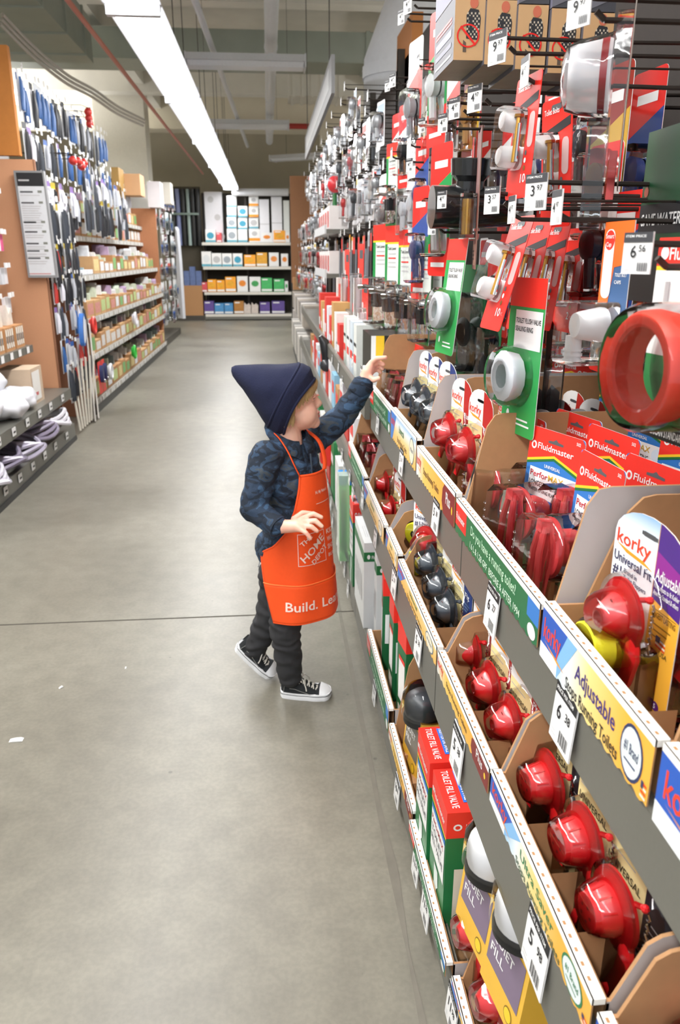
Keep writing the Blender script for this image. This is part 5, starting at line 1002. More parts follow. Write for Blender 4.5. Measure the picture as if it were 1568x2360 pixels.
# generic rows further along the rack
def clear_pack(part, tall=.2, cat='clear pack'):
    t = empty('hanging_pack'); t['category'] = cat; b = MB(); b.prism([(x, z-tall) for x, z in rrect(-.045, 0, .045, tall, .006, 2)], 0, .001, mat('#e8e8ec', .5)); b.rect(-.04, -.04, .04, -.012, mat(part[1], .5), -.0004); b.build('card', t)
    b = MB(); b.prism([(x, z) for x, z in rrect(-.04, -tall*.9, .04, -tall*.25, .02, 3)], -.04, -.001, CLEAR, smooth=True); b.build('blister', t)
    b = MB(); m = mat(part[0], .42, .6 if part[0] == '#b5b7ba' else 0); b.lathe([(.004, .024), (.018, .028), (.03, .02), (.034, 0)], m, o=(0, 0, -tall*.45), n=14); b.tube([(0, -.015, -tall*.5), (.015, -.02, -tall*.82)], .008, m, 8); b.build('part', t); return t
def flex_line(c1, c2):
    t = empty('supply_line_pack'); t['category'] = 'supply line'; b = MB(); b.prism([(-.04, -.42), (.04, -.42), (.04, 0), (-.04, 0)], 0, .0015, mat(c1, .4)); b.rect(-.036, -.1, .036, -.02, mat(c2, .4), -.0004); b.rect(-.036, -.40, .036, -.34, mat(c2, .4), -.0004); b.build('sleeve', t)
    b = MB(); b.tube([(-.01, -.01, -.08), (-.01, -.012, -.36)], .007, mat('#8b8d92', .3, .7), 8); b.tube([(-.01, -.012, -.36), (-.01, -.012, -.4)], .011, CHROME, 8); b.build('braided_line', t); return t
CPK = [Proto(clear_pack, ('#e6e8ec', '#c9ccd4'), .2), Proto(clear_pack, ('#b5b7ba', '#d8403a'), .18), Proto(clear_pack, ('#c23030', '#e8e8e8'), .2), Proto(clear_pack, ('#b5b7ba', '#9fb4cc'), .16), Proto(clear_pack, ('#3c3f44', '#c8b050'), .22)]
CN = ['white part in a clear pack', 'silver part on a red topped card', 'red part in a clear pack', 'silver part on a blue grey card', 'black part on a yellow topped card']
FXL = [Proto(flex_line, '#6b3a34', '#c8322a'), Proto(flex_line, '#e8a62c', '#ddd8d0'), Proto(flex_line, '#d9d9dc', '#a9abb0'), Proto(flex_line, '#2c2b2e', '#d8322a')]
FN = ['brown sleeved supply line', 'yellow sleeved supply line', 'pale sleeved supply line', 'black and red sleeved supply line']
rnd = random.Random(3)
def row(z, ya, yb, step, X, kinds, names, rowname, hooks=True, slope=0, sc=1.0, rzv=12):
    y = ya; i = 0
    while y < yb:
        k = rnd.randrange(len(kinds)); x = X+rnd.uniform(-.02, .04)
        kinds[k].put((x, y, z+rnd.uniform(-.015, .01)), RW+radians(rnd.uniform(-4, rzv)), names[k]+', '+rowname+', '+ORD[i]+' along', sc=sc*rnd.uniform(.92, 1.08))
        if hooks and i % 2 == 0: hook(x-.05, y, z+.004, 'hook with a small white tag, '+rowname+', '+ORD[i//2]+' along')
        y += step*rnd.uniform(.9, 1.12); i += 1
RB = TC
row(1.36, 3.35, 5.9, .13, .46, FXL, FN, 'middle long row', rzv=6)
row(1.55, 2.45, 3.5, .14, .46, TC, TN, 'upper coloured row')
row(1.75, 2.1, 2.9, .16, .48, TC, TN, 'higher coloured row')
row(1.62, 3.6, 7.0, .14, .46, CPK, CN, 'upper far row')
row(1.82, 3.3, 8.0, .16, .46, CPK, CN, 'higher far row')
row(2.02, 4.2, 9.5, .19, .46, CPK[:2]+CPK[3:4], [CN[0], CN[1], CN[3]], 'top far row')
row(1.36, 6.0, 10.4, .16, .44, CPK, CN, 'middle far row')
row(1.10, 6.2, 10.6, .17, .42, CPK, CN, 'lower far row')
row(1.62, 7.1, 10.6, .18, .44, CPK, CN, 'upper farthest row', hooks=False)
row(1.60, 1.55, 2.4, .15, .60, TC, TN, 'shaded inner row', hooks=False)
row(1.30, 1.25, 2.9, .14, .64, TC+[LG], TN+['dim lever card'], 'shaded back row', hooks=False)
row(1.55, .75, 1.5, .13, .66, TC, TN, 'dark inner back row', hooks=False)
row(1.28, .55, 1.2, .14, .66, TC, TN, 'dark lower back row', hooks=False)
# stock at mid height between the trays and the far bays
def stock(lo, hi, m, label, cat='box', name='stock_box', deco=None):
    b = MB(); W_ = hi[1]-lo[1]; D = hi[0]-lo[0]; h = hi[2]-lo[2]; b.box((-W_/2, 0, 0), (W_/2, D, h), m)
    if deco: deco(b, W_, D, h)
    o = b.build(name); o.location = (lo[0], (lo[1]+hi[1])/2, lo[2]); o.rotation_euler = (0, 0, RW); return tag(o, label, cat)
def touch(b, W_, D, h):
    T = b.T; b.T = Matrix.Translation((W_/2, 0, 0)) @ Matrix.Rotation(pi/2, 4, 'Z'); b.rect(0, 0, D*.14, h, YEL, -.0008); b.rect(0, 0, D*.05, h, WHITE, -.001); b.text('touch', D*.25, h*.72, .022, mat('#c9ccd0', .4), y=-.001); b.rect(D*.25, h*.86, D*.5, h*.9, mat('#c9ccd0', .4), -.001); b.T = T
stock((.34, 2.62, .79), (.66, 2.86, .995), mat('#20221f', .4), 'black box with a yellow edge and white word above the child hand', deco=touch)
stock((.31, 2.46, .79), (.42, 2.60, .90), mat('#dcdfe0', .5), 'small white box in front of the black yellow edged box')
for i, (y, c) in enumerate([(2.98, '#d9dcd8'), (3.12, '#c8d4de'), (3.26, '#e4e4e4'), (3.40, '#cfd8d0')]):
    stock((.33, y, .79), (.55, y+.1, 1.0), mat(c, .5, var=.15, scale=30), 'pale upright box on the upper shelf beyond the black yellow edged box, %s along' % ORD[i], deco=lambda b, W_, D, h: (b.rect(-W_*.4, h*.3, W_*.4, h*.45, FRED, -.001), b.rect(-W_*.4, h*.6, W_*.4, h*.66, INK, -.001)))
for i in range(9):
    y = 3.6+.17*i; c = ['#d8352c', '#e8e4e0', '#c89a60', '#d8352c', '#dfe4ea'][i % 5]
    stock((.32, y, .79), (.5, y+.12, .95+.04*(i % 3)), mat(c, .5, var=.1), 'box in the row on the upper shelf farther along, %s from the near end' % ORD[i], deco=lambda b, W_, D, h: b.rect(-W_*.35, h*.2, W_*.35, h*.4, WHITE, -.001))
def vert_red(): 
    t = empty('red_blister'); t['category'] = 'carded part'; b = MB(); b.prism([(-.055, -.36), (.055, -.36), (.055, 0), (-.055, 0)], 0, .0015, FRED); b.rect(-.02, -.06, .045, -.025, mat('#4a5056', .4), -.0005); b.rect(-.05, -.34, -.03, -.1, WHITE, -.0005); b.build('card', t)
    b = MB(); b.prism(rrect(-.035, -.33, .035, -.12, .02, 3), -.03, -.001, CLEAR); b.tube([(0, -.015, -.14), (0, -.015, -.3)], .016, PWHITE, 12); b.build('pump_part', t); return t
VR = Proto(vert_red)
for i, (px, py, X) in enumerate([(832, 562, .40), (842, 640, .40), (800, 575, .40), (795, 640, .40), (818, 700, .40)]): VR.put(onX(px, py, X), RW+radians(6), 'tall red blister card with a white part, '+['upper right', 'middle right', 'upper left', 'middle left', 'lowest'][i]+' of the red group')
for i in range(8):
    stock((.40, 3.5+.16*i, 1.0), (.5, 3.6+.16*i, 1.10+.03*(i % 3)), mat(['#c9372f', '#d8d4d0', '#8a8c90'][i % 3], .5, var=.2), 'small carton on the little shelf below the flex lines, %s along' % ORD[i])
b = MB(); b.box((.38, 3.4, .975), (.78, 4.86, 1.0), STEEL); tag(b.build('small_shelf'), 'short steel shelf below the flex lines on the right', 'shelf')
for i, z in enumerate((1.12, 1.38)):
    b = MB(); b.box((.36, 4.95, z), (.78, 6.0, z+.025), STEEL); b.box((.35, 4.95, z), (.36, 6.0, z+.05), mat('#c7c9cb', .4)); tag(b.build('small_shelf'), ['lower', 'upper'][i]+' of two small shelves with silver edge beyond the red blisters', 'shelf')
    for k in range(5): stock((.38, 4.98+.2*k, z+.026), (.6, 5.14+.2*k, z+.16), mat('#e2dcda', .5), 'white carton with red stripes, %s small shelf, %s along' % (['lower', 'upper'][i], ORD[k]), deco=lambda b, W_, D, h: [b.rect(-W_*.4+W_*.2*q, h*.1, -W_*.4+W_*.2*q+W_*.1, h*.8, FRED, -.001) for q in range(4)])
# round red and silver lamp like valves at mid distance
b = MB(); b.ball((0, 0, 0), .05, mat('#c93038', .35), 14); b.lathe([(.0, .052), (.01, .058), (.012, .04)], CHROME, n=20); b.tube([(0, 0, -.05), (0, 0, -.12)], .014, mat('#2e6b3a', .4), 10); o = b.build('shutoff_valve'); o.location = onX(772, 425, .42); tag(o, 'round red and silver valve hanging among the far flex lines', 'valve')
# orange post and the upper end
for i, (px0, py0, px1, X) in enumerate([(912, 85, 945, .79)]):
    a = onX(px0, py0, X); e = onX(px1, py0, X); b = MB(); b.box((.80, e.y, 1.0), (.86, a.y, a.z), mat('#b06f32', .6)); tag(b.build('wooden_post'), 'orange wooden post rising behind the right rack', 'post')
# lower goods hidden partly by the child
for i in range(8):
    y = 3.3+.28*i; stock((.29, y, .10), (.5, y+.2, .36+.04*(i % 2)), mat(['#dcdcdc', '#2a7a45', '#c9382f', '#d9d2c4'][i % 4], .5, var=.1), 'upright carton on the base shelf beyond the child, %s along' % ORD[i], deco=lambda b, W_, D, h: b.rect(-W_*.35, h*.6, W_*.35, h*.75, WHITE, -.001))
for i in range(14):
    y = 2.78+.22*i; stock((.30, y, .525), (.46, y+.15, .68+.03*(i % 3)), mat(['#e2e2e4', '#c9382f', '#d9dde2', '#b98a58', '#8fc0dc'][i % 5], .5, var=.1), 'small carton on the middle shelf beyond the child, %s along' % ORD[i], deco=lambda b, W_, D, h: b.rect(-W_*.35, h*.5, W_*.35, h*.8, FRED, -.001))
def hand_pump():
    t = empty('valve_box_tall'); t['category'] = 'box'; return t
q = onX(760, 862, .31)
place_box(.08, .06, .30, 'slim', (.31, 3.55, q.z-.30), RW, 'green box with a red lid right of the child forehead', 'slim_valve_box')
b = MB(); b.tube([(0, 0, 0), (.005, 0, .07), (-.01, 0, .14), (-.03, 0, .17)], .03, mat('#1b1c1f', .3), 12, rs=[.018, .03, .026, .01]); b.ball((0, -.01, .02), .035, mat('#2a2c30', .25), 12); o = b.build('black_plunger'); o.location = onX(752, 850, .29); tag(o, 'glossy black plunger head above the red lidded box', 'plunger')
q = onX(753, 1010, .27); b = MB(); b.prism(rrect(-.05, -.14, .05, 0, .02, 3), 0, .01, mat('#c8261f', .4)); b.flat(ell(0, -.04, .012, .012), INK, -.001); o = b.build('red_hang_tag'); o.location = (.262, q.y, q.z); o.rotation_euler = (0, 0, RW+.5); tag(o, 'red card with a dark hole beside the child shoulder', 'card')
# far right low bins
for i in range(10):
    y = 7.5+.33*i; stock((.3, y, .15), (.6, y+.25, .45), mat(['#b8b5b0', '#8d8b86', '#cfcac2'][i % 3], .5, var=.3, scale=14), 'grey bin of fittings low on the far right rack, %s along' % ORD[i], 'bin', 'parts_bin')
for i in range(10):
    y = 7.5+.33*i; stock((.32, y, .6), (.6, y+.25, .8), mat(['#a59c90', '#c4c0bc', '#7e7a76'][i % 3], .5, var=.3, scale=14), 'small parts bin at middle height on the far right rack, %s along' % ORD[i], 'bin', 'parts_bin')
# ------------------------------------------------------------------ left side
PY = 5.56
t = empty('divider_panel', (-1.75, PY, 0), 0, 'tan hardboard panel standing at the end of the nearest left shelves', 'panel')
b = MB(); b.box((-.55, 0, 0), (.262, .03, 1.84), HBOARD); b.build('board', t)
b = MB(); b.box((.262, -.003, 0), (.268, .033, 1.84), mat('#8a5c40', .8)); b.build('edge_strip', t)
b = MB(); b.box((-2.3, PY-.02, 1.86), (-1.56, PY+.03, 2.48), mat('#c07a35', .7, var=.1)); tag(b.build('orange_board'), 'orange wooden panel above the tan board at the left edge', 'panel')
# chart sign, leaning slightly
a = onY(35, 393, PY-.06); e = onY(101, 393, PY-.06); lo = onY(62, 640, PY-.06)
t = empty('chart_sign', (a.x, PY-.06, lo.z), 0, 'grey framed chart sign with a black heading on the tan panel', 'sign'); W_ = e.x-a.x+.01; h = a.z-lo.z; sk = .016
b = MB(); b.prism([(0, 0), (W_, 0), (W_-.012, h), (-.012, h)], 0, .04, mat('#8b8c8e', .4)); b.build('sign_frame', t)
b = MB(); b.flat([(.012, .015), (W_-.012, .015), (W_-.022, h-.012), (.002, h-.012)], mat('#d3d6da', .4), -.001); b.flat([(.004, h*.86), (W_-.020, h*.86), (W_-.022, h-.012), (.002, h-.012)], INK, -.002)
b.rect(.012, h*.905, W_*.42, h*.92, GREY, -.003)
for k, (z, n) in enumerate([(.80, 1), (.70, 8), (.52, 2), (.43, 2), (.32, 2), (.25, 2), (.18, 2)]):
    b.rect(.014, h*z, W_*.5, h*z+.010, DGREY, -.002); b.rect(W_*.66, h*z, W_*.8, h*z+.014, mat('#7d8078', .5), -.002)
    for q in range(n): b.rect(.014, h*z-.018-.014*q, W_*(.72-.05*(q % 3)), h*z-.013-.014*q, GREY, -.002)
b.rect(.012, .022, W_*.8, .028, mat('#c88888', .5), -.002); b.build('printed_chart', t)
# nearest left bay
y0, y1 = 3.3, PY-.01
LSH = [(.03, .12), (.30, .37), (.655, .70)]
t = empty('left_shelving', (-1.42, (y0+y1)/2, 0), LW, 'nearest left shelving unit with grey lips and white labels', 'shelving')
L = (y1-y0)/2
b = MB(); b.box((-L, .62, 0), (L, .65, 2.3), mat('#5a4636', .8)); b.build('back_panel', t)
b = MB(); b.box((-L, -.02, .0), (L, .0, .03), BLACK); b.build('kick_plate', t)
for k, (z0, z1) in enumerate(LSH):
    d0 = [0, .0, .14][k]
    Lx = L if k < 2 else L-.28
    b = MB(); b.box((-L, d0, z1-.02), (Lx, .62, z1), STEEL); b.box((-L, d0-.012, z0), (Lx, d0, z1), STEEL); b.build('shelf', t)
for i, y in enumerate([4.0, 4.25, 4.5, 4.75, 5.0, 5.3]):
    for k in (0, 1):
        z = .085 if k == 0 else .345
        b = MB(); b.box((-.03, -.002, -.025), (.03, 0, .02), WHITE); b.rect(-.015, -.01, .02, .0, INK, -.003); o = b.build('price_label'); o.location = (-1.404, y, z); o.rotation_euler = (0, 0, LW); tag(o, 'small white label on the %s grey lip at the left, %s from the near end' % (['lowest', 'second'][k], ORD[i]), 'label', 'labels on the nearest left shelving')
for i, y in enumerate([4.5, 4.65, 4.82, 4.98, 5.15]):
    b = MB(); b.box((-.025, -.002, -.02), (.025, 0, .02), WHITE); o = b.build('price_label'); o.location = (-1.545, y, .68); o.rotation_euler = (0, 0, LW); tag(o, 'small white label under the brown trays at the left edge, %s from the near end' % ORD[i], 'label', 'labels on the nearest left shelving')
def blob(name, loc, r, m, label, cat, sc=(1, 1, 1), seed=0, amp=.25, n=36):
    b = MB(); b.ball((0, 0, 0), r, m, n, sc)
    b.v = [tuple(Vector(v)*(1+amp*noise.noise(Vector(v)*(2.2/r)+Vector((seed, 0, 0))))) for v in b.v]
    o = b.build(name, sharp=0); o.location = loc; return tag(o, label, cat)
BAG = clear_mat('milky bag', (.93, .93, .95), .08, .12, .45)
for i, (x, y, z, r, sc) in enumerate([(-1.55, 4.15, .47, .12, (1, 1.2, .8)), (-1.5, 4.45, .45, .11, (1.1, 1.2, .7)), (-1.52, 4.75, .44, .10, (1.1, 1.2, .7)), (-1.62, 4.55, .56, .10, (1, 1.2, .8)), (-1.60, 4.2, .63, .10, (1, 1, .7))]):
    blob('parts_bag', (x, y, z), r, mat('#dcdde4', .35, var=.1, scale=8), 'puffy white plastic bag on the second left shelf, %s' % ['nearest', 'second from the near end', 'farthest', 'on top in the middle', 'top of the near heap'][i], 'bag', sc, i)
b = MB(); b.box((-.12, 0, 0), (.12, .2, .22), mat('#c9b299', .6)); b.rect(-.1, .02, .06, .2, mat('#e8e6e2', .5), -.002); b.rect(-.08, .05, 0, .07, mat('#c86464', .5), -.003); o = b.build('open_carton'); o.location = (-1.47, 5.0, .37); o.rotation_euler = (0, 0, LW); tag(o, 'small brown and white carton beside the white bags on the left', 'box')
# coiled hoses bulging from the base shelf
for i, (x, y, z, r) in enumerate([(-1.42, 4.95, .22, .13), (-1.42, 4.6, .18, .14), (-1.43, 4.25, .20, .14), (-1.42, 3.95, .17, .13), (-1.38, 5.15, .24, .12)]):
    b = MB(); m = mat(['#8a8296', '#a9a3b6', '#7c7488', '#c9c6d2', '#d0ced6'][i], .3)
    for k in range(4):
        pts = [(r*(1-.07*k)*cos(a), r*1.2*(1-.05*k)*sin(a), .018*k+.02*sin(2*a+k+i)) for a in [2*pi*q/18 for q in range(19)]]; b.tube(pts, .013, m, 6)
    o = b.build('coiled_hose'); o.location = (x-.08, y, z-.03); tag(o, 'coil of %s hose on the left base shelf, %s' % (['mauve', 'pale mauve', 'dark mauve', 'pale grey', 'whitish'][i], ['second from the far end', 'in the middle', 'fourth', 'nearest', 'bulging out at the far end'][i]), 'hose')
for i, y in enumerate([4.52, 4.72, 4.92, 5.12]):
    b = MB(); b.box((-.085, 0, 0), (.085, .25, .14), mat('#b8875a', .8)); 
    for q in range(4): b.rect(-.07+.038*q, .02, -.045+.038*q, .13, mat('#e2ddd2', .6), -.002); b.rect(-.065+.038*q, .05, -.05+.038*q, .09, DGREY, -.003)
    b.prism([(-.06, .12), (.06, .12), (.05, .24), (0, .2), (-.04, .26)], .05, .15, mat('#d9d2c8', .5, var=.3, scale=20)); o = b.build('parts_tray'); o.location = (-1.575, y, .70); o.rotation_euler = (0, 0, LW); tag(o, 'brown cardboard parts tray at the left edge, %s from the near end' % ORD[i], 'tray')
i = 0
for z in (1.0, 1.18, 1.38, 1.62):
    for y in (4.95, 5.08, 5.2, 5.32):
        b = MB(); b.box((-.03, 0, -.10), (.03, .02, 0), mat(['#e3e1e6', '#d95a8a', '#e8e8ea', '#cfd2d8'][(i+i//4) % 4], .5)); b.box((-.02, -.03, .0), (.02, -.02, .03), WHITE); o = b.build('small_pack'); o.location = (-1.655-.02*(i % 2), y, z); o.rotation_euler = (0, 0, LW); tag(o, 'tiny white pack against the tan panel, %s row up, %s along, left edge' % (ORD[i//4], ORD[i % 4]), 'pack'); i += 1
# hanging tools beyond the panel
t = empty('tool_rack', (-1.62, 6.0, 0), 0, 'tall white pegboard rack behind the hanging tools on the left', 'rack')
b = MB(); b.box((-.42, -.38, 1.86), (-.38, .8, 2.50), WHITE); b.box((-.42, -.42, .0), (-.38, .42, 1.86), mat('#6b5a4c', .8)); b.build('back_panel', t)
b = MB(); b.box((-.38, .40, 0), (.10, .43, 1.0), mat('#a6755a', .8)); b.build('side_board', t)
def tool_pack(c1, c2, long_):
    t = empty('hanging_tool'); t['category'] = 'tool pack'; L_ = long_; b = MB(); b.prism([(-.03, -L_), (.03, -L_), (.03, 0), (-.03, 0)], 0, .001, mat('#d8dade', .5)); b.rect(-.03, -.035, .03, 0, mat(c2, .5), -.0004); b.build('card', t)
    b = MB(); m = mat(c1, .4); b.tube([(-.008, -.012, -.04), (-.010, -.016, -L_*.55), (-.014, -.012, -L_*.95)], .011, m, 7, rs=[.006, .012, .009]); b.tube([(.010, -.012, -.05), (.010, -.016, -L_*.55), (.016, -.012, -L_*.95)], .010, m, 7, rs=[.006, .011, .009]); b.build('handles', t)
    b = MB(); b.box((-.014, -.03, .002), (.014, -.028, .03), WHITE); b.build('tag_plate', t); return t
TP = [Proto(tool_pack, *c) for c in (('#23242a', '#2c2e34', .24), ('#2f5f9e', '#dfe4ea', .22), ('#3a3f48', '#d9dbe0', .26), ('#b9bcc4', '#3b62a8', .2), ('#c23a34', '#e4e4e6', .2), ('#dcdce6', '#8a6ab0', .18), ('#2b2c30', '#d8c040', .28), ('#4a9a50', '#e0e4e0', .16))]
TPN = ['black handled tool', 'blue handled tool', 'dark grey handled tool', 'silver tool with blue top', 'red handled tool', 'pale pack with violet top', 'black tool with yellow top', 'green handled pack']
rl = random.Random(11)
def lrow(z, ya, yb, step, x, kinds, nm, sc=1.0):
    y = ya; i = 0
    while y < yb:
        k = rl.choice(kinds); TP[k].put((x+rl.uniform(-.03, .02), y, z+rl.uniform(-.02, .02)), LW+rl.uniform(-.2, .2), TPN[k]+', '+nm+' on the left, '+ORD[i]+' along', sc=sc*rl.uniform(.9, 1.1)); y += step; i += 1
lrow(2.36, 5.65, 8.6, .11, -1.56, [0, 1, 2, 1, 3], 'topmost row', 1.15); lrow(2.05, 5.65, 8.8, .11, -1.56, [1, 0, 2, 1, 3, 5], 'second row', 1.1)
lrow(1.74, 5.7, 9.0, .1, -1.52, [0, 2, 3, 6, 5], 'third row', 1.2); lrow(1.62, 5.66, 6.4, .075, -1.48, [0, 0, 2, 6], 'dark tool row', 1.25)
lrow(1.34, 5.66, 6.38, .08, -1.46, [0, 2, 4, 6], 'row by the chart', 1.1); lrow(1.12, 5.66, 6.38, .09, -1.45, [0, 5, 6, 3, 4], 'fifth row', .9); lrow(.92, 5.66, 6.36, .09, -1.45, [1, 3, 2, 5], 'sixth row'); lrow(.68, 5.66, 6.36, .09, -1.45, [4, 3, 1, 5], 'seventh row'); lrow(.50, 5.66, 6.36, .085, -1.44, [0, 2, 0, 4], 'eighth row', .95)
lrow(1.9, 7.2, 9.2, .13, -1.48, [5, 3, 2], 'pale row by the column')
for i, (px, py) in enumerate([(203, 258), (205, 272), (207, 285), (168, 370), (180, 372), (188, 383), (193, 375)]):
    q = onX(px, py, -1.40); b = MB(); b.ball((0, 0, 0), .032, mat('#d9342c', .4), 10); b.lathe([(.0, .036), (.02, .034), (.022, 0)], CLEAR, o=(0, 0, 0), ax=(1, 0, 0), n=12); b.tube([(0, 0, .03), (-.05, 0, .05), (-.42, 0, .05)], .003, HOOK, 5); o = b.build('red_ball_pack'); o.location = q; tag(o, 'round red float in clear wrap on the left, %s of the %s cluster' % (ORD[i if i < 3 else i-3], 'upper' if i < 3 else 'lower'), 'float pack')
q = onX(185, 760, -1.40); b = MB(); b.prism(ell(0, 0, .05, .12, 20), -.03, .0, mat('#3f74c0', .4)); b.flat(ell(.0, .0, .035, .10, 20), mat('#e4e8f0', .4), -.032); o = b.build('blue_brush_pack'); o.location = q; o.rotation_euler = (0, .25, LW); tag(o, 'large blue and white oval pack hanging low on the left tool rack', 'pack')
# upright sticks and strips at the foot
for i in range(7):
    b = MB(); b.tube([(0, 0, 0), (.015*(i-3), .02, .5)], .009, mat('#d8d3c6', .6), 6); o = b.build('wooden_dowel'); o.location = (-1.42, 5.75+.075*i, .02); tag(o, 'pale stick standing on the floor behind the tan panel, %s along' % ORD[i], 'dowel')
for i, (y, hh, c) in enumerate([(6.18, .78, '#d9d6d0'), (6.30, .74, '#e4e0da')]):
    b = MB(); b.box((-.045, 0, 0), (.045, .01, hh), mat(c, .5)); b.rect(-.045, hh-.07, .045, hh, mat('#c84a3a', .5), -.001); b.rect(-.03, hh*.55, .03, hh*.62, mat('#5a7ab8', .5), -.001); o = b.build('trim_strip'); o.location = (-1.40, y, .01); o.rotation_euler = (0, 0, LW+.3); tag(o, ['nearer', 'farther'][i]+' tall pale boxed strip with a red top on the left', 'strip')
# shelved bay
y0, y1 = 6.46, 11.15; L = (y1-y0)/2
t = empty('left_shelving', (-1.45, (y0+y1)/2, 0), LW, 'long left shelving unit with brown boxes and a black base', 'shelving')
b = MB(); b.box((-L, .6, 0), (L, .63, 1.84), mat('#a6714f', .8)); b.build('back_panel', t)
b = MB(); b.box((-L, .0, 0), (L, .03, .09), BLACK); b.build('kick_plate', t)
b = MB(); b.box((L-.03, .02, .1), (L, .6, 1.85), mat('#b67c58', .8)); b.build('end_board', t)
lv = [.12, .48, .77, 1.10, 1.42, 1.62]
for k, z in enumerate(lv):
    d0 = .0 if k < 3 else .05 if k == 3 else .22
    b = MB(); b.box((-L, d0, z-.03), (L, .6, z), STEEL if k < 4 else DBROWN); b.box((-L, d0-.008, z-.045), (L, d0, z), mat('#b9b6ae', .5)); b.build('shelf', t)
LN = ['base', 'second', 'third', 'fourth', 'fifth', 'top']
for k, z in enumerate(lv):
    y = y0+.08; i = 0; d0 = .0 if k < 3 else .08 if k == 3 else .24
    while y < y1-.25 and not (k == 3 and y > 8.6 and False):
        wd = rl.uniform(.16, .26); hh = rl.uniform(.13, .22) if k < 5 else rl.uniform(.14, .24)
        if k == 3 and i < 3: hh = .05
        base = rl.choice(['#b98a5c', '#a87b50', '#c49b6c']); lab = rl.choice(['#b9c98a', '#7fb070', '#d9c48a', '#d8d4d0', '#c98a80', '#dfe2e6']); fill = rl.choice(['#dcdfe4', '#c7d3c0', '#b9a0c0', '#e4e6ea', '#8fa3a8'])
        if k == 3 and i < 3: base = lab = '#e2e4ea'
        bt = empty('parts_bin', (-1.45-d0-.01, y+wd/2, z+.001), LW, None); b = MB()
        b.box((-wd/2, 0, 0), (wd/2, .3, hh*.72), mat(base, .8)); b.rect(-wd*.42, hh*.12, wd*.42, hh*.6, mat(lab, .6, var=.35, scale=40), -.0015); b.build('box_body', bt)
        b = MB(); n = 3
        for q in range(n): xx = -wd*.35+wd*.7*q/(n-1); b.prism([(xx-wd*.14, hh*.7), (xx+wd*.14, hh*.7), (xx+wd*.1, hh*rl.uniform(.95, 1.2)), (xx-wd*.1, hh*rl.uniform(.95, 1.2))], .04+.05*q, .12+.05*q, mat(fill, .4, var=.3, scale=25))
        b.build('packets', bt)
        tag(bt, {'#b98a5c': 'brown', '#a87b50': 'dark brown', '#c49b6c': 'light brown', '#e2e4ea': 'white'}[base]+' bin of packets on the %s shelf of the long left unit, %s along' % (LN[k], ORD[i]), 'bin', 'bins on the long left shelving')
        for q in (0, 1):
            b = MB(); b.box((-.02, -.002, -.02), (.02, 0, .015), WHITE); o = b.build('price_label'); o.location = (-1.45-(.0 if k < 3 else .05 if k == 3 else .22)+.010, y+wd*(.3+.4*q), z-.02); o.rotation_euler = (0, 0, LW); tag(o, 'white tag on the lip of the %s shelf, long left unit, %s along' % (LN[k], ORD[2*i+q]), 'label', 'labels on the long left shelving') if k < 4 else (tag(o, 'white tag on the lip of the %s shelf, long left unit, %s along' % (LN[k], ORD[2*i+q]), 'label', 'labels on the long left shelving'))
        y += wd+rl.uniform(.01, .04); i += 1
q = onX(240, 885, -1.40)
for i in range(2):
    t = empty('carded_part', (-1.40, 6.50+.14*i, .33), LW, ['nearer', 'farther'][i]+' red card with a navy part at the foot of the long left unit', 'carded part')
    b = MB(); b.prism(rrect(-.06, -.16, .06, .1, .01, 3), 0, .002, FRED); b.build('card', t); b = MB(); b.prism(ell(0, 0, .03, .07, 16), -.03, -.002, NAVY); b.lathe([(.03, .016), (.04, .01), (.04, 0)], CHROME, o=(.01, 0, -.06), n=12); b.build('part', t)
for i, (y, z, c) in enumerate([(8.3, .30, '#3fc04a'), (6.5, .72, '#d8403a'), (7.0, .28, '#e0e2e6'), (8.5, .62, '#e8e6ee')]):
    b = MB(); pts = [(.05*cos(a), 0, .06*sin(a)) for a in [2*pi*q/14 for q in range(15)]]; b.tube(pts, .014, mat(c, .4), 6); b.tube([(x*.7, .02, z_*.7) for x, y_, z_ in pts], .012, mat(c, .4), 6); o = b.build('hanging_ring'); o.location = (-1.41, y, z); o.rotation_euler = (0, 0, LW); tag(o, ['bright green', 'red', 'white', 'pale'][i]+' coil hanging off the long left unit', 'coil')
# farthest left hanging bay
t = empty('left_rack', (-1.50, 12.3, 0), 0, 'far left rack of hanging goods before the end shelving', 'rack')
b = MB(); b.box((-.4, -1.1, 0), (-.36, 1.2, 2.3), mat('#c9c5bd', .7)); b.build('back_panel', t); b = MB(); b.box((-.36, -1.1, 0), (0, 1.2, .1), DSTEEL); b.build('plinth', t)
LF = [Proto(tall_card, *c) for c in (('#d9dce0', '#7f9aa8', '#4a5a60'), ('#c9ccd0', '#c8584e', '#5a5e64'), ('#6a4a50', '#c9cdd4', '#3a62b0'), ('#e4e6ea', '#a8b0b8', '#8a9096'))]
LFN = ['pale card with a slate part', 'grey card with a red flash', 'plum card with a blue part', 'white card with a grey part']
i = 0
for r_, z in enumerate((2.2, 1.88, 1.55, 1.22, .90, .58)):
    y = 11.3; j = 0
    while y < 13.5:
        k = rl.randrange(4); LF[k].put((-1.50+rl.uniform(-.04, .03), y, z), LW+rl.uniform(-.3, .1), LFN[k]+', far left rack, %s row from the top, %s along' % (ORD[r_], ORD[j]), sc=rl.uniform(.95, 1.15)); y += .19; j += 1
for i, (y, z0, z1) in enumerate([(13.55, .25, 1.7)]):
    b = MB(); b.prism([(-.06, 0), (.06, 0), (.08, .5), (.05, 1.1), (.02, 1.45), (-.03, 1.4), (-.06, .9)], 0, .05, mat('#d6d8e0', .5)); o = b.build('draped_bag'); o.location = (-1.44, y, .25); o.rotation_euler = (0, 0, LW+.6); tag(o, 'long white plastic bag hanging at the far end of the left rack', 'bag')
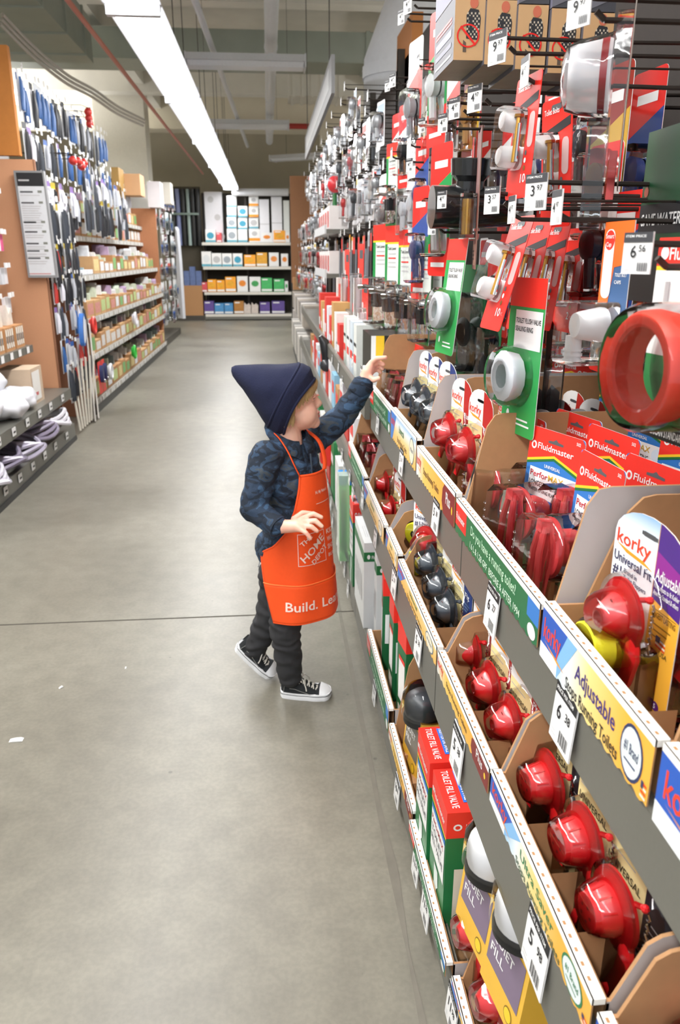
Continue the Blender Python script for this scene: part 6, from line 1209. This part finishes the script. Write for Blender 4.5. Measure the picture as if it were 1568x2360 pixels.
# white column like cartons on top of the left units
for i, (px0, px1, y0_, y1_, Y, c, n) in enumerate([(255, 278, 385, 455, 8.6, '#a88448', 'upright brown carton on top of the long left unit'), (278, 325, 400, 450, 8.9, '#c79d74', 'open tan carton on top of the long left unit'), (338, 372, 418, 478, 11.0, '#e2dde2', 'white carton high on the far end of the left units'), (374, 395, 420, 470, 11.6, '#d4cfc4', 'pale striped carton high at the far left')]):
    a = onY(px0, y0_, Y); e = onY(px1, y1_, Y); b = MB(); b.box((0, 0, 0), (e.x-a.x, .3, a.z-e.z), mat(c, .7, var=.12, scale=6)); o = b.build('carton'); o.location = (a.x, Y, e.z); tag(o, n, 'box')
# ------------------------------------------------------------------ the child
def capsule_geo(p0, p1, r0, r1, n=16, sq=None):
    p0, p1 = Vector(p0), Vector(p1); d = p1-p0; L = d.length or 1e-5; ax = d/L; prof = []
    for k in range(6): a = -pi/2+pi/2*k/5*.999; prof.append((r0*sin(a), max(1e-4, r0*cos(a))))
    for k in range(1, 6): t_ = k/6; prof.append((L*t_, r0+(r1-r0)*t_))
    for k in range(6): a = pi/2*k/5*.999; prof.append((L+r1*sin(a), max(1e-4, r1*cos(a))))
    return prof, p0, ax
def union(name, caps, ells, voxel, mat_, parent=None, smooth=6, disp=None, n=16):
    b = MB()
    for c in caps:
        prof, o, ax = capsule_geo(*c[:4]); b.lathe(prof, mat_, o=o, ax=ax, n=n, cap0=True, cap1=True)
    for (c, r, M) in ells:
        b.T = Matrix.Translation(Vector(c)) @ (M.to_4x4() if M is not None else Matrix.Identity(4)); b.ball((0, 0, 0), 1, mat_, 24, r); b.T = Matrix.Identity(4)
    o = b.build('raw'); bm = bmesh.new(); bm.from_mesh(o.data); bmesh.ops.remove_doubles(bm, verts=bm.verts, dist=1e-5); bmesh.ops.recalc_face_normals(bm, faces=bm.faces); bm.to_mesh(o.data); bm.free()
    m = o.modifiers.new('r', 'REMESH'); m.mode = 'VOXEL'; m.voxel_size = voxel
    s_ = o.modifiers.new('s', 'SMOOTH'); s_.factor = .5; s_.iterations = smooth
    bpy.context.view_layer.update(); me = bpy.data.meshes.new_from_object(o.evaluated_get(bpy.context.evaluated_depsgraph_get())); bpy.data.objects.remove(o)
    me.name = name; me.materials.clear(); me.materials.append(mat_)
    if disp:
        ns = [v.normal.copy() for v in me.vertices]
        for v, q in zip(me.vertices, ns): v.co += q*disp(v.co)
    me.polygons.foreach_set('use_smooth', [True]*len(me.polygons)); me.update()
    ob = bpy.data.objects.new(name, me); COL.objects.link(ob)
    if parent: ob.parent = parent
    return ob
P = onY
yw = radians(10); Fh = Vector((cos(yw), sin(yw), 0)); Uh = Vector((0, 0, 1)); Sh = Fh.cross(Uh)
HC = Vector((.036, 2.06, .895))
def hp(f, s, u): return HC+Fh*f+Sh*s+Uh*u
HM = Matrix((Fh, Sh, Uh)).transposed()
FB = Vector((.7071, -.7071, 0)); SB = Vector((-.7071, -.7071, 0)); BM = Matrix((FB, SB, Vector((0, 0, 1)))).transposed()
BC_ = Vector((.05, 2.055, 0))
def bp(f, s, z): return BC_+FB*f+SB*s+Vector((0, 0, z))
SK = skin_mat()
# joints
shR, elR, wrR = P(612, 1052, 1.985), P(585, 1172, 1.955), P(642, 1214, 1.90)
shL, elL, wrL = P(724, 1012, 2.145), P(790, 962, 2.18), P(838, 886, 2.17)
hiR, knR, anR = P(662, 1335, 2.01), P(658, 1450, 1.985), P(668, 1552, 2.01)
hiL, knL, anL = P(645, 1330, 2.09), P(622, 1425, 2.10), P(585, 1500, 2.125)
caps = [(hp(-.005, 0, -.06), BC_+Vector((0, 0, .70)), .040, .042), (shR, elR, .034, .028), (elR, wrR, .028, .020), (shL, elL, .034, .028), (elL, wrL, .028, .020),
        (hiR, knR, .046, .036), (knR, anR, .036, .026), (hiL, knL, .046, .036), (knL, anL, .036, .026), (shR, shL, .034, .034), (bp(0, 0, .70), bp(0, 0, .45), .062, .068), (anR, Vector((.05, 2.015, .03)), .02, .014), (anL, P(575, 1508, 2.135), .02, .014), (hiR, hiL, .05, .05)]
# face
caps += [(hp(.070, 0, .008), hp(.093, 0, -.026), .0085, .0095), (hp(.086, .006, -.030), hp(.086, -.006, -.030), .0085, .0085),
         (hp(.082, .013, -.051), hp(.089, 0, -.049), .0045, .0062), (hp(.082, -.013, -.051), hp(.089, 0, -.049), .0045, .0062), (hp(.080, .012, -.060), hp(.087, 0, -.0615), .0045, .0068), (hp(.080, -.012, -.060), hp(.087, 0, -.0615), .0045, .0068),
         (hp(.062, .03, .014), hp(.076, .008, .016), .010, .008), (hp(.062, -.03, .014), hp(.076, -.008, .016), .010, .008)]
ells = [(hp(0, 0, -.002), (.082, .068, .064), HM), (hp(.026, 0, -.028), (.058, .054, .056), HM), (hp(.078, 0, -.077), (.018, .022, .017), HM), (hp(.042, 0, -.064), (.050, .045, .032), HM),
        (hp(.046, .025, -.046), (.035, .031, .038), HM), (hp(.046, -.025, -.046), (.035, .031, .038), HM), (hp(.056, 0, .022), (.026, .048, .030), HM),
        (hp(-.008, .066, -.020), (.012, .007, .020), HM), (hp(-.008, -.066, -.020), (.012, .007, .020), HM)]
# hands
def hand(wr, palm, tips, pw, r0=.0088):
    out = [(wr, palm, .019, .0165)]
    for kn, mid, tip, r in tips:
        kn, mid, tip = Vector(kn), Vector(mid), Vector(tip); out += [(palm*.55+kn*.45, kn, .013, r*1.12), (kn, mid, r*1.05, r), (mid, tip, r, r*.82)]
    return out
palR = P(684, 1212, 1.885)
caps += hand(wrR, palR, [(P(700, 1194, 1.905), P(722, 1184, 1.905), P(741, 1192, 1.90), .0072), (P(706, 1202, 1.89), P(727, 1200, 1.885), P(742, 1213, 1.88), .0074), (P(704, 1212, 1.878), P(718, 1214, 1.868), P(731, 1224, 1.865), .0070), (P(696, 1222, 1.868), P(706, 1228, 1.86), P(716, 1241, 1.858), .0062), (P(678, 1196, 1.915), P(698, 1182, 1.925), P(716, 1183, 1.925), .0076)], 0)
palL = P(847, 858, 2.170)
caps += hand(wrL, palL, [(P(856, 836, 2.170), P(868, 826, 2.160), P(889, 824, 2.150), .0074), (P(860, 842, 2.180), P(872, 834, 2.175), P(884, 840, 2.165), .0072), (P(861, 848, 2.190), P(874, 842, 2.190), P(882, 850, 2.180), .0068), (P(860, 856, 2.200), P(870, 851, 2.200), P(877, 859, 2.195), .0060), (P(852, 868, 2.160), P(862, 876, 2.150), P(873, 872, 2.140), .0078)], 0)
child = union('person', caps, ells, .0024, SK, None, 3)
tag(child, 'small child in a navy beanie and orange apron reaching up to the red flapper packs', 'person')
# face colouring: lips, cheek, eyes
LIP = mat('#c9726a', .4); b = MB()
for (u, r) in ((-.0515, .0046), (-.0600, .0052)):
    pts = [hp(.0838+.008*(1-(k/3)**2), .0045*k, u+(.001 if u > -.055 else -.001)*(1-abs(k)/3)) for k in range(-3, 4)]
    b.tube(pts, r, LIP, 8, rs=[.0016, r*.65, r*.85, r, r*.85, r*.65, .0016])
b.build('lips', child)
for s_ in (1, -1):
    b = MB(); c = hp(.0625, .0265*s_, -.0045); b.ball(c, .0105, mat('#e9e6e0', .25), 16); 
    ax = (Fh*.85+Sh*.35*s_+Vector((0, 0, .08))).normalized(); b.lathe([(.0098, .0048), (.0106, .0042), (.0110, 0)], mat('#54483c', .3), o=c, ax=ax, n=16); b.lathe([(.0109, .0020), (.0113, 0)], INK, o=c, ax=ax, n=12); b.build('eye', child)
    b = MB(); pts = [c+Fh*(.0105*cos(t_)+.001)+Sh*s_*(.0118*sin(t_))+Vector((0, 0, .0045-.0035*abs(sin(t_)))) for t_ in [-.9+.3*k for k in range(8)]]; b.tube(pts, .0032, SK, 8); b.tube([p+Vector((0, 0, -.0030))+Fh*.0016 for p in pts], .0010, mat('#4d3a2c', .7), 5)
    pts = [c+Fh*(.0105*cos(t_)+.0005)+Sh*s_*(.0118*sin(t_))+Vector((0, 0, -.0075+.003*abs(sin(t_)))) for t_ in [-.9+.3*k for k in range(8)]]; b.tube(pts, .0028, SK, 8); b.build('eyelid', child)
    b = MB(); pts = [hp(.0795-.0016*k*k*.5, (.013+.007*k)*s_, .0185+.0016*math.sin(k*.9)) for k in range(5)]; b.tube(pts, .0018, mat('#b08a5c', .8), 6, rs=[.0012, .0018, .0018, .0014, .0006]); b.build('eyebrow', child)
# hair
HAIR = mat('#a98a5c', .6, var=.25, scale=90); b = MB(); rh = random.Random(5)
for k in range(95):
    s_ = rh.choice([1, 1, -1]); a = rh.uniform(.15, 1.35)
    rr_ = (.083, .071); f0 = rr_[0]*cos(a)*.99; s0 = rr_[1]*sin(a)*.97*s_; top = .044-.034*(a/1.35)
    p0 = hp(f0, s0, top+.002); ln = rh.uniform(.010, .018)+.020*(a/1.35)**1.5
    p1 = hp(f0*1.03+.002, s0*1.03, top-.3*ln); p2 = hp(f0*1.00+rh.uniform(-.004, .004)+.002, s0*1.035, top-ln)
    b.tube([p0, p1, p2], .002, HAIR, 5, rs=[.0034, .0030, .0006])
for k in range(60):
    u = rh.uniform(-.06, .01); f0 = -.015-.03*rh.random()-(.0); p0 = hp(f0+.03, .060, u+.012); b.tube([p0, hp(f0+.028, .062, u-.004), hp(f0+.026, .060, u-.018)], .002, HAIR, 5, rs=[.003, .0028, .0006])
b.build('hair', child)
# beanie: lofted from brim to tip
KNIT = mat('#141a38', .95, var=.18, scale=350, bump=.6)
sec = [((725, 872), (652, 1004), .078), ((717, 846), (634, 1006), .086), ((700, 838), (622, 992), .090), ((690, 838), (616, 982), .087), ((684, 838), (612, 976), .0885), ((655, 839), (592, 944), .084), ((622, 840), (574, 916), .070), ((590, 839), (560, 896), .052), ((562, 841), (546, 880), .032), ((542, 842), (536, 866), .017), ((534, 846), (533, 856), .007)]
b = MB(); N = 36; rings = []; HAX = Vector((-.80, 0, .60))
for i, (pt, pb, w_) in enumerate(sec):
    A_ = P(*pt, 2.06); B_ = P(*pb, 2.06); c = (A_+B_)/2; u = (A_-B_)/2; rg = []
    for k in range(N):
        a = 2*pi*k/N; rg.append(c+u*cos(a)+Vector((0, -w_*sin(a), 0))+HAX*(.020*sin(a)**2*max(0, 1-i/6)))
    rings.append(rg)
vs = []; fs = []
DN = 4
def lerp_rings(t_):
    i = min(int(t_), len(rings)-2); f = t_-i; return [rings[i][k].lerp(rings[i+1][k], f) for k in range(N)]
M_ = (len(rings)-1)*DN+1
for j in range(M_):
    rg = lerp_rings(j/DN)
    for k, p in enumerate(rg):
        q = noise.noise(p*26)*.004*min(1, j/16); vs.append(p+Vector((0, 0, 0)).lerp(p-rings[min(j//DN, len(rings)-1)][0].lerp(rings[min(j//DN, len(rings)-1)][N//2], .5), q*12))
for j in range(M_-1):
    for k in range(N): fs.append((j*N+k, j*N+(k+1) % N, (j+1)*N+(k+1) % N, (j+1)*N+k))
b.add(vs, fs, KNIT, True); b.add(rings[-1], [tuple(range(N))], KNIT, True)
inner = [p.lerp((rings[0][0]+rings[0][N//2])/2, .06) for p in rings[0]]; b.add([*rings[0], *inner], [(k, (k+1) % N, N+(k+1) % N, N+k) for k in range(N)], KNIT, True)
ob = b.build('beanie', child); sm = ob.modifiers.new('sub', 'SUBSURF'); sm.levels = 1; sm.render_levels = 1
b = MB(); b.tube([p for p in rings[3]]+[rings[3][0], rings[3][1]], .0035, KNIT, 8); b.tube([p for p in rings[0]]+[rings[0][0], rings[0][1]], .004, KNIT, 8); b.build('fold_ridge', ob)
# shirt
CAMO = camo_mat()
def folds(s): return lambda co: .0028*noise.noise(Vector((co.x*s, co.y*s, co.z*s*1.6)))+.0016*noise.noise(Vector((co.x*s*2.3, co.y*s*2.3, co.z*s*3)))+.0012*sin(90*(co.x+.6*co.z)+6*noise.noise(co*12))
cufR = elR.lerp(wrR, .93); cufL = elL.lerp(wrL, .98)
scaps = [(shR, elR, .044, .038), (elR, cufR, .038, .027), (shL, elL, .044, .038), (elL, cufL, .038, .030), (shR+Vector((0, 0, -.004)), shL+Vector((0, 0, -.004)), .042, .040), (cufR-(cufR-elR)*.22, cufR, .030, .0285), (cufL-(cufL-elL)*.2, cufL, .031, .030)]
sell = [(bp(0, 0, .665), (.074, .096, .11), BM), (bp(-.002, 0, .55), (.078, .090, .12), BM), (bp(-.012, .02, .47), (.078, .095, .07), BM), (bp(-.006, 0, .735), (.050, .07, .035), BM)]
shirt = union('camo_shirt', scaps, sell, .004, CAMO, child, 5, folds(30)); 
b = MB()
for s_ in (1, -1):   # collar leaves
    c = hp(.0, 0, -.10); ring_ = []
    pts = [BC_+Vector((-.008, 0, 0))+FB*(.047*cos(a))+SB*(.050*sin(a)*s_)+Vector((0, 0, .808-.030*cos(a))) for a in [.12+.36*k for k in range(9)]]
    out = [BC_+Vector((-.008, 0, 0))+FB*(.064*cos(a)+.004)+SB*(.070*sin(a)*s_)+Vector((0, 0, .782-.046*cos(a)-(.012 if k == 0 else 0))) for k, a in enumerate([.12+.36*k for k in range(9)])]
    b.add(pts+out, [(k, k+1, 9+k+1, 9+k) for k in range(8)], CAMO, True)
ob = b.build('collar', shirt); so = ob.modifiers.new('thick', 'SOLIDIFY'); so.thickness = .004
for c0, c1, r in ((elR, cufR, .029), (elL, cufL, .031)):
    d = (c1-c0).normalized(); b = MB(); b.tube([c1-d*.030, c1-d*.024, c1+d*.006, c1+d*.008], r, CAMO, 20, caps=False, rs=[r*.98, r*1.05, r*1.04, r*.86]); ob = b.build('cuff', shirt); so = ob.modifiers.new('thick', 'SOLIDIFY'); so.thickness = .003
b = MB(); pts = [bp(.068+.004*sin(z*30), -.004, z) for z in (.60, .64, .68, .72, .745)]; b.tube(pts, .0025, mat('#3a4654', .8), 6); b.build('button_placket', shirt)
# jeans
JEAN = mat('#2b2b2e', .85, var=.4, scale=26, bump=.3)
jc = [(hiR, knR, .058, .046), (knR, anR, .045, .036), (hiL, knL, .058, .044), (knL, anL, .043, .034), (hiR, hiL, .06, .06), (anR+Vector((0, 0, .012)), anR+Vector((0, 0, -.004)), .037, .037)]
jel = [(bp(-.02, .0, .42), (.072, .088, .09), BM), (bp(-.035, .02, .38), (.06, .07, .06), BM)]
jeans = union('jeans', jc, jel, .004, JEAN, child, 5, lambda co: .003*noise.noise(Vector((co.x*22, co.y*22, co.z*60)))+.0022*sin(co.z*150+5*noise.noise(co*20)))
b = MB(); b.tube([bp(-.085, .03, .42), bp(-.082, .055, .415), bp(-.06, .083, .41)], .0016, mat('#6d6d72', .8), 5); b.tube([bp(-.085, .03, .40), bp(-.082, .055, .395), bp(-.06, .083, .39)], .0012, mat('#6d6d72', .8), 5); b.build('pocket_stitching', jeans)
# apron
ORNG = mat('#f2500f', .75, var=.05, scale=120, bump=.15); AWH = mat('#f3ddd2', .7)
def AB(z):
    K = [(.24, .122, .120), (.34, .116, .117), (.47, .108, .106), (.58, .099, .096), (.66, .090, .088), (.72, .082, .082)]
    for (z0, a0, b0), (z1, a1, b1) in zip(K, K[1:]):
        if z <= z1 or z1 == K[-1][0]: t_ = (z-z0)/(z1-z0); return a0+(a1-a0)*t_, b0+(b1-b0)*t_
def AP(a, z, off=0):
    A_, B_ = AB(z); w_ = .0022*sin(7*a+9*z)*(1 if z < .6 else .3); return BC_+FB*((B_+off+w_)*cos(a))+SB*((A_+off+w_)*sin(a))+Vector((0, 0, z))
def amax(z):
    K = [(.24, 1.22), (.33, 1.42), (.46, 1.72), (.475, 1.70), (.50, 1.30), (.54, .98), (.60, .74), (.66, .60), (.70, .56)]
    for (z0, a0), (z1, a1) in zip(K, K[1:]):
        if z <= z1: t_ = (z-z0)/(z1-z0); return a0+(a1-a0)*t_
    return .56
def sheet(z0, z1, off, nz=44, na=44, hem=0, m=ORNG, zc=.0):
    vs = []; 
    for j in range(nz+1):
        z = z0+(z1-z0)*j/nz; am = amax(z)
        for k in range(na+1):
            a = -am+2*am*k/na; zz = z
            if j == 0: zz = z+hem*max(0, abs(a)-.9)
            vs.append(AP(a, zz, off))
    return vs, [(j*(na+1)+k, j*(na+1)+k+1, (j+1)*(na+1)+k+1, (j+1)*(na+1)+k) for j in range(nz) for k in range(na)]
b = MB(); b.add(*sheet(.280, .695, .004), ORNG, True); ap = b.build('apron', child); so = ap.modifiers.new('thick', 'SOLIDIFY'); so.thickness = .0018
b = MB(); b.add(*sheet(.277, .392, .0075, nz=12), ORNG, True); po = b.build('apron_pocket', ap); so = po.modifiers.new('thick', 'SOLIDIFY'); so.thickness = .0016
b = MB()
for s_ in (1, -1): b.tube([AP(s_*amax(z), z, .005) for z in [.280+.415*k/40 for k in range(41)]], .0028, ORNG, 6)
b.tube([AP(-.56+1.12*k/20, .695, .005) for k in range(21)], .003, ORNG, 6); b.tube([AP(-amax(.392)+2*amax(.392)*k/40, .392, .009) for k in range(41)], .0018, mat('#ff7a3a', .7), 5); b.tube([AP(-amax(.28)+2*amax(.28)*k/40, .279, .007) for k in range(41)], .0026, ORNG, 6); b.build('binding', ap)
def ribbon(pts, wd, m, name, parent, sides):
    b = MB(); n = len(pts); vs = []
    for p, sd in zip(pts, sides): vs += [Vector(p)-sd*wd/2, Vector(p)+sd*wd/2]
    b.add(vs, [(2*i, 2*i+1, 2*i+3, 2*i+2) for i in range(n-1)], m, True); o = b.build(name, parent); so = o.modifiers.new('thick', 'SOLIDIFY'); so.thickness = .002; so.offset = 0; return o
st = [AP(.56, .694, .006), bp(.070, .062, .725), bp(.050, .066, .762), bp(.018, .062, .790), bp(-.02, .052, .806), bp(-.052, .03, .815), bp(-.060, .0, .817)]
ribbon(cr_pts(st, 5), .012, ORNG, 'neck_strap', ap, [(SB*.6+FB*.5).normalized()]*len(cr_pts(st, 5)))
st = [AP(-.56, .694, .006), bp(.068, -.060, .72), bp(.050, -.062, .762), bp(.02, -.056, .786), bp(-.02, -.05, .80)]
ribbon(cr_pts(st, 5), .012, ORNG, 'neck_strap', ap, [(SB*.9-FB*.4).normalized()]*len(cr_pts(st, 5)))
st = [AP(1.70, .468, .004), bp(-.05, .098, .466), bp(-.08, .06, .462), bp(-.088, .0, .46)]
ribbon(cr_pts(st, 5), .010, ORNG, 'waist_tie', ap, [Vector((0, 0, 1))]*len(cr_pts(st, 5)))
def apx(off, ph=0): return lambda X, Z: AP(-X/.112-ph, Z, off)
b = MB(); b.text('Build. Learn.', -.018, .318, .028, AWH, width=.190, align='c', fn=apx(.0112)); b.build('lettering', po)
b = MB(); fn = apx(.0072)
ro = radians(38)
def dtext(s, cx_, cz_, hh, wd): b.text(s, cx_-wd/2*cos(ro)+hh/2*sin(ro), cz_-wd/2*sin(ro)-hh/2*cos(ro), hh, AWH, width=wd, rot=ro, fn=fn)
LX, LZ = -.033, .492
dtext('HOME', LX+.002, LZ+.000, .022, .092); dtext('THE', LX-.020, LZ+.026, .013, .040); dtext('DEPOT', LX+.022, LZ-.021, .015, .066)
for (x0, z0, x1, z1) in ((-.045, -.045, .045, -.0435), (-.045, .0435, .045, .045), (-.045, -.045, -.0435, .045), (.0435, -.045, .045, .045)):
    nq = 10
    for q in range(nq):
        u0, u1 = x0+(x1-x0)*q/nq, x0+(x1-x0)*(q+1)/nq
        b.add([fn(LX+u0, LZ+z0), fn(LX+u1, LZ+z0), fn(LX+u1, LZ+z1), fn(LX+u0, LZ+z1)], [(0, 1, 2, 3)], AWH)
for k, (s, hh) in enumerate((('KIDS', .014), ('WORK', .014), ('SHOPS', .014), ('BUILD', .010))): b.text(s, LX+.056, LZ+.028-.022*k, hh, AWH, width=.045, fn=fn)
b.text('Hi, My Name Is', -.012, .640, .009, AWH, width=.062, fn=fn)
for q in range(10): x0 = -.012+.007*q; b.add([fn(x0, .612), fn(x0+.007, .612), fn(x0+.007, .6135), fn(x0, .6135)], [(0, 1, 2, 3)], AWH)
b.build('logo_print', ap)
# shoes
CANV = mat('#1d2023', .9, var=.2, scale=300, bump=.3); RUBW = mat('#e8e9ec', .5)
def shoe(name, loc, rot, label):
    t = MB(); L_ = .150
    def hw(x):   # half width along the length
        q = x/L_; return .024+.0085*sin(pi*min(1, max(0, q*1.05)))+(.004 if q > .55 else 0)*sin(pi*(q-.55)/.45) if q < .86 else (.0305)*math.sqrt(max(.0, 1-((q-.86)/.14)**2))
    def hwb(x): q = x/L_; return hw(x)*(math.sqrt(max(0, 1-((.08-q)/.08)**2)) if q < .08 else 1)
    xs = [L_*k/40 for k in range(41)]; ol = [(x, -hwb(x)) for x in xs]+[(x, hwb(x)) for x in reversed(xs)]
    o = MB(); n = len(ol)
    for z0, z1, g, m in ((0, .005, .001, RUBW), (.005, .015, .0025, RUBW), (.015, .0165, .003, INK), (.0165, .021, .0022, RUBW)):
        vs = [(x+(g if x > L_/2 else -g), y*(1+g*25), z) for z in (z0, z1) for x, y in ol]
        o.add(vs, [(i, (i+1) % n, n+(i+1) % n, n+i) for i in range(n)]+[tuple(reversed(range(n))), tuple(range(n, 2*n))], m, True)
    sole_ = o
    def top(x): q = x/L_; return .062-.004*sin(pi*q*3) if q < .30 else (.060-.9*(q-.30)*.045/.5 if q < .72 else .0395-.020*((q-.72)/.28)**1.8)
    def upper(x0, x1, m, g=0, open_=True):
        u = MB(); K = 18; X = [x0+(x1-x0)*k/14 for k in range(15)]; vs = []
        for x in X:
            w_ = max(.002, hwb(x)+g); h_ = top(x)+g-.015
            for k in range(K+1):
                a = pi*k/K; e_ = .75; c_, s_ = cos(a), sin(a); vs.append((x+g*(1 if x > L_*.5 else 0), -w_*math.copysign(abs(c_)**e_, c_)*(1-.12*s_), .015+h_*abs(s_)**.8))
        u.add(vs, [(i*(K+1)+k, i*(K+1)+k+1, (i+1)*(K+1)+k+1, (i+1)*(K+1)+k) for i in range(14) for k in range(K)], m, True); return u
    root = upper(.002, L_-.001, CANV).build(name, child); root.location = loc; root.rotation_euler = rot
    sole_.build('sole', root); upper(.118, L_+.0005, RUBW, .0012).build('toe_cap', root)
    b = MB()
    for i in range(5):
        x = .055+.0125*i; z = top(x)+.0015; w_ = .014
        b.tube([(x, -w_, z-.006), (x+.003, -w_*.5, z), (x+.006, w_*.5, z), (x+.008, w_, z-.006)], .0021, mat('#c9c5bb', .8), 6); b.tube([(x, w_, z-.006), (x+.003, w_*.5, z+.001), (x+.006, -w_*.5, z+.001), (x+.008, -w_, z-.006)], .0021, mat('#c9c5bb', .8), 6)
        for s_ in (-1, 1): b.lathe([(0, .0028), (.001, .0018)], CHROME, o=(x+.003, s_*(w_+.003), z-.0075), ax=(0, s_*.6, .8), n=8, cap1=True)
    zt = top(.055)
    for s_ in (-1, 1):
        b.tube([(.056, 0, zt+.003), (.050, s_*.012, zt+.014), (.058, s_*.026, zt+.010), (.066, s_*.020, zt-.001), (.058, s_*.004, zt+.004)], .0018, mat('#d3cfc6', .8), 6); b.tube([(.058, 0, zt+.003), (.07, s_*.018, zt+.006), (.08, s_*.032, zt-.012), (.082, s_*.034, zt-.022)], .0017, mat('#d3cfc6', .8), 6)
    b.build('laces', root)
    b = MB(); b.tube([(x, -hwb(x)-.0012, top(x)*.62) for x in [.03+.008*k for k in range(9)]], .0007, mat('#9a9a96', .8), 4); b.tube([(.012+.001*k, -hwb(.03)*.98, .022+.006*k) for k in range(5)], .0007, mat('#9a9a96', .8), 4); b.build('stitching', root)
    return root
sh = shoe('sneaker', (.004, 2.03, .0), (0, 0, radians(-11)), '')
a = P(556, 1500, 2.135); sh2 = shoe('sneaker', (a.x-.014, 2.145, .108), (radians(10), radians(42), radians(-14)), '')
